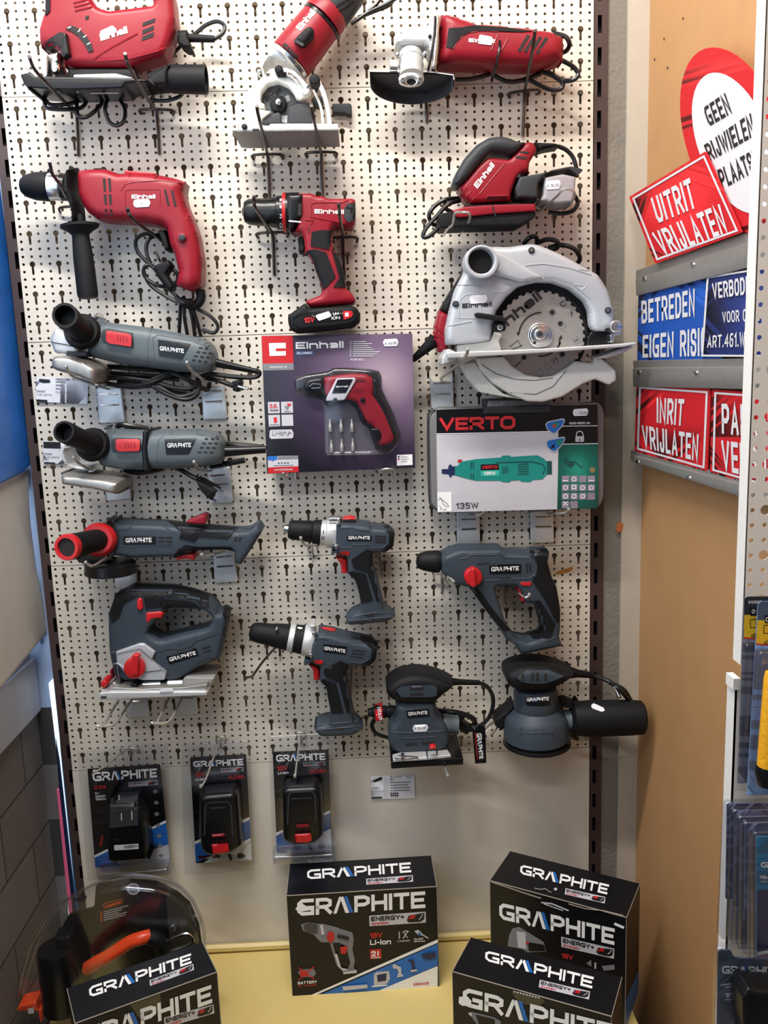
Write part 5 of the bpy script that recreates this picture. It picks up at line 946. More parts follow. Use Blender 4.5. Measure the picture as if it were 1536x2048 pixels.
P(T, 'base_plate', ALU, puff(z.L([(178, 1110), (270, 1100), (700, 1098), (1142, 1096), (1152, 1112), (1145, 1132), (600, 1155), (190, 1172), (178, 1150)]), .05, .125, 2, fr=1, comp=0), decal(z.L([(188, 1143), (238, 1140), (238, 1158), (190, 1160)]), flat(.1255), m=SLOT)); P(T, 'base_top', STL, puff(z.L([(250, 1090), (270, 1060), (560, 1075), (940, 1060), (1150, 1030), (1140, 1098), (300, 1104)]), .03, .118, 1))
P(T, 'dust_shield', mat('grey_translucent_shield', (138, 136, 134), .3), puff(z.L([(930, 985), (960, 968), (1215, 975), (1150, 1100), (1130, 1095), (940, 1090)]), .03, .1, 2))
P(T, 'bevel_shaft', CHR, lathe(z((575, 1040, .09)), z((735, 1035, .09)), [(0, 10), (1, 10)]), lathe(z((800, 1030, .09)), z((935, 1025, .09)), [(0, 10.5), (1, 10.5)]), lathe(z((735, 1034, .09)), z((802, 1032, .09)), [(0, 8.5), (1, 8.5)]).mt(BLKG), lathe(z((935, 1025, .085)), z((1050, 1015, .085)), [(0, 9), (1, 6)]).mt(BLKG))
P(T, 'blade_holder', BLKG, puff(z.L([(385, 960), (440, 945), (480, 990), (570, 1010), (572, 1085), (470, 1090), (450, 1050), (390, 1040)]), .05, .1, 4), cyl(*z((490, 1060)), 8, .09, .11)); P(T, 'blade_bar', CHR, puff(z.L([(300, 1010), (330, 1008), (345, 1085), (300, 1090), (255, 1085), (270, 1030)]), .06, .1, 2))
P(T, 'lock_knob', RED2, cyl(*z((217, 1028)), 7, .08, .11, 3), puff(z.L([(205, 1030), (230, 1030), (228, 1090), (208, 1090)]), .08, .1, 2)); P(T, 'guide_tab', RED, puff(z.L([(265, 908), (292, 900), (302, 985), (290, 985)]), .05, .08, 2)); P(T, 'clear_guard', CLR2, puff(z.L([(275, 735), (320, 735), (345, 870), (362, 1025), (320, 1020), (300, 860)]), .095, .10, 1)); P(T, 'guard_wire', CHR, tube([z(p) for p in ((300, 850, .1), (335, 860, .1), (355, 1000, .1))], .0012))
sticker(T, z.L([(716, 1098), (730, 1075), (835, 1068), (846, 1080), (832, 1096), (724, 1104)]), flat(.126))
# ---- drills
z = Zm(470, 1010, 4.389)
T = thing('cordless_drill', 'upper slate grey cordless drill with black chuck, held level, no battery', 'power tool', *z((1190, 1030)), .05, 'slate grey battery tools')
b = puff(z.L([(890, 150), (930, 122), (1050, 128), (1172, 140), (1190, 158), (1280, 162), (1350, 168), (1402, 230), (1392, 365), (1325, 415), (1212, 415), (1215, 520), (1240, 590), (1302, 850), (1368, 900), (1408, 940), (1398, 985), (1330, 1022), (1000, 1052), (972, 1012), (985, 940), (1030, 897), (1108, 870), (1080, 740), (1052, 655), (990, 605), (985, 440), (900, 432), (838, 402), (885, 385)]), .028, .095, 9)
P(T, 'housing', GRA, b, [ridge(z.L(q), 2, b.S) for q in ([(900, 335), (895, 240), (930, 205), (1040, 200), (1070, 220), (1180, 225), (1200, 205), (1300, 210), (1350, 255), (1345, 335), (1300, 375), (1190, 375), (1170, 345), (1040, 350), (1020, 375), (930, 375), (900, 335)], [(1010, 990), (1140, 960), (1230, 945), (1390, 950)], [(985, 1020), (1140, 1005), (1260, 990), (1380, 985)])])
def grips(T, z, b, *qs): return P(T, 'grip', BLK, [plate(z.L(q), b.S, .0018) for q in qs])
grips(T, z, b, [(1018, 480), (1160, 388), (1205, 405), (1210, 520), (1235, 590), (1300, 845), (1242, 842), (1160, 590), (1042, 555)], [(995, 592), (1040, 580), (1148, 605), (1208, 835), (1112, 862), (1085, 740), (1056, 655)], [(1300, 180), (1345, 175), (1398, 235), (1388, 360), (1320, 408), (1290, 400), (1352, 340), (1350, 250)])
P(T, 'trigger', RED2, puff(z.L([(880, 452), (940, 448), (982, 470), (990, 600), (935, 598), (928, 520)]), .045, .08, 4)); P(T, 'direction_switch', RED2, plate(z.L([(918, 412), (990, 404), (1003, 418), (1000, 442), (935, 440)]), b.S, .002)); P(T, 'speed_switch', RED2, puff(z.L([(940, 128), (1010, 110), (1062, 125), (1050, 132)]), .045, .075, 2))
badge(T, z.L([(984, 268), (1198, 268), (1198, 312), (986, 314)]), b.S, z((995, 302)), z((1185, 302)), z((995, 273)))
P(T, 'vent_slot', SLOT, slots([z.L([(1228, 268+24*i), (1325, 272+24*i), (1325, 284+24*i), (1228, 280+24*i)]) for i in range(3)]+[z.L(q) for q in ([(1150, 968), (1225, 960), (1225, 972), (1150, 980)], [(1178, 190), (1196, 175), (1190, 192)], [(1205, 190), (1222, 178), (1218, 192)])], b.S)); P(T, 'foot_screw', DGR, cyl(*z((1190, 1010)), 5, .09, .0975, 1))
k = .062
CK = P(T, 'chuck', BLK, lathe(z((468, 215, k)), z((755, 240, k)), [(0, 12), (.02, 17), (.1, 19.5), (.7, 22), (.74, 21), (.76, 24), (1, 25.5)])); P(CK, 'chuck_nose', CHR, lathe(z((428, 208, k)), z((470, 213, k)), [(0, 6), (.15, 9), (1, 9.5)]))
l = lathe(z((752, 243, k)), z((802, 246, k)), [(0, 24.5), (1, 25.5)]); P(T, 'number_ring', ALU, l, txt('10', z((785, 305)), z((785, 275)), z((760, 305)), l.S, t=.16, m=INK), ribbon(z.L([(776, 220), (776, 252)]), 2, l.S, m=INK))
P(T, 'gear_case', ALU, lathe(z((800, 247, k)), z((905, 252, k)), [(0, 26), (.1, 29), (.8, 30), (1, 28)])); P(T, 'case_screw', CHR, cyl(*z((906, 165)), 4, .07, .098, 1), cyl(*z((890, 368)), 4.5, .07, .099, 1), ribbon(z.L([(825, 160), (890, 160)]), 3, flat(.093), m=GINK), puff(z.L([(820, 110), (935, 112), (940, 130), (820, 128)]), .05, .075, 2))
hook('short hook with bright tip under the chuck of the upper slate grey drill', [z(p) for p in ((577, 290, .15), (583, 310, .14), (602, 340, .12), (630, 358, .08), (665, 355, .012))], [z((672, 358)), z((677, 420)), z((680, 468))], [z((645, 352)), z((715, 355))], m=WIREZ, r=.0022, ball=True)
hook('hook mostly hidden behind the pistol grip of the upper slate grey drill', [z(p) for p in ((1268, 420, .012), (1272, 440, .005))], [z((1272, 440)), z((1285, 530)), z((1297, 615))], m=WIREZ, r=.002)
z = Zm(470, 1220, 5.12)
T = thing('hammer_drill', 'lower slate grey hammer drill with long black chuck, tilted nose up, no battery', 'power tool', *z((1060, 1290)), .05, 'slate grey battery tools')
b = puff(z.L([(845, 175), (870, 155), (1000, 175), (1135, 215), (1300, 248), (1402, 272), (1468, 345), (1442, 510), (1380, 575), (1172, 572), (1140, 640), (1160, 760), (1218, 1040), (1290, 1110), (1312, 1150), (1300, 1222), (1200, 1280), (880, 1292), (818, 1230), (815, 1150), (850, 1080), (985, 1058), (950, 900), (932, 780), (870, 730), (872, 570), (720, 505), (708, 490), (780, 470), (775, 380), (800, 280)]), .028, .095, 9)
P(T, 'housing', GRA, b, [ridge(z.L(q), 2.2, b.S) for q in ([(795, 400), (800, 320), (850, 290), (960, 300), (990, 260), (1100, 290), (1140, 330), (1340, 350), (1400, 390), (1380, 500), (1300, 545), (1170, 530)], [(840, 1180), (1000, 1165), (1250, 1140)], [(830, 1230), (980, 1215), (1290, 1190)])])
grips(T, z, b, [(912, 600), (1080, 520), (1165, 560), (1135, 640), (1155, 760), (1212, 1040), (1145, 1055), (1062, 740), (930, 690), (908, 640)], [(878, 730), (900, 705), (1035, 755), (1110, 1055), (990, 1055), (955, 900), (938, 790)], [(1290, 252), (1400, 278), (1462, 348), (1436, 505), (1378, 568), (1300, 560), (1395, 490), (1405, 400), (1340, 350), (1280, 300)])
P(T, 'trigger', RED2, puff(z.L([(745, 545), (815, 555), (868, 600), (868, 722), (805, 716), (802, 620)]), .045, .08, 4)); P(T, 'direction_switch', RED2, plate(z.L([(805, 515), (900, 512), (896, 552), (822, 550)]), b.S, .002)); P(T, 'speed_switch', RED2, plate(z.L([(872, 172), (950, 172), (1035, 192), (1020, 218), (960, 212), (900, 195)]), b.S, .003))
badge(T, z.L([(905, 350), (1148, 376), (1135, 457), (905, 427)]), b.S, z((914, 408)), z((1130, 440)), z((914, 372)))
P(T, 'vent_slot', SLOT, slots([z.L([(1205-10*i, 402+32*i), (1330-10*i, 418+32*i), (1330-10*i, 430+32*i), (1205-10*i, 414+32*i)]) for i in range(3)]+[z.L(q) for q in ([(1020, 1208), (1110, 1208), (1110, 1222), (1020, 1222)], [(1215, 310), (1245, 265), (1255, 272), (1232, 312)], [(1180, 300), (1205, 270), (1205, 300)])], b.S))
k = .064; a = (150, 215); e = (640, 295)
P(T, 'chuck', BLK, lathe(z((152, 218, k)), z((555, 282, k)), [(0, 10), (.03, 15), (.1, 19), (.25, 21), (.55, 22.5), (.6, 24), (.95, 27), (1, 27)]), [cyl(*z((425, 200)), 3, .08, .09).mt(CHR)]); P(T, 'silver_ring', ALU, lathe(z((550, 281, k)), z((608, 291, k)), [(0, 27.5), (.1, 28.5), (.9, 29), (1, 28)])); l = lathe(z((606, 290, k)), z((710, 306, k)), [(0, 28), (1, 30)]); P(T, 'mode_ring', BLK, l, [ribbon(z.L([(640, 180), (690, 186)]), 3, l.S, m=WHT), ribbon(z.L([(668, 178), (664, 196)]), 2, l.S, m=WHT)])
P(T, 'gear_case', ALU, lathe(z((700, 304, k)), z((835, 325, k)), [(0, 30), (.1, 32), (.6, 33), (1, 30)]), puff(z.L([(765, 150), (825, 155), (820, 180), (770, 175)]), .05, .09, 2)); P(T, 'case_screw', GRA, lathe(z((820, 245, .088)), z((930, 258, .088)), [(0, 4), (1, 4.5)]), lathe(z((790, 475, .088)), z((890, 492, .088)), [(0, 4), (1, 4)]), cyl(*z((808, 242)), 4, .07, .1, 1).mt(CHR), cyl(*z((775, 468)), 4, .07, .1, 1).mt(CHR))
hook('long thin hook bent down to the left under the chuck of the tilted hammer drill', [z(p) for p in ((113, 697, .1), (140, 688, .1), (178, 676, .1), (215, 625, .09), (300, 510, .06), (410, 388, .015))], [z((458, 390)), z((460, 470))], m=WIRE, r=.0022, ball=True)
hook('thin hook leg hanging behind the pistol grip of the tilted hammer drill', [z(p) for p in ((1196, 560, .02), (1198, 600, .006))], [z((1198, 600)), z((1190, 760)), z((1184, 895))], m=WIREZ, r=.0018)
# ---- rotary hammer
z = Zm(810, 1060, 4.267)
T = thing('rotary_hammer', 'slate grey rotary hammer with red dial and closed D handle', 'power tool', *z((1150, 1060)), .05, 'slate grey battery tools')
b = puff(z.L([(290, 185), (350, 155), (440, 120), (600, 122), (780, 115), (830, 152), (1040, 162), (1075, 140), (1200, 150), (1232, 192), (1215, 270), (1252, 400), (1292, 480), (1326, 680), (1322, 850), (1310, 905), (1342, 985), (990, 1060), (930, 970), (870, 942), (820, 860), (700, 700), (545, 485), (470, 470), (430, 468), (330, 380), (300, 340)]), .028, .095, 9,
         holes=[z.L([(778, 478), (960, 472), (985, 560), (1000, 612), (1100, 620), (1115, 680), (1150, 810), (1128, 850), (1010, 886), (910, 868), (845, 760), (790, 580), (768, 520)])])
P(T, 'housing', GRA, b, [ridge(z.L(q), 2, b.S) for q in ([(460, 250), (540, 235), (560, 215), (770, 215), (800, 190), (850, 240), (1090, 240), (1130, 300), (1115, 380), (1060, 410), (680, 435)], [(340, 190), (350, 350), (430, 440)], [(320, 185), (325, 350)], [(870, 940), (980, 970), (1230, 940), (1310, 905)], [(1080, 450), (1180, 580), (1290, 790), (1320, 810)])])
grips(T, z, b, [(548, 490), (620, 495), (760, 690), (900, 855), (835, 858), (700, 695)], [(1072, 148), (1198, 154), (1228, 195), (1210, 272), (1248, 402), (1290, 490), (1322, 690), (1318, 790), (1285, 780), (1180, 570), (1085, 430), (1125, 380), (1130, 290), (1100, 235), (1060, 220)], [(1108, 605), (1155, 600), (1285, 805), (1240, 918), (1095, 930), (1050, 882), (1130, 855), (1152, 812)])
P(T, 'mode_dial', RED2, cyl(*z((583, 402)), 18, .092, .108, 3), puff(z.L([(562, 325, 2), (600, 325, 2), (606, 480, 3), (585, 494, 3), (562, 480, 3)]), .1, .116, 3))
badge(T, z.L([(718, 296), (992, 290), (988, 370), (722, 374)]), b.S, z((736, 354)), z((972, 344)), z((736, 318)))
P(T, 'trigger', RED2, puff(z.L([(950, 488), (1000, 484), (1056, 490), (1060, 600), (1040, 612), (990, 610), (985, 560)]), .05, .085, 3)); P(T, 'direction_switch', RED2, plate(z.L([(982, 445), (1082, 444), (1072, 476), (1002, 474)]), b.S, .002))
P(T, 'vent_slot', SLOT, slots([z.L(q) for q in ([(1030, 280), (1048, 280), (1048, 365), (1032, 365)], [(1058, 285), (1076, 285), (1076, 355), (1060, 365)])], b.S), ribbon(z.L([(820, 415), (900, 405)]), 2.4, b.S, .001), ribbon(z.L([(620, 290), (720, 280)]), 2, b.S, .001))
P(T, 'chuck', BLK, lathe(z((98, 262, .062)), z((300, 272, .062)), [(0, 8), (.03, 12), (.12, 16), (.3, 19), (.7, 22), (.9, 22.5), (1, 21)]))
hook('hook with bright tip just behind the chuck of the rotary hammer', [z(p) for p in ((415, 440, .13), (405, 430, .128), (385, 412, .12), (345, 385, .06), (325, 372, .012))], [z((312, 378)), z((312, 525))], [z((250, 378)), z((335, 378))], m=WIREZ, r=.002, ball=True)
hook('hook with bright tip through the handle opening of the rotary hammer', [z(p) for p in ((1062, 552, .13), (1045, 570, .13), (1022, 575, .125), (960, 530, .07), (890, 470, .012))], [z((858, 470)), z((858, 622))], [z((815, 470)), z((880, 470))], m=WIREZ, r=.002, ball=True)
# ---- sanders
z = Zm(720, 1300, 2.603)
T = thing('sheet_sander', 'grey square palm sander with black top and silver clamped pad, bottom row', 'power tool', *z((330, 600)), .05, 'grey corded sanders')
lo = puff(z.L([(180, 260), (395, 250), (397, 335), (440, 360), (466, 440), (466, 500), (400, 522), (180, 532), (146, 480), (148, 395), (195, 340)]), .05, .112, 14, fr=14, comp=.3); P(T, 'housing', GRA, lo, [ridge(z.L(q), 2, lo.S) for q, m_ in (([(205, 505), (205, 462), (400, 450), (425, 470), (420, 500)], GRL), ([(160, 430), (300, 430), (450, 420)], GRL), ([(255, 360), (262, 395)], GRL), ([(330, 355), (336, 390)], GRL), ([(255, 265), (260, 290)], GRL), ([(320, 262), (326, 285)], GRL))])
tp = puff(z.L([(133, 190), (140, 152), (200, 112), (290, 96), (385, 110), (480, 150), (491, 185), (440, 222), (395, 262), (380, 275), (190, 265), (150, 242)]), .04, .118, 16, fr=16, comp=.5); P(T, 'top_grip', BLK, tp)
P(T, 'vent_band', GRA, plate(z.L([(188, 212), (215, 188), (385, 182), (402, 200), (398, 240), (360, 246), (215, 246)]), tp.S, .002), slots([z.L(q) for q in ([(258, 196), (330, 192), (330, 204), (258, 208)], [(258, 226), (330, 222), (330, 234), (258, 238)])], lambda x, y, l=0: tp.S(x, y, .0022+l)))
badge(T, z.L([(242, 316), (358, 304), (362, 344), (246, 354)]), lo.S, z((252, 342)), z((352, 334)), z((250, 324)), BLUE)
P(T, 'vent_slot', SLOT, slots([z.L(q) for q in ([(238, 488), (298, 484), (298, 496), (238, 500)], [(320, 482), (385, 476), (385, 490), (320, 494)])], lo.S))
sticker(T, z.L([(273, 408), (282, 390), (348, 387), (356, 404), (346, 424), (282, 426)]), lo.S, '€ 34,95', [z((284, 416)), z((346, 412)), z((283, 402))])
P(T, 'dust_outlet', GRL, lathe(z((430, 385, .08)), z((510, 388, .08)), [(0, 20), (.3, 21), (.5, 18), (1, 19), (1, 15), (.7, 14), (.7, 0)]))
P(T, 'sanding_pad', BLKG, puff(z.L([(160, 582), (340, 572), (537, 562), (537, 596), (340, 606), (163, 618)]), .03, .13, 1, fr=1, comp=0))
TPL = Pl(WALL.at(*z((340, 572)), .13), (0, 0, 1)); cl = P(T, 'paper_clamp', ALU, puff(z.L([(168, 545), (235, 528), (452, 516), (474, 548), (340, 562), (172, 572)]), .001, .006, 1.5, P=TPL, fr=1)); P(cl, 'clamp_wire', CHR, tube([z(p)+(.008,) for p in ((180, 562), (250, 566), (300, 556), (200, 548))], .0012, P=TPL)); P(cl, 'clamp_wire', CHR, tube([z(p)+(.008,) for p in ((350, 556), (348, 520), (365, 508), (395, 505), (400, 546))], .0014, P=TPL)); P(cl, 'clamp_knob', CHR, cyl(*z((222, 545)), 4, .006, .014, P=TPL, b=1))
P(T, 'clamp_tip', RED2, puff(z.L([(362, 508), (380, 500), (397, 504), (394, 516), (365, 518)]), .13, .143, 2)); P(T, 'cable_boot', BLK, lathe(z((475, 165, .07)), z((622, 170, .06)), [(0, 8), (.3, 6), (1, 5)]))
P(T, 'cable_strap', RED2, puff(z.L([(75, 288), (114, 276), (124, 365), (82, 372)]), .03, .08, 4), txt('hite.pl', z((88, 300)), z((102, 364)), z((108, 296)), flat(.0805), t=.2, m=WHT))
P(T, 'plug', BLK, lathe(z((40, 325, .05)), z((190, 318, .05)), [(0, 8), (.15, 9), (.2, 12), (.4, 13), (.45, 11), (.6, 13), (.65, 11), (.8, 12.5), (1, 11)]))
cable(T, [z(p) for p in ((610, 168, .06), (660, 190, .06), (690, 240, .06), (690, 300, .06), (665, 360, .06), (615, 395, .06), (550, 385, .06))], [z(p) for p in ((75, 360, .05), (62, 395, .05), (85, 435, .05), (150, 458, .05))], r=.0038)
cable(T, [z(p) for p in ((405, 315, .05), (480, 322, .06), (540, 335, .06), (590, 360, .06), (600, 400, .05))], [z(p) for p in ((500, 330, .05), (545, 380, .06), (585, 405, .06))], [z(p) for p in ((510, 320, .05), (500, 370, .055), (560, 410, .06), (640, 405, .06))], [z(p) for p in ((540, 330, .055), (520, 390, .06), (560, 430, .06))], r=.0052, name='cable_loop')
tg = flat(.085); P(T, 'swing_tag', BLKG, puff(z.L([(583, 395), (652, 390), (658, 588), (600, 592)]), .082, .085, 0, fr=1), logo(z((606, 435)), z((622, 568)), z((632, 433)), tg, tr=z((642, 565))), ribbon(z.L([(600, 430), (612, 570)]), 1.2, tg, m=RINK))
hook('hook rod with bright tip poking out below the square grey sander', [z(p) for p in ((458, 656, .17), (452, 640, .16), (440, 600, .11), (432, 580, .08))], m=WIREZ, r=.0026, ball=True)
T = thing('orbital_sander', 'grey round disc sander with a black dust canister reaching across the dark upright', 'power tool', *z((920, 520)), .05, 'grey corded sanders')
lo = lathe(z((914, 195, .07)), z((918, 462, .07)), [(0, 0), (0, 40), (.06, 43), (.34, 44), (.40, 43), (.43, 46), (.52, 58), (.62, 63), (.95, 65), (1, 60), (1, 0)], n=36); P(T, 'housing', GRA, lo, [ridge(z.L(q), 2, lo.S) for q in ([(830, 460), (835, 432), (1010, 432), (1010, 455)], [(805, 225), (910, 240), (1018, 222)])])
tp = puff(z.L([(748, 100), (760, 80), (810, 58), (880, 46), (980, 52), (1060, 80), (1112, 96), (1112, 132), (1060, 168), (1000, 198), (940, 206), (800, 202), (765, 168), (752, 130)]), .03, .118, 18, fr=16, comp=.5); P(T, 'top_grip', BLK, tp)
P(T, 'vent_band', GRA, plate(z.L([(812, 142), (868, 106), (980, 104), (1064, 136), (1010, 160), (960, 176), (880, 174), (840, 166)]), tp.S, .002), slots([z.L([(x, 118+abs(x-905)*.12), (x+14, 118+abs(x-905)*.12), (x+14, 158), (x, 158)]) for x in (840, 892, 916, 960)], lambda x, y, l=0: tp.S(x, y, .0022+l)))
badge(T, z.L([(860, 240), (988, 232), (992, 284), (925, 292), (866, 288)]), lo.S, z((868, 268)), z((984, 262)), z((868, 250)), BLUE)
P(T, 'vent_slot', SLOT, slots([z.L(q) for q in ([(835, 403), (920, 405), (920, 418), (838, 416)], [(948, 405), (1030, 400), (1030, 413), (948, 418)])], lo.S))
P(T, 'sanding_pad', BLKG, lathe(z((920, 462, .07)), z((920, 490, .07)), [(0, 0), (0, 60), (.3, 66), (.7, 67), (1, 62), (1, 0)], n=36))
P(T, 'outlet', GRL, lathe(z((1060, 362, .07)), z((1118, 365, .075)), [(0, 19), (1, 20)])); dc = lathe(z((1100, 358, .08)), z((1478, 350, .085)), [(0, 26), (.03, 33), (.25, 36), (.8, 35), (.97, 33), (1, 28)]); P(T, 'dust_canister', BLK, dc)
P(T, 'canister_neck', BLK, puff(z.L([(1028, 245), (1060, 238), (1150, 275), (1130, 310), (1030, 290)]), .04, .09, 6)); sticker(T, z.L([(1202, 290), (1215, 276), (1268, 300), (1275, 316), (1258, 322), (1210, 304)]), dc.S)
P(T, 'cable_boot', BLK, lathe(z((1100, 118, .07)), z((1215, 132, .06)), [(0, 11), (.3, 8), (1, 6)])); P(T, 'cable_tag', BLKG, puff(z.L([(1318, 180), (1335, 178), (1362, 250), (1342, 254)]), .085, .087, 0), [ribbon(z.L([(1325, 190), (1350, 245)]), 3, flat(.0872), m=WHT)])
P(T, 'plug', BLK, puff(z.L([(700, 345), (760, 300), (795, 262), (805, 280), (780, 330), (742, 420), (700, 390)]), .03, .07, 4), tube([z(p) for p in ((695, 372, .06), (650, 422, .07))], .0024).mt(CHR), tube([z(p) for p in ((715, 400, .06), (680, 446, .07))], .0024).mt(CHR))
cable(T, [z(p) for p in ((1205, 130, .06), (1290, 160, .07), (1350, 205, .09), (1395, 255, .08), (1425, 290, .05))], [z(p) for p in ((1300, 170, .06), (1370, 205, .07), (1410, 265, .06))], [z(p) for p in ((1085, 415, .04), (1100, 445, .03), (1130, 462, .02))], r=.0042)
hook('small bright hook under the dust canister of the round grey sander', [z(p) for p in ((1145, 464, .06), (1165, 466, .06), (1188, 460, .05), (1195, 440, .02))], m=WIREZ, r=.0022)
# ================================================================== CARTONS ON THE WALL
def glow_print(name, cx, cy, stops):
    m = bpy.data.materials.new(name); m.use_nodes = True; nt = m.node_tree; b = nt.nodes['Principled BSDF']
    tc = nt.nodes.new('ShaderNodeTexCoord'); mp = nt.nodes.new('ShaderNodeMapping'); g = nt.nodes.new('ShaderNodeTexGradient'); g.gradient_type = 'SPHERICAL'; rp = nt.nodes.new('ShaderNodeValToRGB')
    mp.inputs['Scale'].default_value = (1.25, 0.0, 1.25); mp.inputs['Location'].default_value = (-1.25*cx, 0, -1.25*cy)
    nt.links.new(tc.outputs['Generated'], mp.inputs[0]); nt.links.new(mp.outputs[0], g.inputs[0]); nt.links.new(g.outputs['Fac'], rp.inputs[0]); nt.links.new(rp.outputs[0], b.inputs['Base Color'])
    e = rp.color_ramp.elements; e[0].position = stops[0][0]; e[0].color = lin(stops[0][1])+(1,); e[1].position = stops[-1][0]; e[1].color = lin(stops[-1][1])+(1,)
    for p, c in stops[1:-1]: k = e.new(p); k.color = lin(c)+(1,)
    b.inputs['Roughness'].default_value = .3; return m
PURP = glow_print('purple_printed_carton', .80, .66, [(.0, (24, 20, 30)), (.35, (62, 48, 70)), (.7, (112, 94, 118)), (1., (172, 152, 166))])
z = Zm(500, 650, 4.389)
T = thing('screwdriver_carton', 'purple and black carton with red corner panel and cut-out window, centre of the wall', 'carton', *z((800, 1280)), .04)
fd = .072; on = flat(fd)
P(T, 'carton', PURP, puff(z.L([(100, 95), (1425, 75), (1450, 1250), (150, 1305)]), .012, fd, .6, fr=0))
P(T, 'print', WHT, decal(z.L([(102, 97), (376, 93), (381, 334), (112, 340)]), on, .0004, m=RED2), decal(z.L([(112, 340), (381, 334), (384, 394), (119, 400)]), on, .0004, m=GINK), decal(z.L([(165, 160), (313, 156), (314, 205), (270, 206), (270, 228), (314, 228), (314, 268), (172, 272)]), on, .0008),
  decal(z.L([(226, 205), (300, 204), (300, 229), (226, 230)]), on, .001, m=RED2), einhell(z((402, 210)), z((822, 200)), z((400, 150)), on), decal(z.L([(402, 230), (555, 228), (557, 262), (404, 265)]), on, .0006, m=mat('dull_blue_print', (74, 96, 140), .4)), txt('CLASSIC', z((415, 255)), z((540, 252)), z((415, 238)), on, t=.2, m=WHT),
  txt('TC SD 3,6 Li', z((880, 312)), z((1000, 310)), z((880, 295)), on, t=.14), bars([z((902, 146+18*i))+z((902+w_, 145+18*i))+(1.7,) for i, w_ in enumerate((118, 168, 140, 165, 185, 240, 220, 190))], on, m=SLV), bars([z((876, 146+18*i))+z((892, 146+18*i))+(1.7,) for i in range(8)], on, m=SLV), txt('Einhell Germany AG', z((175, 377)), z((322, 374)), z((175, 362)), on, t=.14))
def tile(q): return decal(z.L(q), on, .0005, m=SLV)
P(T, 'pictogram_print', SLV, tile([(156, 676), (258, 674), (262, 774), (160, 776)]), tile([(272, 674), (374, 672), (378, 770), (276, 773)]), tile([(160, 790), (262, 788), (266, 888), (166, 892)]), tile([(276, 788), (376, 786), (381, 884), (280, 887)]), txt('3,6', z((170, 730)), z((232, 728)), z((170, 694)), on, t=.18, lift=.001, m=RINK), txt('V', z((236, 730)), z((248, 729)), z((236, 716)), on, t=.2, lift=.001, m=RINK), txt('POWER', z((176, 758)), z((248, 756)), z((176, 742)), on, t=.22, lift=.001, m=INK),
  decal(z.L([(320, 690), (360, 688), (358, 710), (335, 712)]), on, .001, m=RINK), decal(z.L([(300, 712), (345, 710), (335, 740), (320, 745)]), on, .001, m=GINK), decal(z.L([(205, 812), (235, 808), (238, 855), (212, 860)]), on, .001, m=RINK), bars([z((172, 876))+z((256, 874))+(1.6,), z((300, 758))+z((355, 757))+(1.6,)], on, .001, GINK),
  decal(z.L([(172, 930), (185, 920), (365, 916), (382, 945), (380, 985), (365, 995), (185, 1000), (170, 985)]), on, .0005), txt('Li-Ion', z((195, 970)), z((320, 966)), z((195, 930)), on, t=.14, lift=.001, m=GINK), ribbon(z.L([(330, 975), (345, 935), (342, 950), (365, 945)]), 2, on, .001, GINK))
P(T, 'corner_label', SLV, decal(z.L([(155, 1152), (422, 1146), (425, 1240), (158, 1250)]), on, .0005), decal(z.L([(158, 1250), (425, 1240), (428, 1290), (160, 1303)]), on, .0005, m=RED2), txt('www.einhell.com', z((212, 1280)), z((375, 1274)), z((212, 1262)), on, t=.2, lift=.001), decal(z.L([(155, 1152), (240, 1150), (240, 1180), (215, 1185), (200, 1198), (188, 1186), (157, 1187)]), on, .0009, m=BLUE), decal(z.L([(245, 1152), (420, 1147), (421, 1174), (245, 1180)]), on, .0009, m=GINK), [decal(circ(*z((252+27*i, 1212-i*.5)), 1.6, None, 8), on, .001, m=INK) for i in range(4)], bars([z((205, 1234))+z((380, 1230))+(1.3,)], on, .001, GINK))
P(T, 'quality_label', WHT, decal(z.L([(1288, 1140), (1425, 1135), (1427, 1228), (1290, 1235)]), on, .0005, m=WHT), [txt(s, z((1325, yy)), z((1325+w_, yy-1)), z((1325, yy-10)), on, t=.16, lift=.001, m=GINK) for s, yy, w_ in (('German', 1162, 58), ('Designed', 1182, 70), ('Quality', 1202, 55))], [decal(circ(*z((1305, yy)), 1.8, None, 8), on, .001, m=m_) for yy, m_ in ((1157, NAVY), (1177, RED2))])
sticker(T, z.L([(1165, 155), (1178, 125), (1290, 120), (1303, 150), (1292, 184), (1182, 188)]), on, '€ 49,95', [z((1185, 175)), z((1290, 168)), z((1183, 152))])
P(T, 'window_recess', SLOT, decal(z.L([(385, 480), (480, 435), (690, 405), (730, 375), (850, 375), (1050, 390), (1130, 405), (1152, 450), (1155, 560), (1200, 660), (1260, 780), (1320, 950), (1328, 1010), (1220, 1115), (1165, 1130), (1100, 1090), (1035, 900), (980, 860), (930, 740), (870, 680), (780, 690), (680, 720), (620, 650), (500, 630), (400, 600)], ), on, .0006, grid=12), decal(z.L([(648, 715), (880, 700), (930, 770), (985, 870), (1040, 905), (1100, 1090), (1150, 1135), (680, 1145), (662, 1120)]), on, .0007, m=mat('printed_grey_window', (98, 92, 100), .3)))
D2 = thing('cordless_screwdriver', 'small red and black cordless screwdriver showing in the window of the purple carton', 'power tool', *z((1150, 1060)), .08)
b = puff(z.L([(645, 460), (760, 440), (900, 425), (1020, 430), (1080, 470), (1095, 560), (1080, 610), (1150, 700), (1200, 790), (1250, 920), (1270, 1000), (1225, 1050), (1150, 1062), (1120, 1040), (1130, 990), (1080, 890), (1020, 850), (980, 770), (940, 680), (830, 650), (660, 620)]), .074, .095, 9)
P(D2, 'housing', RED, b, [ribbon(z.L([(905+i*24, 590), (930+i*24, 550)]), 2.2, b.S, .001) for i in range(4)], [ribbon(z.L([(930+i*26, 500), (950+i*26, 478)]), 2, b.S, .001, SLOT) for i in range(3)])
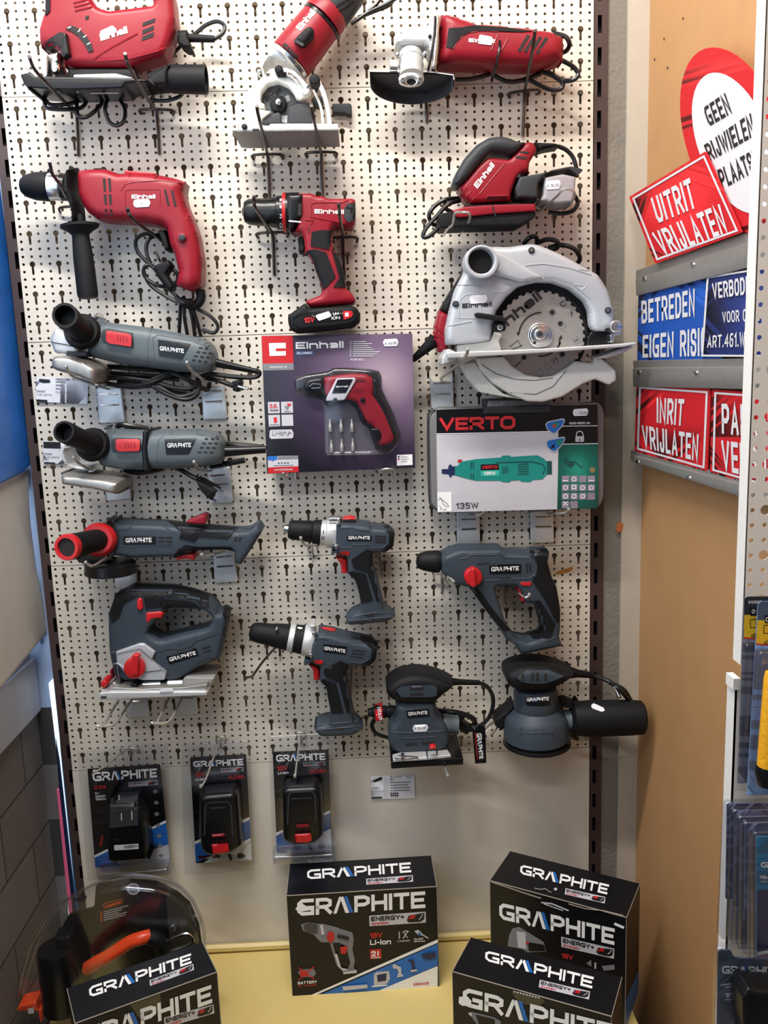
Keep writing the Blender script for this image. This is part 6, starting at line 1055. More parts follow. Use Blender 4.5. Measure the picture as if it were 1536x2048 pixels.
P(D2, 'front_cone', BLKG, puff(z.L([(470, 520), (500, 480), (560, 462), (650, 460), (655, 620), (600, 610), (500, 575), (475, 560)]), .074, .092, 8), ribbon(z.L([(520, 540), (550, 515), (620, 520), (615, 550), (540, 555)]), 2, flat(.0925), m=GINK)); P(D2, 'name_window', SLV, puff(z.L([(760, 468), (925, 462), (930, 490), (830, 660), (665, 668), (670, 640)]), .09, .098, 2), decal(z.L([(770, 480), (905, 475), (840, 595), (720, 600)]), flat(.0982), m=BLKG), txt('Einhell', z((755, 550)), z((860, 545)), z((755, 535)), flat(.0984), t=.2, m=WHT))
P(D2, 'grip_back', BLKG, puff(z.L([(1075, 480), (1110, 470), (1120, 570), (1180, 680), (1230, 800), (1280, 960), (1260, 970), (1200, 850), (1140, 720), (1080, 620)]), .074, .094, 5)); P(D2, 'release_button', BLKG, puff(z.L([(1055, 910), (1130, 905), (1155, 960), (1140, 1020), (1110, 1010)]), .08, .098, 3)); P(D2, 'trigger', BLKG, cyl(*z((990, 660)), 5, .09, .0985, 2), cyl(*z((748, 658)), 4.5, .09, .0995, 2), puff(z.L([(945, 700), (965, 700), (1000, 800), (1030, 860), (985, 850)]), .075, .088, 3))
BG = 'screwdriver bits behind the carton window'
for nm, x, y in (('upper row, left', 700, 880), ('upper row, middle', 797, 880), ('upper row, right', 892, 880), ('lower row, left', 712, 1060), ('lower row, middle', 803, 1055), ('lower row, right', 900, 1050)):
    O('screwdriver_bit', 'steel screwdriver bit in the window of the purple carton, '+nm, 'screwdriver bit', STL, lathe(z((x, y-56, .079)), z((x+4, y+56, .079)), [(0, 1.6), (.1, 2.2), (.42, 2.6), (.5, 4.2), (1, 4.2)], n=6), group=BG)
P(T, 'clear_window', CLR, puff(z.L([(380, 470), (480, 425), (690, 395), (730, 365), (850, 365), (1060, 380), (1145, 400), (1165, 460), (1170, 560), (1260, 750), (1340, 1000), (1240, 1120), (1170, 1142), (680, 1148), (655, 1120), (640, 720), (600, 660), (500, 640), (390, 600)]), fd+.001, .104, 8, e=.018, fr=8))
hook('looped hook under the right end of the purple carton', [z(p) for p in ((1105, 1275, .02), (1130, 1310, .07), (1160, 1270, .1), (1250, 1268, .1), (1270, 1310, .07), (1255, 1280, .02))], m=WIREZ, r=.002)
hook('hook with two short prongs under the left end of the purple carton', [z(p) for p in ((290, 1296, .11), (310, 1335, .1), (345, 1300, .06))], [z((398, 1290)), z((400, 1350))], m=WIREZ, r=.002)
# ---- multitool carton
z = Zm(830, 740, 3.84)
T = thing('multitool_case', 'grey plastic case in a white and black sleeve with a green rotary multitool picture', 'carton', *z((780, 1090)), .04)
CASE = mat('grey_case_plastic', (110, 108, 108), .5)
P(T, 'case', CASE, puff(z.L([(90, 370, 18), (120, 310, 14), (170, 285), (525, 280), (530, 225, 4), (1040, 220, 4), (1045, 270), (1400, 245, 10), (1452, 300, 18), (1448, 1000, 18), (1400, 1062, 12), (175, 1085, 14), (110, 1040, 18)]), .015, .062, 5, fr=6)); P(T, 'case_rim', DGR, tube([z(p) for p in ((165, 300, .062), (112, 330, .062), (98, 400, .062), (108, 960, .062), (130, 1035, .062), (175, 1080, .062))], .0016))
P(T, 'handle', DGR, puff(z.L([(525, 285), (1040, 268), (1045, 325), (525, 338)]), .05, .073, 2, fr=2), puff(z.L([(527, 225), (1042, 215), (1040, 268), (527, 280)]), .03, .06, 2, fr=2, holes=[z.L([(560, 240), (680, 238), (690, 270), (565, 268)])]), decal(z.L([(750, 275), (840, 270), (800, 298), (770, 296)]), flat(.0735), m=SLOT), [cyl(*z(q), 2, .055, .064).mt(CHR) for q in ((672, 262), (690, 262))])
fd = .070; on = flat(fd)
P(T, 'sleeve', SLV, puff(z.L([(163, 305), (525, 292), (527, 338), (1042, 325), (1042, 275), (1402, 262), (1406, 1062), (175, 1095)]), .014, fd, .5, fr=0))
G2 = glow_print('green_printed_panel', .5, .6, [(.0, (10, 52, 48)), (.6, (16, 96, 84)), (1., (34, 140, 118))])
P(T, 'print', WHT, decal(z.L([(163, 305), (525, 292), (527, 338), (1042, 325), (1075, 370), (1098, 440), (1100, 468), (165, 488)]), on, .0004, m=CARD), decal(z.L([(1042, 275), (1402, 262), (1404, 565), (1102, 570), (1098, 440), (1075, 370), (1042, 325)]), on, .0004, m=CARD), ribbon(z.L([(165, 490), (1100, 470), (1102, 570), (1404, 565)]), 1.3, on, .0008), ribbon(z.L([(1100, 432), (1404, 428)]), 1.3, on, .0008),
  txt('VERTO', z((190, 465)), z((770, 452)), z((188, 368)), on, t=.23, gap=.1, m=RINK, tr=z((770, 352)), wk=1.2), txt('10000-35000 min', z((1185, 418)), z((1345, 414)), z((1185, 402)), on, t=.18), txt('135W', z((315, 1066)), z((486, 1060)), z((315, 1022)), on, t=.15, gap=.2, m=INK))
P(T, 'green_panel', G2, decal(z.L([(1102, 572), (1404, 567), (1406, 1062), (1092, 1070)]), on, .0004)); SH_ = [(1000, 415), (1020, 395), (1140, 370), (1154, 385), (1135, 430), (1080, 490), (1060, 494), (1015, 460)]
P(T, 'shield_picture', SLV, [decal(z.L(q), on, .001, fr=3) for q in (SH_, shift(SH_, 2, 140))], [decal(z.L(q), on, .0014, fr=3, m=BLUE) for q in ([(1008, 418), (1025, 402), (1135, 380), (1146, 388), (1128, 428), (1075, 482), (1060, 484), (1020, 455)], [(1010, 558), (1027, 542), (1137, 520), (1148, 528), (1130, 568), (1077, 622), (1062, 624), (1022, 595)])], [decal(z.L(q), on, .0018, fr=3, m=TEAL) for q in ([(1045, 410), (1100, 398), (1110, 425), (1070, 450)], [(1080, 545), (1140, 525), (1125, 570), (1095, 590)])], decal(z.L([(1058, 420), (1082, 418), (1082, 438), (1058, 440)]), on, .0022, m=RINK), [ribbon(z.L(q), 2.4, on, .0022, INK) for q in ([(1040, 605), (1075, 570)], [(1050, 575), (1070, 600)])])
P(T, 'padlock_picture', SLV, decal(z.L([(1232, 510), (1298, 508), (1298, 550), (1232, 552)]), on, .001), ribbon(arc(*z((1265, 495)), 6.5, 180, 360)+[z((1290, 510))], 2, on, .001), ribbon([z((1240, 510)), z((1240, 495))], 2, on, .001), decal(z.L([(1262, 525), (1269, 525), (1269, 545), (1262, 545)]), on, .0014, m=INK))
P(T, 'gun_picture', SLV, decal(z.L([(1140, 690), (1160, 670), (1180, 700), (1225, 705), (1220, 730), (1190, 750), (1160, 720)]), on, .001, m=DTEAL), ribbon(z.L([(1225, 700), (1270, 745), (1290, 740)]), 2, on, .001, DTEAL))
P(T, 'dot_picture', SLV, decal(circ(*z((1362, 768)), 6, None, 12), on, .001, m=mat('dull_orange_print', (122, 110, 70), .5)))
pic = [decal(z.L([(1128+66*i, 812+66*j), (1184+66*i, 810+66*j), (1184+66*i, 862+66*j), (1128+66*i, 864+66*j)]), on, .0008, fr=1) for j in range(4) for i in range(4 if j < 3 else 2)]
P(T, 'pictogram_grid', mat('pale_purple_print', (136, 124, 140), .5), pic, [decal(circ(*z((1156+66*i, 838+66*j)), 4.6, None, 10), on, .0012, holes=[circ(*z((1156+66*i, 838+66*j)), 3.2, None, 10)], m=WHT) for i, j in ((0, 2), (1, 2), (2, 2), (2, 1), (3, 1), (1, 0), (0, 1))], txt('EAC', z((1330, 975)), z((1376, 974)), z((1330, 940)), on, t=.14, lift=.0012), txt('CE', z((1190, 1040)), z((1244, 1038)), z((1190, 1006)), on, t=.14, gap=.3, lift=.0012), bars([z((1134, 850))+z((1176, 850))+(1.5,), z((1334, 848))+z((1376, 848))+(1.5,)], on, .0012, WHT), ribbon(z.L([(1138, 1010), (1172, 1040)]), 1.4, on, .0012, WHT), ribbon(z.L([(1172, 1010), (1138, 1040)]), 1.4, on, .0012, WHT), [decal(z.L([(1205, 882), (1238, 882), (1238, 915), (1205, 915)]), on, .0012, holes=[z.L([(1211, 888), (1232, 888), (1232, 909), (1211, 909)])], m=WHT)])
tb = z.L([(305, 738), (330, 735), (350, 705), (470, 684), (660, 672), (670, 658), (730, 656), (738, 668), (840, 660), (940, 655), (990, 680), (1010, 700), (1050, 698), (1052, 800), (1012, 802), (980, 838), (900, 845), (885, 860), (815, 858), (805, 845), (735, 850), (725, 862), (670, 860), (655, 850), (470, 850), (420, 840), (305, 808)])
P(T, 'tool_picture', TEAL, decal(tb, on, .0008), decal(z.L([(205, 762), (255, 760), (258, 735), (275, 722), (285, 740), (308, 740), (306, 805), (285, 808), (270, 828), (258, 800), (205, 795)]), on, .0009, m=NAVY), decal(z.L([(328, 690), (360, 686), (360, 706), (328, 710)]), on, .001, m=RED2), decal(z.L([(505, 726), (642, 722), (645, 768), (505, 772)]), on, .001, m=CARD), decal(z.L([(505, 772), (645, 768), (645, 812), (508, 816)]), on, .001, m=mat('bright_teal_print', (52, 170, 150), .4)), txt('VERTO', z((514, 760)), z((634, 756)), z((514, 736)), on, t=.24, lift=.0013, m=RINK), txt('135W', z((530, 808)), z((618, 805)), z((530, 782)), on, t=.2, lift=.0013, m=WHT),
  [ribbon(z.L(q), 2.2, on, .0012, DTEAL) for q in [[(790, 725+19*i), (872, 722+19*i)] for i in range(5)]+[[(675+17*i, 740), (675+17*i, 795)] for i in range(3)]+[[(432, 708), (430, 760)], [(450, 704), (448, 758)], [(430, 795), (432, 832)], [(448, 795), (450, 838)], [(620, 712), (900, 705), (980, 725), (1000, 760), (980, 800)]]], decal(z.L([(1015, 700), (1050, 700), (1050, 800), (1015, 800)]), on, .0011, m=DTEAL))
P(T, 'hand_sketch', WHT, decal(z.L([(172, 940), (280, 935), (282, 1085), (174, 1090)]), on, .0006), [ribbon(z.L(q), 1.2, on, .001, GINK) for q in ([(185, 975), (210, 1000), (240, 1020), (262, 1050)], [(178, 1000), (200, 985), (215, 1030), (250, 1055)], [(185, 1040), (205, 1060), (190, 1075)], [(215, 1075), (240, 1070)])])
sticker(T, z.L([(1210, 325), (1222, 300), (1320, 294), (1332, 315), (1322, 350), (1222, 354)]), on, '39,95', [z((1262, 342)), z((1325, 338)), z((1262, 322))])
# ================================================================== BLACK CARTONS ON THE BASE SHELF
def flatp(P_): return lambda x, y, l=0: P_.at(x, y, l)
def zplane(h): return Pl((0, 0, h), (0, 0, 1))
DECK = -1.585
def carton(label, tq, zt, group='black tool cartons on the base shelf'):
    tp_ = [zplane(zt).at(*p) for p in tq]  # FL FR BR BL
    FL, FR, BR, BL = tp_; u = (FR-FL); n = V((u.y, -u.x, 0)).normalized()
    if n.y > 0: n = -n
    dep = max(.06, .5*((BL-FL).dot(-n)+(BR-FR).dot(-n))); BL = FL-n*dep; BR = FR-n*dep
    T = thing('tool_carton', label, 'carton', 0, 0, 0, group, loc=((FL+BR)/2).xy.to_3d()+V((0, 0, DECK)))
    dn = lambda p: V((p.x, p.y, DECK)); P(T, 'carton', CARD, hexa([dn(FL), dn(FR), FR, FL], [dn(BL), dn(BR), BR, BL]))
    e = .0009; P(T, 'worn_edging', CARDE, wtube([FL, FR], e, 5), wtube([FR, BR], e*.7, 5), wtube([FL, BL], e*.7, 5), wtube([FL, dn(FL)], e*.6, 5), wtube([FR, dn(FR)], e*.6, 5))
    return T, Pl(FL, n), zplane(zt), (FL, FR, BR, BL)
def energy(T, q, on, z):
    """grey strip with ENERGY+ system and a small battery picture; q = bl br tl tr zoom points"""
    bl, br, tl, tr = [V(z(p)) for p in q]
    def c(u, v): p = (bl*(1-u)+br*u)*(1-v)+(tl*(1-u)+tr*u)*v; return (p.x, p.y)
    return P(T, 'energy_badge', SLV, decal([c(0, 0), c(1, 0), c(1, 1), c(0, 1)], on, .0005), txt('ENERGY+', c(.03, .45), c(.62, .45), c(.03, .88), on, t=.24, lift=.0009, m=INK), txt('system', c(.04, .10), c(.34, .10), c(.04, .36), on, t=.2, lift=.0009, m=RINK), decal([c(.66, .3), c(.7, .75), c(.98, .9), c(.97, .3), c(.9, .1), c(.7, .1)], on, .0008, m=INK), decal([c(.68, .4), c(.74, .75), c(.82, .8), c(.8, .45)], on, .0012, m=RED2), ribbon([c(.88, .3), c(.93, .6), c(.95, .8)], (bl-tl).length*.08, on, .0012, SLV))
def toolpic(T, z, on, polys, name='tool_picture'): return P(T, name, SLV, [decal(z.L(q), on, .0006+.0004*i, m=m_) for i, (q, m_) in enumerate(polys)])
# middle carton
z = Zm(550, 1680, 4.389)
bfl = zplane(DECK).at(585, 1992); zt = -1.37
for _ in range(40):
    if proj(V((bfl.x, bfl.y, zt)))[1] > 1791.5: zt += .0008
    else: zt -= .0008
ZT = zt
T, F, TP, _c = carton('middle black carton standing square to the wall, rotary hammer picture on its front', [(573, 1791.5), (873.5, 1773), (868, 1712), (576, 1727)], zt)
f = flatp(F); t = flatp(TP)
P(T, 'top_lettering', WHT, logo(z((285, 345)), z((1197, 283)), z((280, 262)), t, z((1190, 195)))); energy(T, [(802, 393), (1212, 365), (800, 340), (1210, 308)], t, z)
P(T, 'front_lettering', WHT, logo(z((195, 667)), z((1320, 596)), z((195, 522)), f, z((1318, 450))), decal(z.L([(178, 605), (215, 560), (235, 555), (290, 590), (330, 585), (320, 615), (215, 630), (195, 620)]), f, .0012)); energy(T, [(830, 757), (1325, 725), (826, 665), (1322, 628)], f, z)
P(T, 'stripe_print', WHT, decal(z.L([(305, 1366), (1428, 872), (1428, 902), (352, 1363)]), f, .0005), decal(z.L([(395, 1360), (1428, 910), (1428, 1102), (890, 1330)]), f, .0005, m=BLUE), decal(z.L([(890, 1330), (1428, 1106), (1428, 1300)]), f, .0005), txt('58G009', z((1215, 1280)), z((1350, 1268)), z((1215, 1258)), f, t=.2, lift=.001, m=RINK))
P(T, 'spec_lettering', WHT, txt('18V', z((832, 862)), z((942, 854)), z((832, 817)), f, t=.2, m=RINK), txt('Li-Ion', z((835, 922)), z((1018, 914)), z((835, 878)), f, t=.2), decal(z.L([(832, 962), (933, 956), (934, 1040), (834, 1046)]), f, .0006, m=RED2), txt('2', z((845, 1024)), z((885, 1022)), z((845, 976)), f, t=.24, lift=.001), bars([z((845, 1036))+z((925, 1031))+(1.4,), z((905, 975))+z((905, 1020))+(2.4,)], f, .001))
P(T, 'battery_lettering', WHT, txt('BATTERY', z((200, 1269)), z((368, 1257)), z((200, 1244)), f, t=.2), txt('NOT INCLUDED', z((200, 1288)), z((365, 1276)), z((200, 1276)), f, t=.2, m=RINK))
P(T, 'function_lettering', WHT, txt('2 FUNCTION', z((1075, 897)), z((1182, 889)), z((1075, 884)), f, t=.16), txt('CLICK', z((1222, 882)), z((1302, 876)), z((1222, 864)), f, t=.18), bars([z((1218, 892))+z((1318, 887))+(1.2,)], f))
P(T, 'pictogram_print', SLV, [ribbon(z.L(q), w_, f, .001) for q, w_ in (([(1090, 805), (1092, 868)], 2.2), ([(1125, 865), (1165, 800)], 2.2), ([(1125, 805), (1165, 860)], 1.6), ([(1120, 810), (1150, 795), (1175, 805)], 2), ([(1285, 825), (1345, 862)], 2.4))], decal(z.L([(1222, 800), (1255, 788), (1290, 815), (1285, 840), (1255, 832)]), f, .0008), decal(z.L([(1255, 815), (1280, 812), (1280, 838), (1258, 838)]), f, .0012, m=BLUE))
P(T, 'battery_picture', GINK, decal(z.L([(200, 1160), (230, 1135), (340, 1130), (360, 1170), (340, 1200), (230, 1205)]), f, .0006), decal(z.L([(212, 1165), (235, 1142), (290, 1150), (290, 1195), (230, 1200)]), f, .001, m=RED2), ribbon(z.L([(205, 1118), (345, 1222)]), 2, f, .0014, RINK), ribbon(z.L([(345, 1110), (205, 1228)]), 2, f, .0014, RINK))
toolpic(T, z, f, [(([(225, 740), (290, 722), (370, 735), (420, 735), (540, 765), (575, 780), (680, 812), (690, 880), (680, 960), (700, 1060), (690, 1120), (720, 1150), (715, 1170), (600, 1178), (590, 1150), (540, 1100), (480, 900), (400, 895), (340, 830), (250, 800)]), GINK), (([(505, 905), (560, 900), (620, 930), (640, 1000), (660, 1080), (640, 1130), (590, 1125), (555, 1080)]), CARD), (([(250, 745), (300, 728), (372, 745), (375, 820), (330, 820), (260, 800)]), mat('dark_picture_grey', (60, 58, 60), .4)), ([(395, 745), (420, 745), (435, 830), (410, 835)], SLV), (circ(488, 850, 34, 48, 16), RED2), ([(548, 828), (650, 850), (645, 880), (545, 858)], INK), ([(572, 940), (640, 930), (620, 1000), (580, 1000)], RED2), ([(598, 1160), (715, 1140), (718, 1165), (602, 1178)], SLV), ([(520, 1000), (545, 1000), (580, 1120), (650, 1140), (600, 1150), (555, 1110)], SLV)])
toolpic(T, z, f, [([(868, 1180), (890, 1160), (1000, 1150), (1010, 1220), (985, 1260), (870, 1285)], SLV), ([(895, 1185), (980, 1170), (975, 1235), (900, 1245)], NAVY), ([(850, 1280), (985, 1268), (985, 1280), (850, 1292)], WHT), ([(1030, 1100), (1050, 1088), (1080, 1105), (1105, 1115), (1110, 1170), (1130, 1195), (1070, 1208), (1085, 1160), (1070, 1130), (1040, 1130)], SLV), ([(1160, 1055), (1215, 1050), (1225, 1080), (1225, 1130), (1248, 1150), (1190, 1160), (1205, 1120), (1195, 1080)], NAVY), ([(1285, 1010), (1330, 990), (1412, 985), (1410, 1030), (1350, 1050), (1300, 1040)], NAVY), ([(1195, 1140), (1245, 1135), (1248, 1152), (1192, 1160)], SLV), ([(595, 1285), (810, 1268), (812, 1300), (598, 1322)], SLV)], 'range_picture')
# right rear carton
z = Zm(880, 1660, 3.657)
T, F, TP, _c = carton('rear right black carton in the corner, turned left, behind another carton of its kind', [(979.8, 1761), (1253, 1835), (1268, 1763), (1010, 1701)], ZT+.012)
f = flatp(F); t = flatp(TP)
P(T, 'top_lettering', WHT, logo(z((585, 320)), z((1222, 472)), z((590, 252)), t, z((1238, 400)))); energy(T, [(912, 470), (1205, 537), (918, 425), (1210, 490)], t, z)
P(T, 'front_lettering', WHT, logo(z((435, 650)), z((1275, 842)), z((432, 530)), f, z((1278, 722)))); energy(T, [(888, 855), (1272, 942), (886, 780), (1275, 868)], f, z)
P(T, 'spec_lettering', RINK, txt('18V', z((890, 935)), z((972, 950)), z((890, 900)), f, t=.2)); P(T, 'torn_tape', SLV, [ribbon(z.L(q), w_, f, .001, m_) for q, w_, m_ in (([(372, 378), (500, 420), (600, 455), (740, 500)], 3, CARDE), ([(740, 530), (820, 540), (940, 590)], 3, SLV), ([(1275, 685), (1345, 715)], 5, WHT), ([(760, 540), (900, 590)], 1.4, WHT))], [ribbon(z.L(q), 1.6, t, .001, CARDE) for q in ([(690, 425), (740, 435), (770, 428), (800, 450), (815, 455)], [(940, 540), (1060, 575), (1200, 590), (1340, 625)])], decal(circ(*z((845, 432)), 3.4, 3, 10), t, .001))
toolpic(T, z, f, [([(505, 770), (530, 720), (580, 708), (630, 740), (760, 820), (775, 890), (640, 895), (600, 870), (495, 850)], GINK), ([(560, 740), (625, 750), (630, 870), (570, 860)], SLV), ([(640, 820), (760, 840), (770, 885), (650, 885)], CARD), ([(628, 815), (650, 820), (648, 838), (628, 832)], RED2)], 'tool_picture')
toolpic(T, z, f, [([(1070, 975), (1105, 950), (1110, 1000)], GINK)], 'arrow_picture')
toolpic(T, z, f, [ ([(1180, 995), (1275, 985), (1278, 1020), (1200, 1030)], GINK), ([(1130, 970), (1142, 970), (1142, 1015), (1130, 1015)], SLV)])
rq = [V((F.p.x, F.p.y, 0))]
P(T, 'side_stripe', BLUE, (lambda a, b: hexa([V((a.x, a.y, -1.585))+V((.0006, 0, 0)), V((b.x, b.y, -1.585))+V((.0006, 0, 0)), V((b.x, b.y, -1.545))+V((.0006, 0, 0)), V((a.x, a.y, -1.53))+V((.0006, 0, 0))], [V((a.x, a.y, -1.585)), V((b.x, b.y, -1.585)), V((b.x, b.y, -1.545)), V((a.x, a.y, -1.53))]))(_c[1], _c[2]))
# right front carton
T, F, TP, _c = carton('front right black carton, turned left, standing before the rear right one', [(904.6, 1943), (1223, 2033), (1241, 1954), (937.4, 1873)], ZT-.004)
f = flatp(F); t = flatp(TP)
P(T, 'top_lettering', WHT, logo(z((330, 955)), z((1112, 1160)), z((332, 880)), t, z((1125, 1075)))); energy(T, [(722, 1150), (1090, 1240), (730, 1095), (1097, 1180)], t, z)
P(T, 'front_lettering', WHT, logo(z((165, 1285)), z((1265, 1560)), z((168, 1150)), f, z((1270, 1420))), decal(z.L([(140, 1220), (200, 1215), (230, 1250), (225, 1290), (160, 1285), (136, 1265)]), f, .0013)); P(T, 'clear_tape', CLR, decal(z.L([(520, 1175), (600, 1185), (750, 1235), (765, 1250), (730, 1290), (600, 1270), (550, 1230)]), f, .0009))
toolpic(T, z, f, [([(205, 1335), (235, 1330), (400, 1370), (445, 1400), (440, 1460), (300, 1460), (240, 1380)], GINK), ([(260, 1350), (400, 1385), (400, 1440), (290, 1440)], CARD), ([(205, 1338), (232, 1334), (236, 1365), (215, 1355)], SLV)])
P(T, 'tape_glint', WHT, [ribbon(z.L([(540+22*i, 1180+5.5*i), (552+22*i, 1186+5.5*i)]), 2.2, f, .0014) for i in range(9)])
# left front carton
z = Zm(0, 1700, 3.339)
T, F, TP, _c = carton('front left black carton, turned right, standing before the clear shell pack', [(150, 2047), (434, 1944), (413, 1881), (128.8, 1978.5)], ZT-.004)
f = flatp(F); t = flatp(TP)
P(T, 'top_lettering', WHT, logo(z((600, 985)), z((1280, 755)), z((592, 915)), t, z((1275, 690)))); energy(T, [(1003, 908), (1296, 800), (998, 870), (1290, 760)], t, z)
P(T, 'front_lettering', WHT, logo(z((560, 1320)), z((1418, 1020)), z((555, 1195)), f, z((1410, 900)))); energy(T, [(1100, 1190), (1432, 1090), (1095, 1120), (1425, 1030)], f, z); P(T, 'clear_tape', CLR, decal(z.L([(870, 1035), (1070, 960), (1080, 1060), (930, 1120)]), f, .0009))
# ================================================================== CLEAR BLISTER PACKS ON THE WALL
BGR = 'blister packs hanging in the lower left'
def blister(label, shell, card, dy=.022):
    T = thing('blister_pack', label, 'blister pack', card[3][0], card[3][1], dy, BGR)
    P(T, 'backing_card', CARD, puff(card, dy, dy+.001, 0, fr=3)); P(T, 'clear_shell', CLR, puff(shell, dy+.0015, dy+.006, 3, e=.003, fr=5)); return T, flat(dy+.001)
z = Zm(120, 1460, 2.648)
T, on = blister('clear pack with a black battery charger, leftmost of the three hanging blister packs', z.L([(92, 112), (545, 66), (572, 66), (592, 760), (150, 800), (130, 600)]), z.L([(145, 206), (530, 181), (582, 700), (187, 730)]))
P(T, 'card_print', WHT, logo(z((176, 272)), z((515, 250)), z((170, 225)), on, z((512, 203))), decal(z.L([(183, 664), (560, 478), (562, 490), (184, 676)]), on, .0005), decal(z.L([(184, 676), (562, 492), (574, 605), (186, 728)]), on, .0005, m=BLUE), decal(z.L([(300, 690), (574, 606), (582, 700), (320, 718)]), on, .0005), txt('2.3A', z((180, 314)), z((243, 310)), z((180, 294)), on, t=.16, m=RINK), txt('for:', z((184, 341)), z((207, 340)), z((184, 330)), on, t=.16), txt('58G001', z((188, 358)), z((240, 355)), z((188, 347)), on, t=.18), txt('58G004', z((190, 373)), z((243, 370)), z((190, 362)), on, t=.18), txt('58G002', z((218, 615)), z((230, 560)), z((208, 613)), on, t=.2, m=RINK), [decal(circ(*z(p), 5, 4, 9), on, .0006, m=GINK) for p in ((505, 325), (510, 385), (512, 445), (520, 505), (525, 560), (530, 615), (535, 665))])
energy(T, [(365, 302), (517, 290), (363, 278), (515, 265)], on, z)
ch = puff(z.L([(262, 345), (280, 335), (425, 328), (470, 405), (480, 480), (495, 640), (470, 680), (300, 695), (262, 690), (250, 600), (258, 480)]), .026, .075, 6, e=.006); P(T, 'charger', BLKG, ch); P(T, 'charger_face', DGR, plate(z.L([(268, 360), (410, 345), (415, 505), (262, 520)]), ch.S, .002), [ribbon(z.L(q), w_, ch.S, .003, m_) for q, w_, m_ in (([(325, 440), (326, 480)], 2, SLV), ([(380, 430), (381, 475)], 2, SLV), ([(312, 345), (312, 370)], 3, GINK), ([(290, 440), (410, 432)], 2, SLOT))], txt('2.3A', z((287, 586)), z((313, 585)), z((287, 577)), ch.S, t=.2, lift=.001), decal(z.L([(286, 610), (415, 602), (417, 630), (288, 638)]), ch.S, .0008, m=SLV), txt('ENERGY+', z((340, 628)), z((412, 623)), z((340, 612)), ch.S, t=.2, lift=.001, m=INK))
P(T, 'foot_of_shell', CLR2, puff(z.L([(190, 735), (580, 702), (592, 745), (580, 760), (210, 790)]), .024, .06, 4, e=.01))
def bpack(label, shell, card, lg, ah, body, red, logo_q, en, band, v18, li, num):
    T, on = blister(label, z.L(shell), z.L(card)); P(T, 'card_print', WHT, logo(*[z(p) for p in logo_q[:3]], on, z(logo_q[3])), [decal(z.L(q), on, .0005, m=m_) for q, m_ in band], txt('18V', z(v18[0]), z(v18[1]), z(v18[2]), on, t=.18, m=RINK), txt('Li-Ion', z(li[0]), z(li[1]), z(li[2]), on, t=.2), txt(ah, z(num[0]), z(num[1]), z(num[2]), on, t=.16, m=RINK))
    energy(T, en, on, z); b = puff(z.L(body), .026, .078, 9, e=.014); P(T, 'battery', BLKG, b, [ribbon(z.L(q), 3, b.S, .001, DGR) for q in lg]); P(T, 'red_latch', RED2, plate(z.L(red), b.S, .006, fr=2)); return T, on, b
T, on, b = bpack('clear pack with a tall 4.0Ah battery, middle of the three hanging blister packs', [(640, 70), (1005, 50), (1030, 750), (660, 770)], [(688, 146), (985, 128), (1015, 690), (720, 706)], [[(765, 560), (770, 400), (790, 385), (890, 380), (905, 400), (915, 560)], [(740, 570), (745, 350), (790, 335), (910, 325), (935, 345), (950, 560)], [(800, 415), (880, 408)]], '4.0Ah',
  [(740, 330, 8), (770, 300, 8), (930, 286, 8), (952, 310, 8), (972, 590, 10), (920, 640, 10), (790, 655, 10), (748, 620, 10)], [(802, 606), (890, 600), (896, 640), (870, 655), (812, 655)], [(708, 196), (972, 186), (706, 166), (968, 152)], [(855, 226), (972, 217), (853, 205), (971, 196)],
  [([(714, 590), (760, 570), (1003, 460), (1004, 476), (714, 606)], WHT), ([(714, 606), (1004, 478), (1010, 570), (718, 705)], BLUE), ([(860, 640), (1010, 572), (1015, 690), (760, 703)], WHT)], [(716, 250), (770, 247), (716, 225)], [(718, 270), (768, 267), (718, 254)], [(890, 262), (975, 258), (890, 240)])
P(T, 'red_switch', RED, plate(z.L([(805, 552), (872, 547), (874, 562), (807, 567)]), b.S, .003)); energy(T, [(733, 684), (850, 676), (732, 666), (849, 660)], on, z)
P(T, 'card_picture', INK, decal(z.L([(885, 660), (905, 655), (915, 690), (900, 692)]), on, .0008), decal(z.L([(938, 655), (965, 652), (985, 668), (960, 680), (940, 680)]), on, .0008))
T, on, b = bpack('clear pack with a shorter 2.0Ah battery, rightmost of the three hanging blister packs', [(1105, 30), (1440, 12), (1465, 700), (1125, 715)], [(1126, 116), (1422, 104), (1440, 640), (1150, 655)], [[(1205, 500), (1210, 345), (1225, 330), (1335, 325), (1350, 345), (1355, 490)], [(1185, 520), (1190, 310), (1230, 295), (1350, 290), (1375, 310), (1385, 500)], [(1225, 365), (1335, 360)]], '2.0Ah',
  [(1175, 290, 8), (1200, 262, 8), (1362, 255, 8), (1388, 280, 8), (1398, 545, 10), (1350, 590, 10), (1230, 598, 10), (1182, 570, 10)], [(1240, 552), (1328, 546), (1334, 585), (1310, 596), (1248, 596)], [(1146, 168), (1406, 158), (1144, 132), (1402, 122)], [(1290, 194), (1406, 186), (1288, 173), (1405, 166)],
  [([(1142, 545), (1190, 525), (1430, 425), (1431, 440), (1143, 560)], WHT), ([(1143, 560), (1431, 442), (1434, 520), (1148, 654)], BLUE), ([(1240, 612), (1434, 522), (1440, 640), (1190, 652)], WHT)], [(1148, 218), (1206, 214), (1148, 192)], [(1154, 236), (1210, 232), (1154, 222)], [(1324, 230), (1408, 226), (1324, 208)])
P(T, 'red_switch', RED, plate(z.L([(1252, 500), (1316, 496), (1318, 512), (1254, 516)]), b.S, .003)); energy(T, [(1158, 640), (1280, 632), (1157, 620), (1279, 614)], on, z)
P(T, 'card_picture', INK, decal(z.L([(1312, 610), (1332, 605), (1342, 640), (1326, 642)]), on, .0008), decal(z.L([(1366, 605), (1392, 602), (1410, 618), (1388, 630), (1368, 630)]), on, .0008))
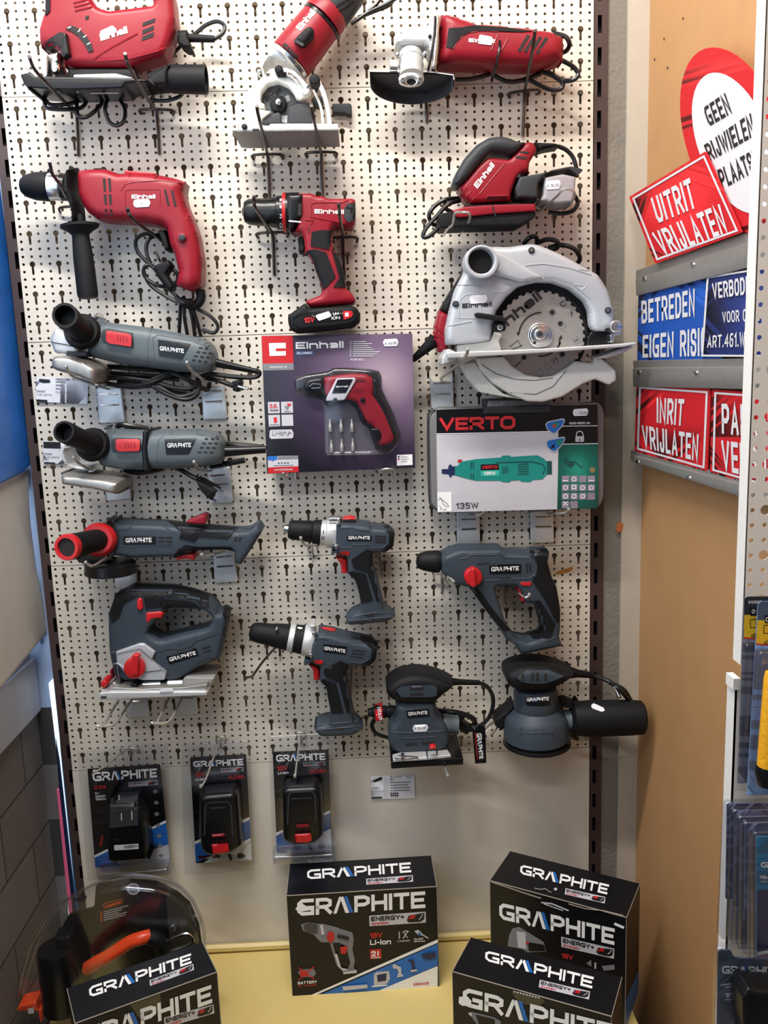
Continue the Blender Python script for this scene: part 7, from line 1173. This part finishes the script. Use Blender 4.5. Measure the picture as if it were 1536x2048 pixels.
P(T, 'foot_of_shell', CLR2, puff(z.L([(1128, 640), (1455, 626), (1462, 690), (1130, 706)]), .024, .06, 4, e=.01))
for lab, pts, bar in (('leftmost', ((180, 222, .17), (205, 212, .165), (240, 192, .14), (300, 140, .08), (360, 97, .02), (372, 95, .006)), ((325, 98), (412, 100))), ('middle', ((745, 300, .17), (762, 280, .165), (780, 240, .14), (815, 140, .07), (845, 60, .02), (850, 45, .006)), ((830, 40), (874, 38))), ('rightmost', ((1244, 245, .17), (1248, 225, .165), (1252, 190, .14), (1264, 100, .06), (1272, 30, .015), (1274, 20, .006)), ((1254, 16), (1294, 15)))):
    hook('zinc hook carrying the %s of the three hanging blister packs' % lab, [z(p) for p in pts], [z((pts[-1][0], pts[-1][1])), z((pts[-1][0], pts[-1][1]+50))], [z(bar[0]), z(bar[1])], m=WIREZ, r=.0017, ball=True)
# ---- big rounded shell pack, bottom left
z = Zm(0, 1700, 3.339); dd = .19; pb = (proj(V((0, -.19, DECK+.006)))[1]-1700)*3.339
T = thing('shell_pack', 'large round-topped clear shell pack with an orange and black hand tool', 'blister pack', *z((700, 1250)), dd)
dome = [(108, pb), (112, 1050), (140, 850), (200, 640), (300, 470), (420, 345), (640, 222), (850, 168), (1050, 186), (1180, 232), (1285, 335), (1350, 480), (1368, 620), (1375, pb)]
P(T, 'backing_card', CARD, puff(z.L([(330, pb), (340, 900), (420, 500), (470, 420), (630, 380), (642, 228), (850, 190), (1040, 205), (1120, 240), (1110, 330), (1130, 560), (1140, pb)]), dd-.004, dd-.002, 0, fr=6), decal(z.L([(1120, 240), (1190, 275), (1270, 345), (1330, 490), (1350, 640), (1350, pb), (1140, pb), (1130, 560), (1110, 330)]), flat(dd-.003), m=mat('olive_clear_insert', (62, 58, 46), .4)))
on = flat(dd-.002); P(T, 'card_print', ORG, decal(circ(*z((890, 260)), 13, 12), on, .0006, m=SLV), decal(circ(*z((890, 260)), 9, 8), on, .001, m=GINK), ribbon([(z((700, 388))[0], z((700, 388))[1])]+z.L([(690, 370), (705, 355), (800, 330), (820, 335), (818, 350), (715, 385), (700, 388)]), 1.4, on), bars([z((706, 376))+z((808, 345))+(3,)]+[z((672, 420+14*i))+z((682, 417+14*i))+(3,) for i in range(5)], on), bars([z((692, 414+14*i))+z((692+w_, 414+14*i-w_*.26))+(1.6,) for i, w_ in enumerate((165, 120, 100, 155, 145))], on, m=SLV))
P(T, 'hand_grip', ORG, tube([z(p) for p in ((585, 790, dd+.02), (640, 755, dd+.03), (740, 700, dd+.035), (860, 620, dd+.035), (940, 590, dd+.035), (1000, 575, dd+.03))], .0115, 12, 6)); P(T, 'grip_end', BLK, tube([z(p) for p in ((990, 580, dd+.03), (1050, 600, dd+.03), (1080, 650, dd+.028), (1085, 720, dd+.02))], .0125, 12, 6))
P(T, 'tool_body', BLKG, lathe(z((375, 640, dd+.02)), z((440, pb-40, dd+.02)), [(0, 20), (.02, 36), (.06, 39), (.5, 42), (1, 44)]), puff(z.L([(370, 560), (480, 545), (570, 760), (580, 870), (420, 900), (380, 700)]), dd, dd+.03, 6)); P(T, 'orange_base', ORG, puff(z.L([(122, 1040), (240, 1010), (275, 1162), (280, pb), (110, pb)]), dd, dd+.03, 3), [decal(circ(*z((150+18*i, 1050+16*j)), 1.1, None, 6), flat(dd+.0305), m=SLOT) for i in range(5) for j in range(6)], decal(z.L([(185, 1060), (225, 1050), (228, 1090), (190, 1095)]), flat(dd+.031), m=SLV))
P(T, 'wire_loop', CHR, tube([z(p) for p in ((1095, 620, dd+.02), (1180, 580, dd+.02), (1250, 560, dd+.02), (1290, 600, dd+.02), (1240, 640, dd+.02), (1110, 680, dd+.02))], .003)); P(T, 'stud', CLR2, cyl(*z((1153, 518)), 8, dd, dd+.012, 4))
P(T, 'clear_shell', CLR, puff(z.L(dome), dd, dd+.045, 12, e=.03, fr=10), puff(z.L([(410, 350), (640, 225), (640, 375), (470, 415)]), dd, dd+.004, 2)); P(T, 'shell_rim', CLR2, tube([z(p)+(dd+.002,) if len(p) == 2 else p for p in dome], .003, 7, 3)); P(T, 'hang_hole', SLOT, decal(z.L([(490, 320), (530, 318), (545, 300), (580, 305), (575, 330), (550, 345), (490, 340)]), flat(dd+.0045)))
# ================================================================== PACKS ON THE WHITE PANEL AT THE RIGHT
z = Zm(1440, 1150, 4.354); d0 = .745
def rpack(label, q, d, parts, nm='sandpaper_pack', grp='packs on the white end panel', bm=None):
    T = thing(nm, label, 'blister pack', q[3][0], q[3][1], d, grp); P(T, 'backing_card', bm, puff(q, d, d+.001, 0, fr=3)); on = flat(d+.001)
    for pn, m_, sh in parts(on): P(T, pn, m_, *sh)
    return T
rpack('yellow and grey hanging pack, rear one at the right edge', z.L([(212, 205), (240, 188), (470, 184), (450, 800), (400, 1810), (150, 1815)]), .748, lambda on: [('card_top', DGR, [decal(z.L([(212, 205), (240, 188), (470, 184), (470, 348), (210, 350)]), on, .0003)]), ('card_print', YEL, [decal(z.L([(212, 348), (470, 345), (470, 560), (206, 545)]), on), ribbon(z.L([(206, 548), (470, 565)]), 3, on, .001, RINK), txt('310893', z((245, 250)), z((365, 246)), z((245, 226)), on, t=.18, m=WHT), decal(z.L([(265, 285), (420, 278), (420, 352), (265, 357)]), on, .001, m=INK), txt('Cr', z((278, 335)), z((312, 333)), z((278, 300)), on, t=.2, lift=.0014, m=WHT), txt('x3', z((272, 545)), z((310, 545)), z((272, 510)), on, t=.2, lift=.0012, m=INK), decal(z.L([(262, 385), (320, 383), (320, 460), (262, 462)]), on, .001, holes=[z.L([(268, 391), (314, 389), (314, 454), (268, 456)])], m=INK)]), ('clear_shell', CLR2, [puff(z.L([(203, 580), (440, 590), (380, 1740), (165, 1740)]), .7495, .757, 4, e=.006)])], bm=mat('grey_hanging_card', (104, 104, 114), .5))
rpack('yellow and blue hanging pack, front one at the right edge', z.L([(330, 250), (360, 230), (640, 225), (600, 1910), (235, 1920)]), .762, lambda on: [('card_top', mat('slate_blue_print', (70, 88, 112), .5), [decal(z.L([(330, 250), (360, 230), (640, 225), (640, 395), (326, 397)]), on, .0003)]), ('card_print', YEL, [decal(z.L([(326, 395), (640, 392), (640, 620), (314, 600)]), on), ribbon(z.L([(314, 602), (640, 625)]), 3, on, .001, RINK), decal(z.L([(390, 350), (600, 345), (600, 418), (390, 420)]), on, .001, m=INK), txt('Cr', z((398, 405)), z((445, 402)), z((398, 370)), on, t=.2, lift=.0014, m=WHT), txt('x3', z((385, 605)), z((430, 605)), z((385, 568)), on, t=.2, lift=.0012, m=INK), decal(z.L([(380, 435), (440, 433), (440, 510), (380, 512)]), on, .001, holes=[z.L([(386, 441), (434, 439), (434, 504), (386, 506)])], m=INK)]), ('clear_shell', CLR2, [puff(z.L([(310, 640), (600, 650), (560, 1800), (250, 1850)]), .7635, .775, 4, e=.008)]), ('yellow_handle', mat('yellow_tool_handle', (226, 160, 24), .4, bump=.4, bscale=200), [lathe(z((470, 850, .79)), z((420, 1700, .79)), [(0, 16), (.05, 18), (.5, 20), (1, 22)], k=WALL.sc(1530, 1400, .79))]), ('handle_foot', BLKG, [lathe(z((422, 1660, .79)), z((410, 1830, .79)), [(0, 23), (.4, 25), (1, 18)], k=WALL.sc(1530, 1400, .79))])], bm=mat('pale_blue_hanging_card', (112, 140, 178), .5))
z = Zm(1430, 1560, 4.198)
for i, (x0, y0, x1, lab) in enumerate(((70, 170, 20, 'rearmost of the nested clear trays at the right edge'), (132, 232, 95, 'second of the nested clear trays, counted from the rear'), (180, 285, 150, 'third of the nested clear trays, counted from the rear'), (225, 335, 195, 'fourth of the nested clear trays, counted from the rear'))):
    d = .752+.009*i; q = [(x0, y0+20), (x0+22, y0), (600, y0-10), (600, 1330+40*i), (x1+30, 1330+40*i), (x1, 1260+40*i)]
    T = thing('blister_tray', 'clear plastic tray with slate insert, '+lab, 'blister tray', *z(q[4]), d, 'nested clear trays on the white end panel')
    P(T, 'clear_shell', CLR2, puff(z.L(q), d, d+.006, 3, e=.004, fr=5)); P(T, 'insert', mat('slate_insert', (96, 98, 122), .4) if i == 0 else MATS['slate_insert'], puff(z.L([(x0+32, y0+30), (620, y0+20), (620, 1000), (x0+20, 1000+60*i)]), d-.002, d-.0005, 0))
T = thing('sanding_sheet_pack', 'front clear pack with teal and wood-pattern card at the right edge', 'blister pack', *z((330, 1700)), .79, 'packs on the white end panel'); on = flat(.79)
P(T, 'backing_card', mat('teal_blue_card', (16, 100, 132), .4), puff(z.L([(352, 480), (640, 470), (640, 1710), (352, 1720)]), .788, .79, 0, fr=2)); P(T, 'card_print', WHT, txt('GR^PHITE', z((385, 735)), z((860, 735)), z((385, 690)), on, t=.26, m=WHT, m2=BLUE), decal(z.L([(352, 930), (640, 900), (640, 1380), (352, 1450)]), on, .0005, m=NAVY), decal(z.L([(352, 1450), (640, 1375), (640, 1410), (352, 1480)]), on, .0008), decal(z.L([(352, 1485), (640, 1415), (640, 1712), (352, 1718)]), on, .0005, m=mat('printed_wood', (190, 140, 120), .5, var=.2, vscale=60)), decal(z.L([(368, 805), (420, 800), (450, 825), (420, 835), (385, 825)]), on, .0006, m=SLV), txt('WOOD', z((385, 860)), z((440, 860)), z((385, 848)), on, t=.18))
P(T, 'clear_shell', CLR, puff(z.L([(285, 430), (310, 400), (640, 395), (640, 1780), (330, 1740), (290, 1690)]), .791, .80, 4, e=.007, fr=5)); P(T, 'crimped_edge', CLR2, [tube([z((290, 440, .802)), z((285, 1000, .802)), z((295, 1650, .802))], .0016), tube([z((330, 440, .802)), z((330, 1650, .802))], .0014)])
T = thing('tool_pack', 'dark slate hanging pack with white lettering, lowest at the right edge', 'blister pack', *z((20, 2060)), .80, 'packs on the white end panel'); on = flat(.802)
P(T, 'backing_card', mat('dark_slate_card', (52, 62, 76), .4), puff(z.L([(28, 1450), (45, 1430), (135, 1432), (160, 1490), (220, 1500), (640, 1510), (640, 2200), (15, 2200)]), .80, .802, 0, fr=2)); P(T, 'card_print', WHT, logo(z((60, 1625)), z((560, 1640)), z((60, 1560)), on, z((560, 1570))), bars([z((50, 1722))+z((185, 1705))+(3,), z((85, 1740))+z((160, 1732))+(2.4,), z((80, 1845))+z((132, 1845))+(2,)], on, m=SLV), decal(z.L([(85, 1790), (130, 1788), (112, 1830), (100, 1830)]), on, .0008, m=SLV))
P(T, 'clear_shell', CLR, puff(z.L([(-10, 1400), (15, 1372), (100, 1365), (180, 1400), (640, 1420), (640, 2200), (-30, 2200)]), .803, .81, 4, e=.006, fr=5)); P(T, 'tool_body', BLKG, puff(z.L([(190, 1760), (240, 1680), (300, 1700), (460, 1720), (640, 1720), (640, 2200), (240, 2200), (190, 1950)]), .803, .835, 8))
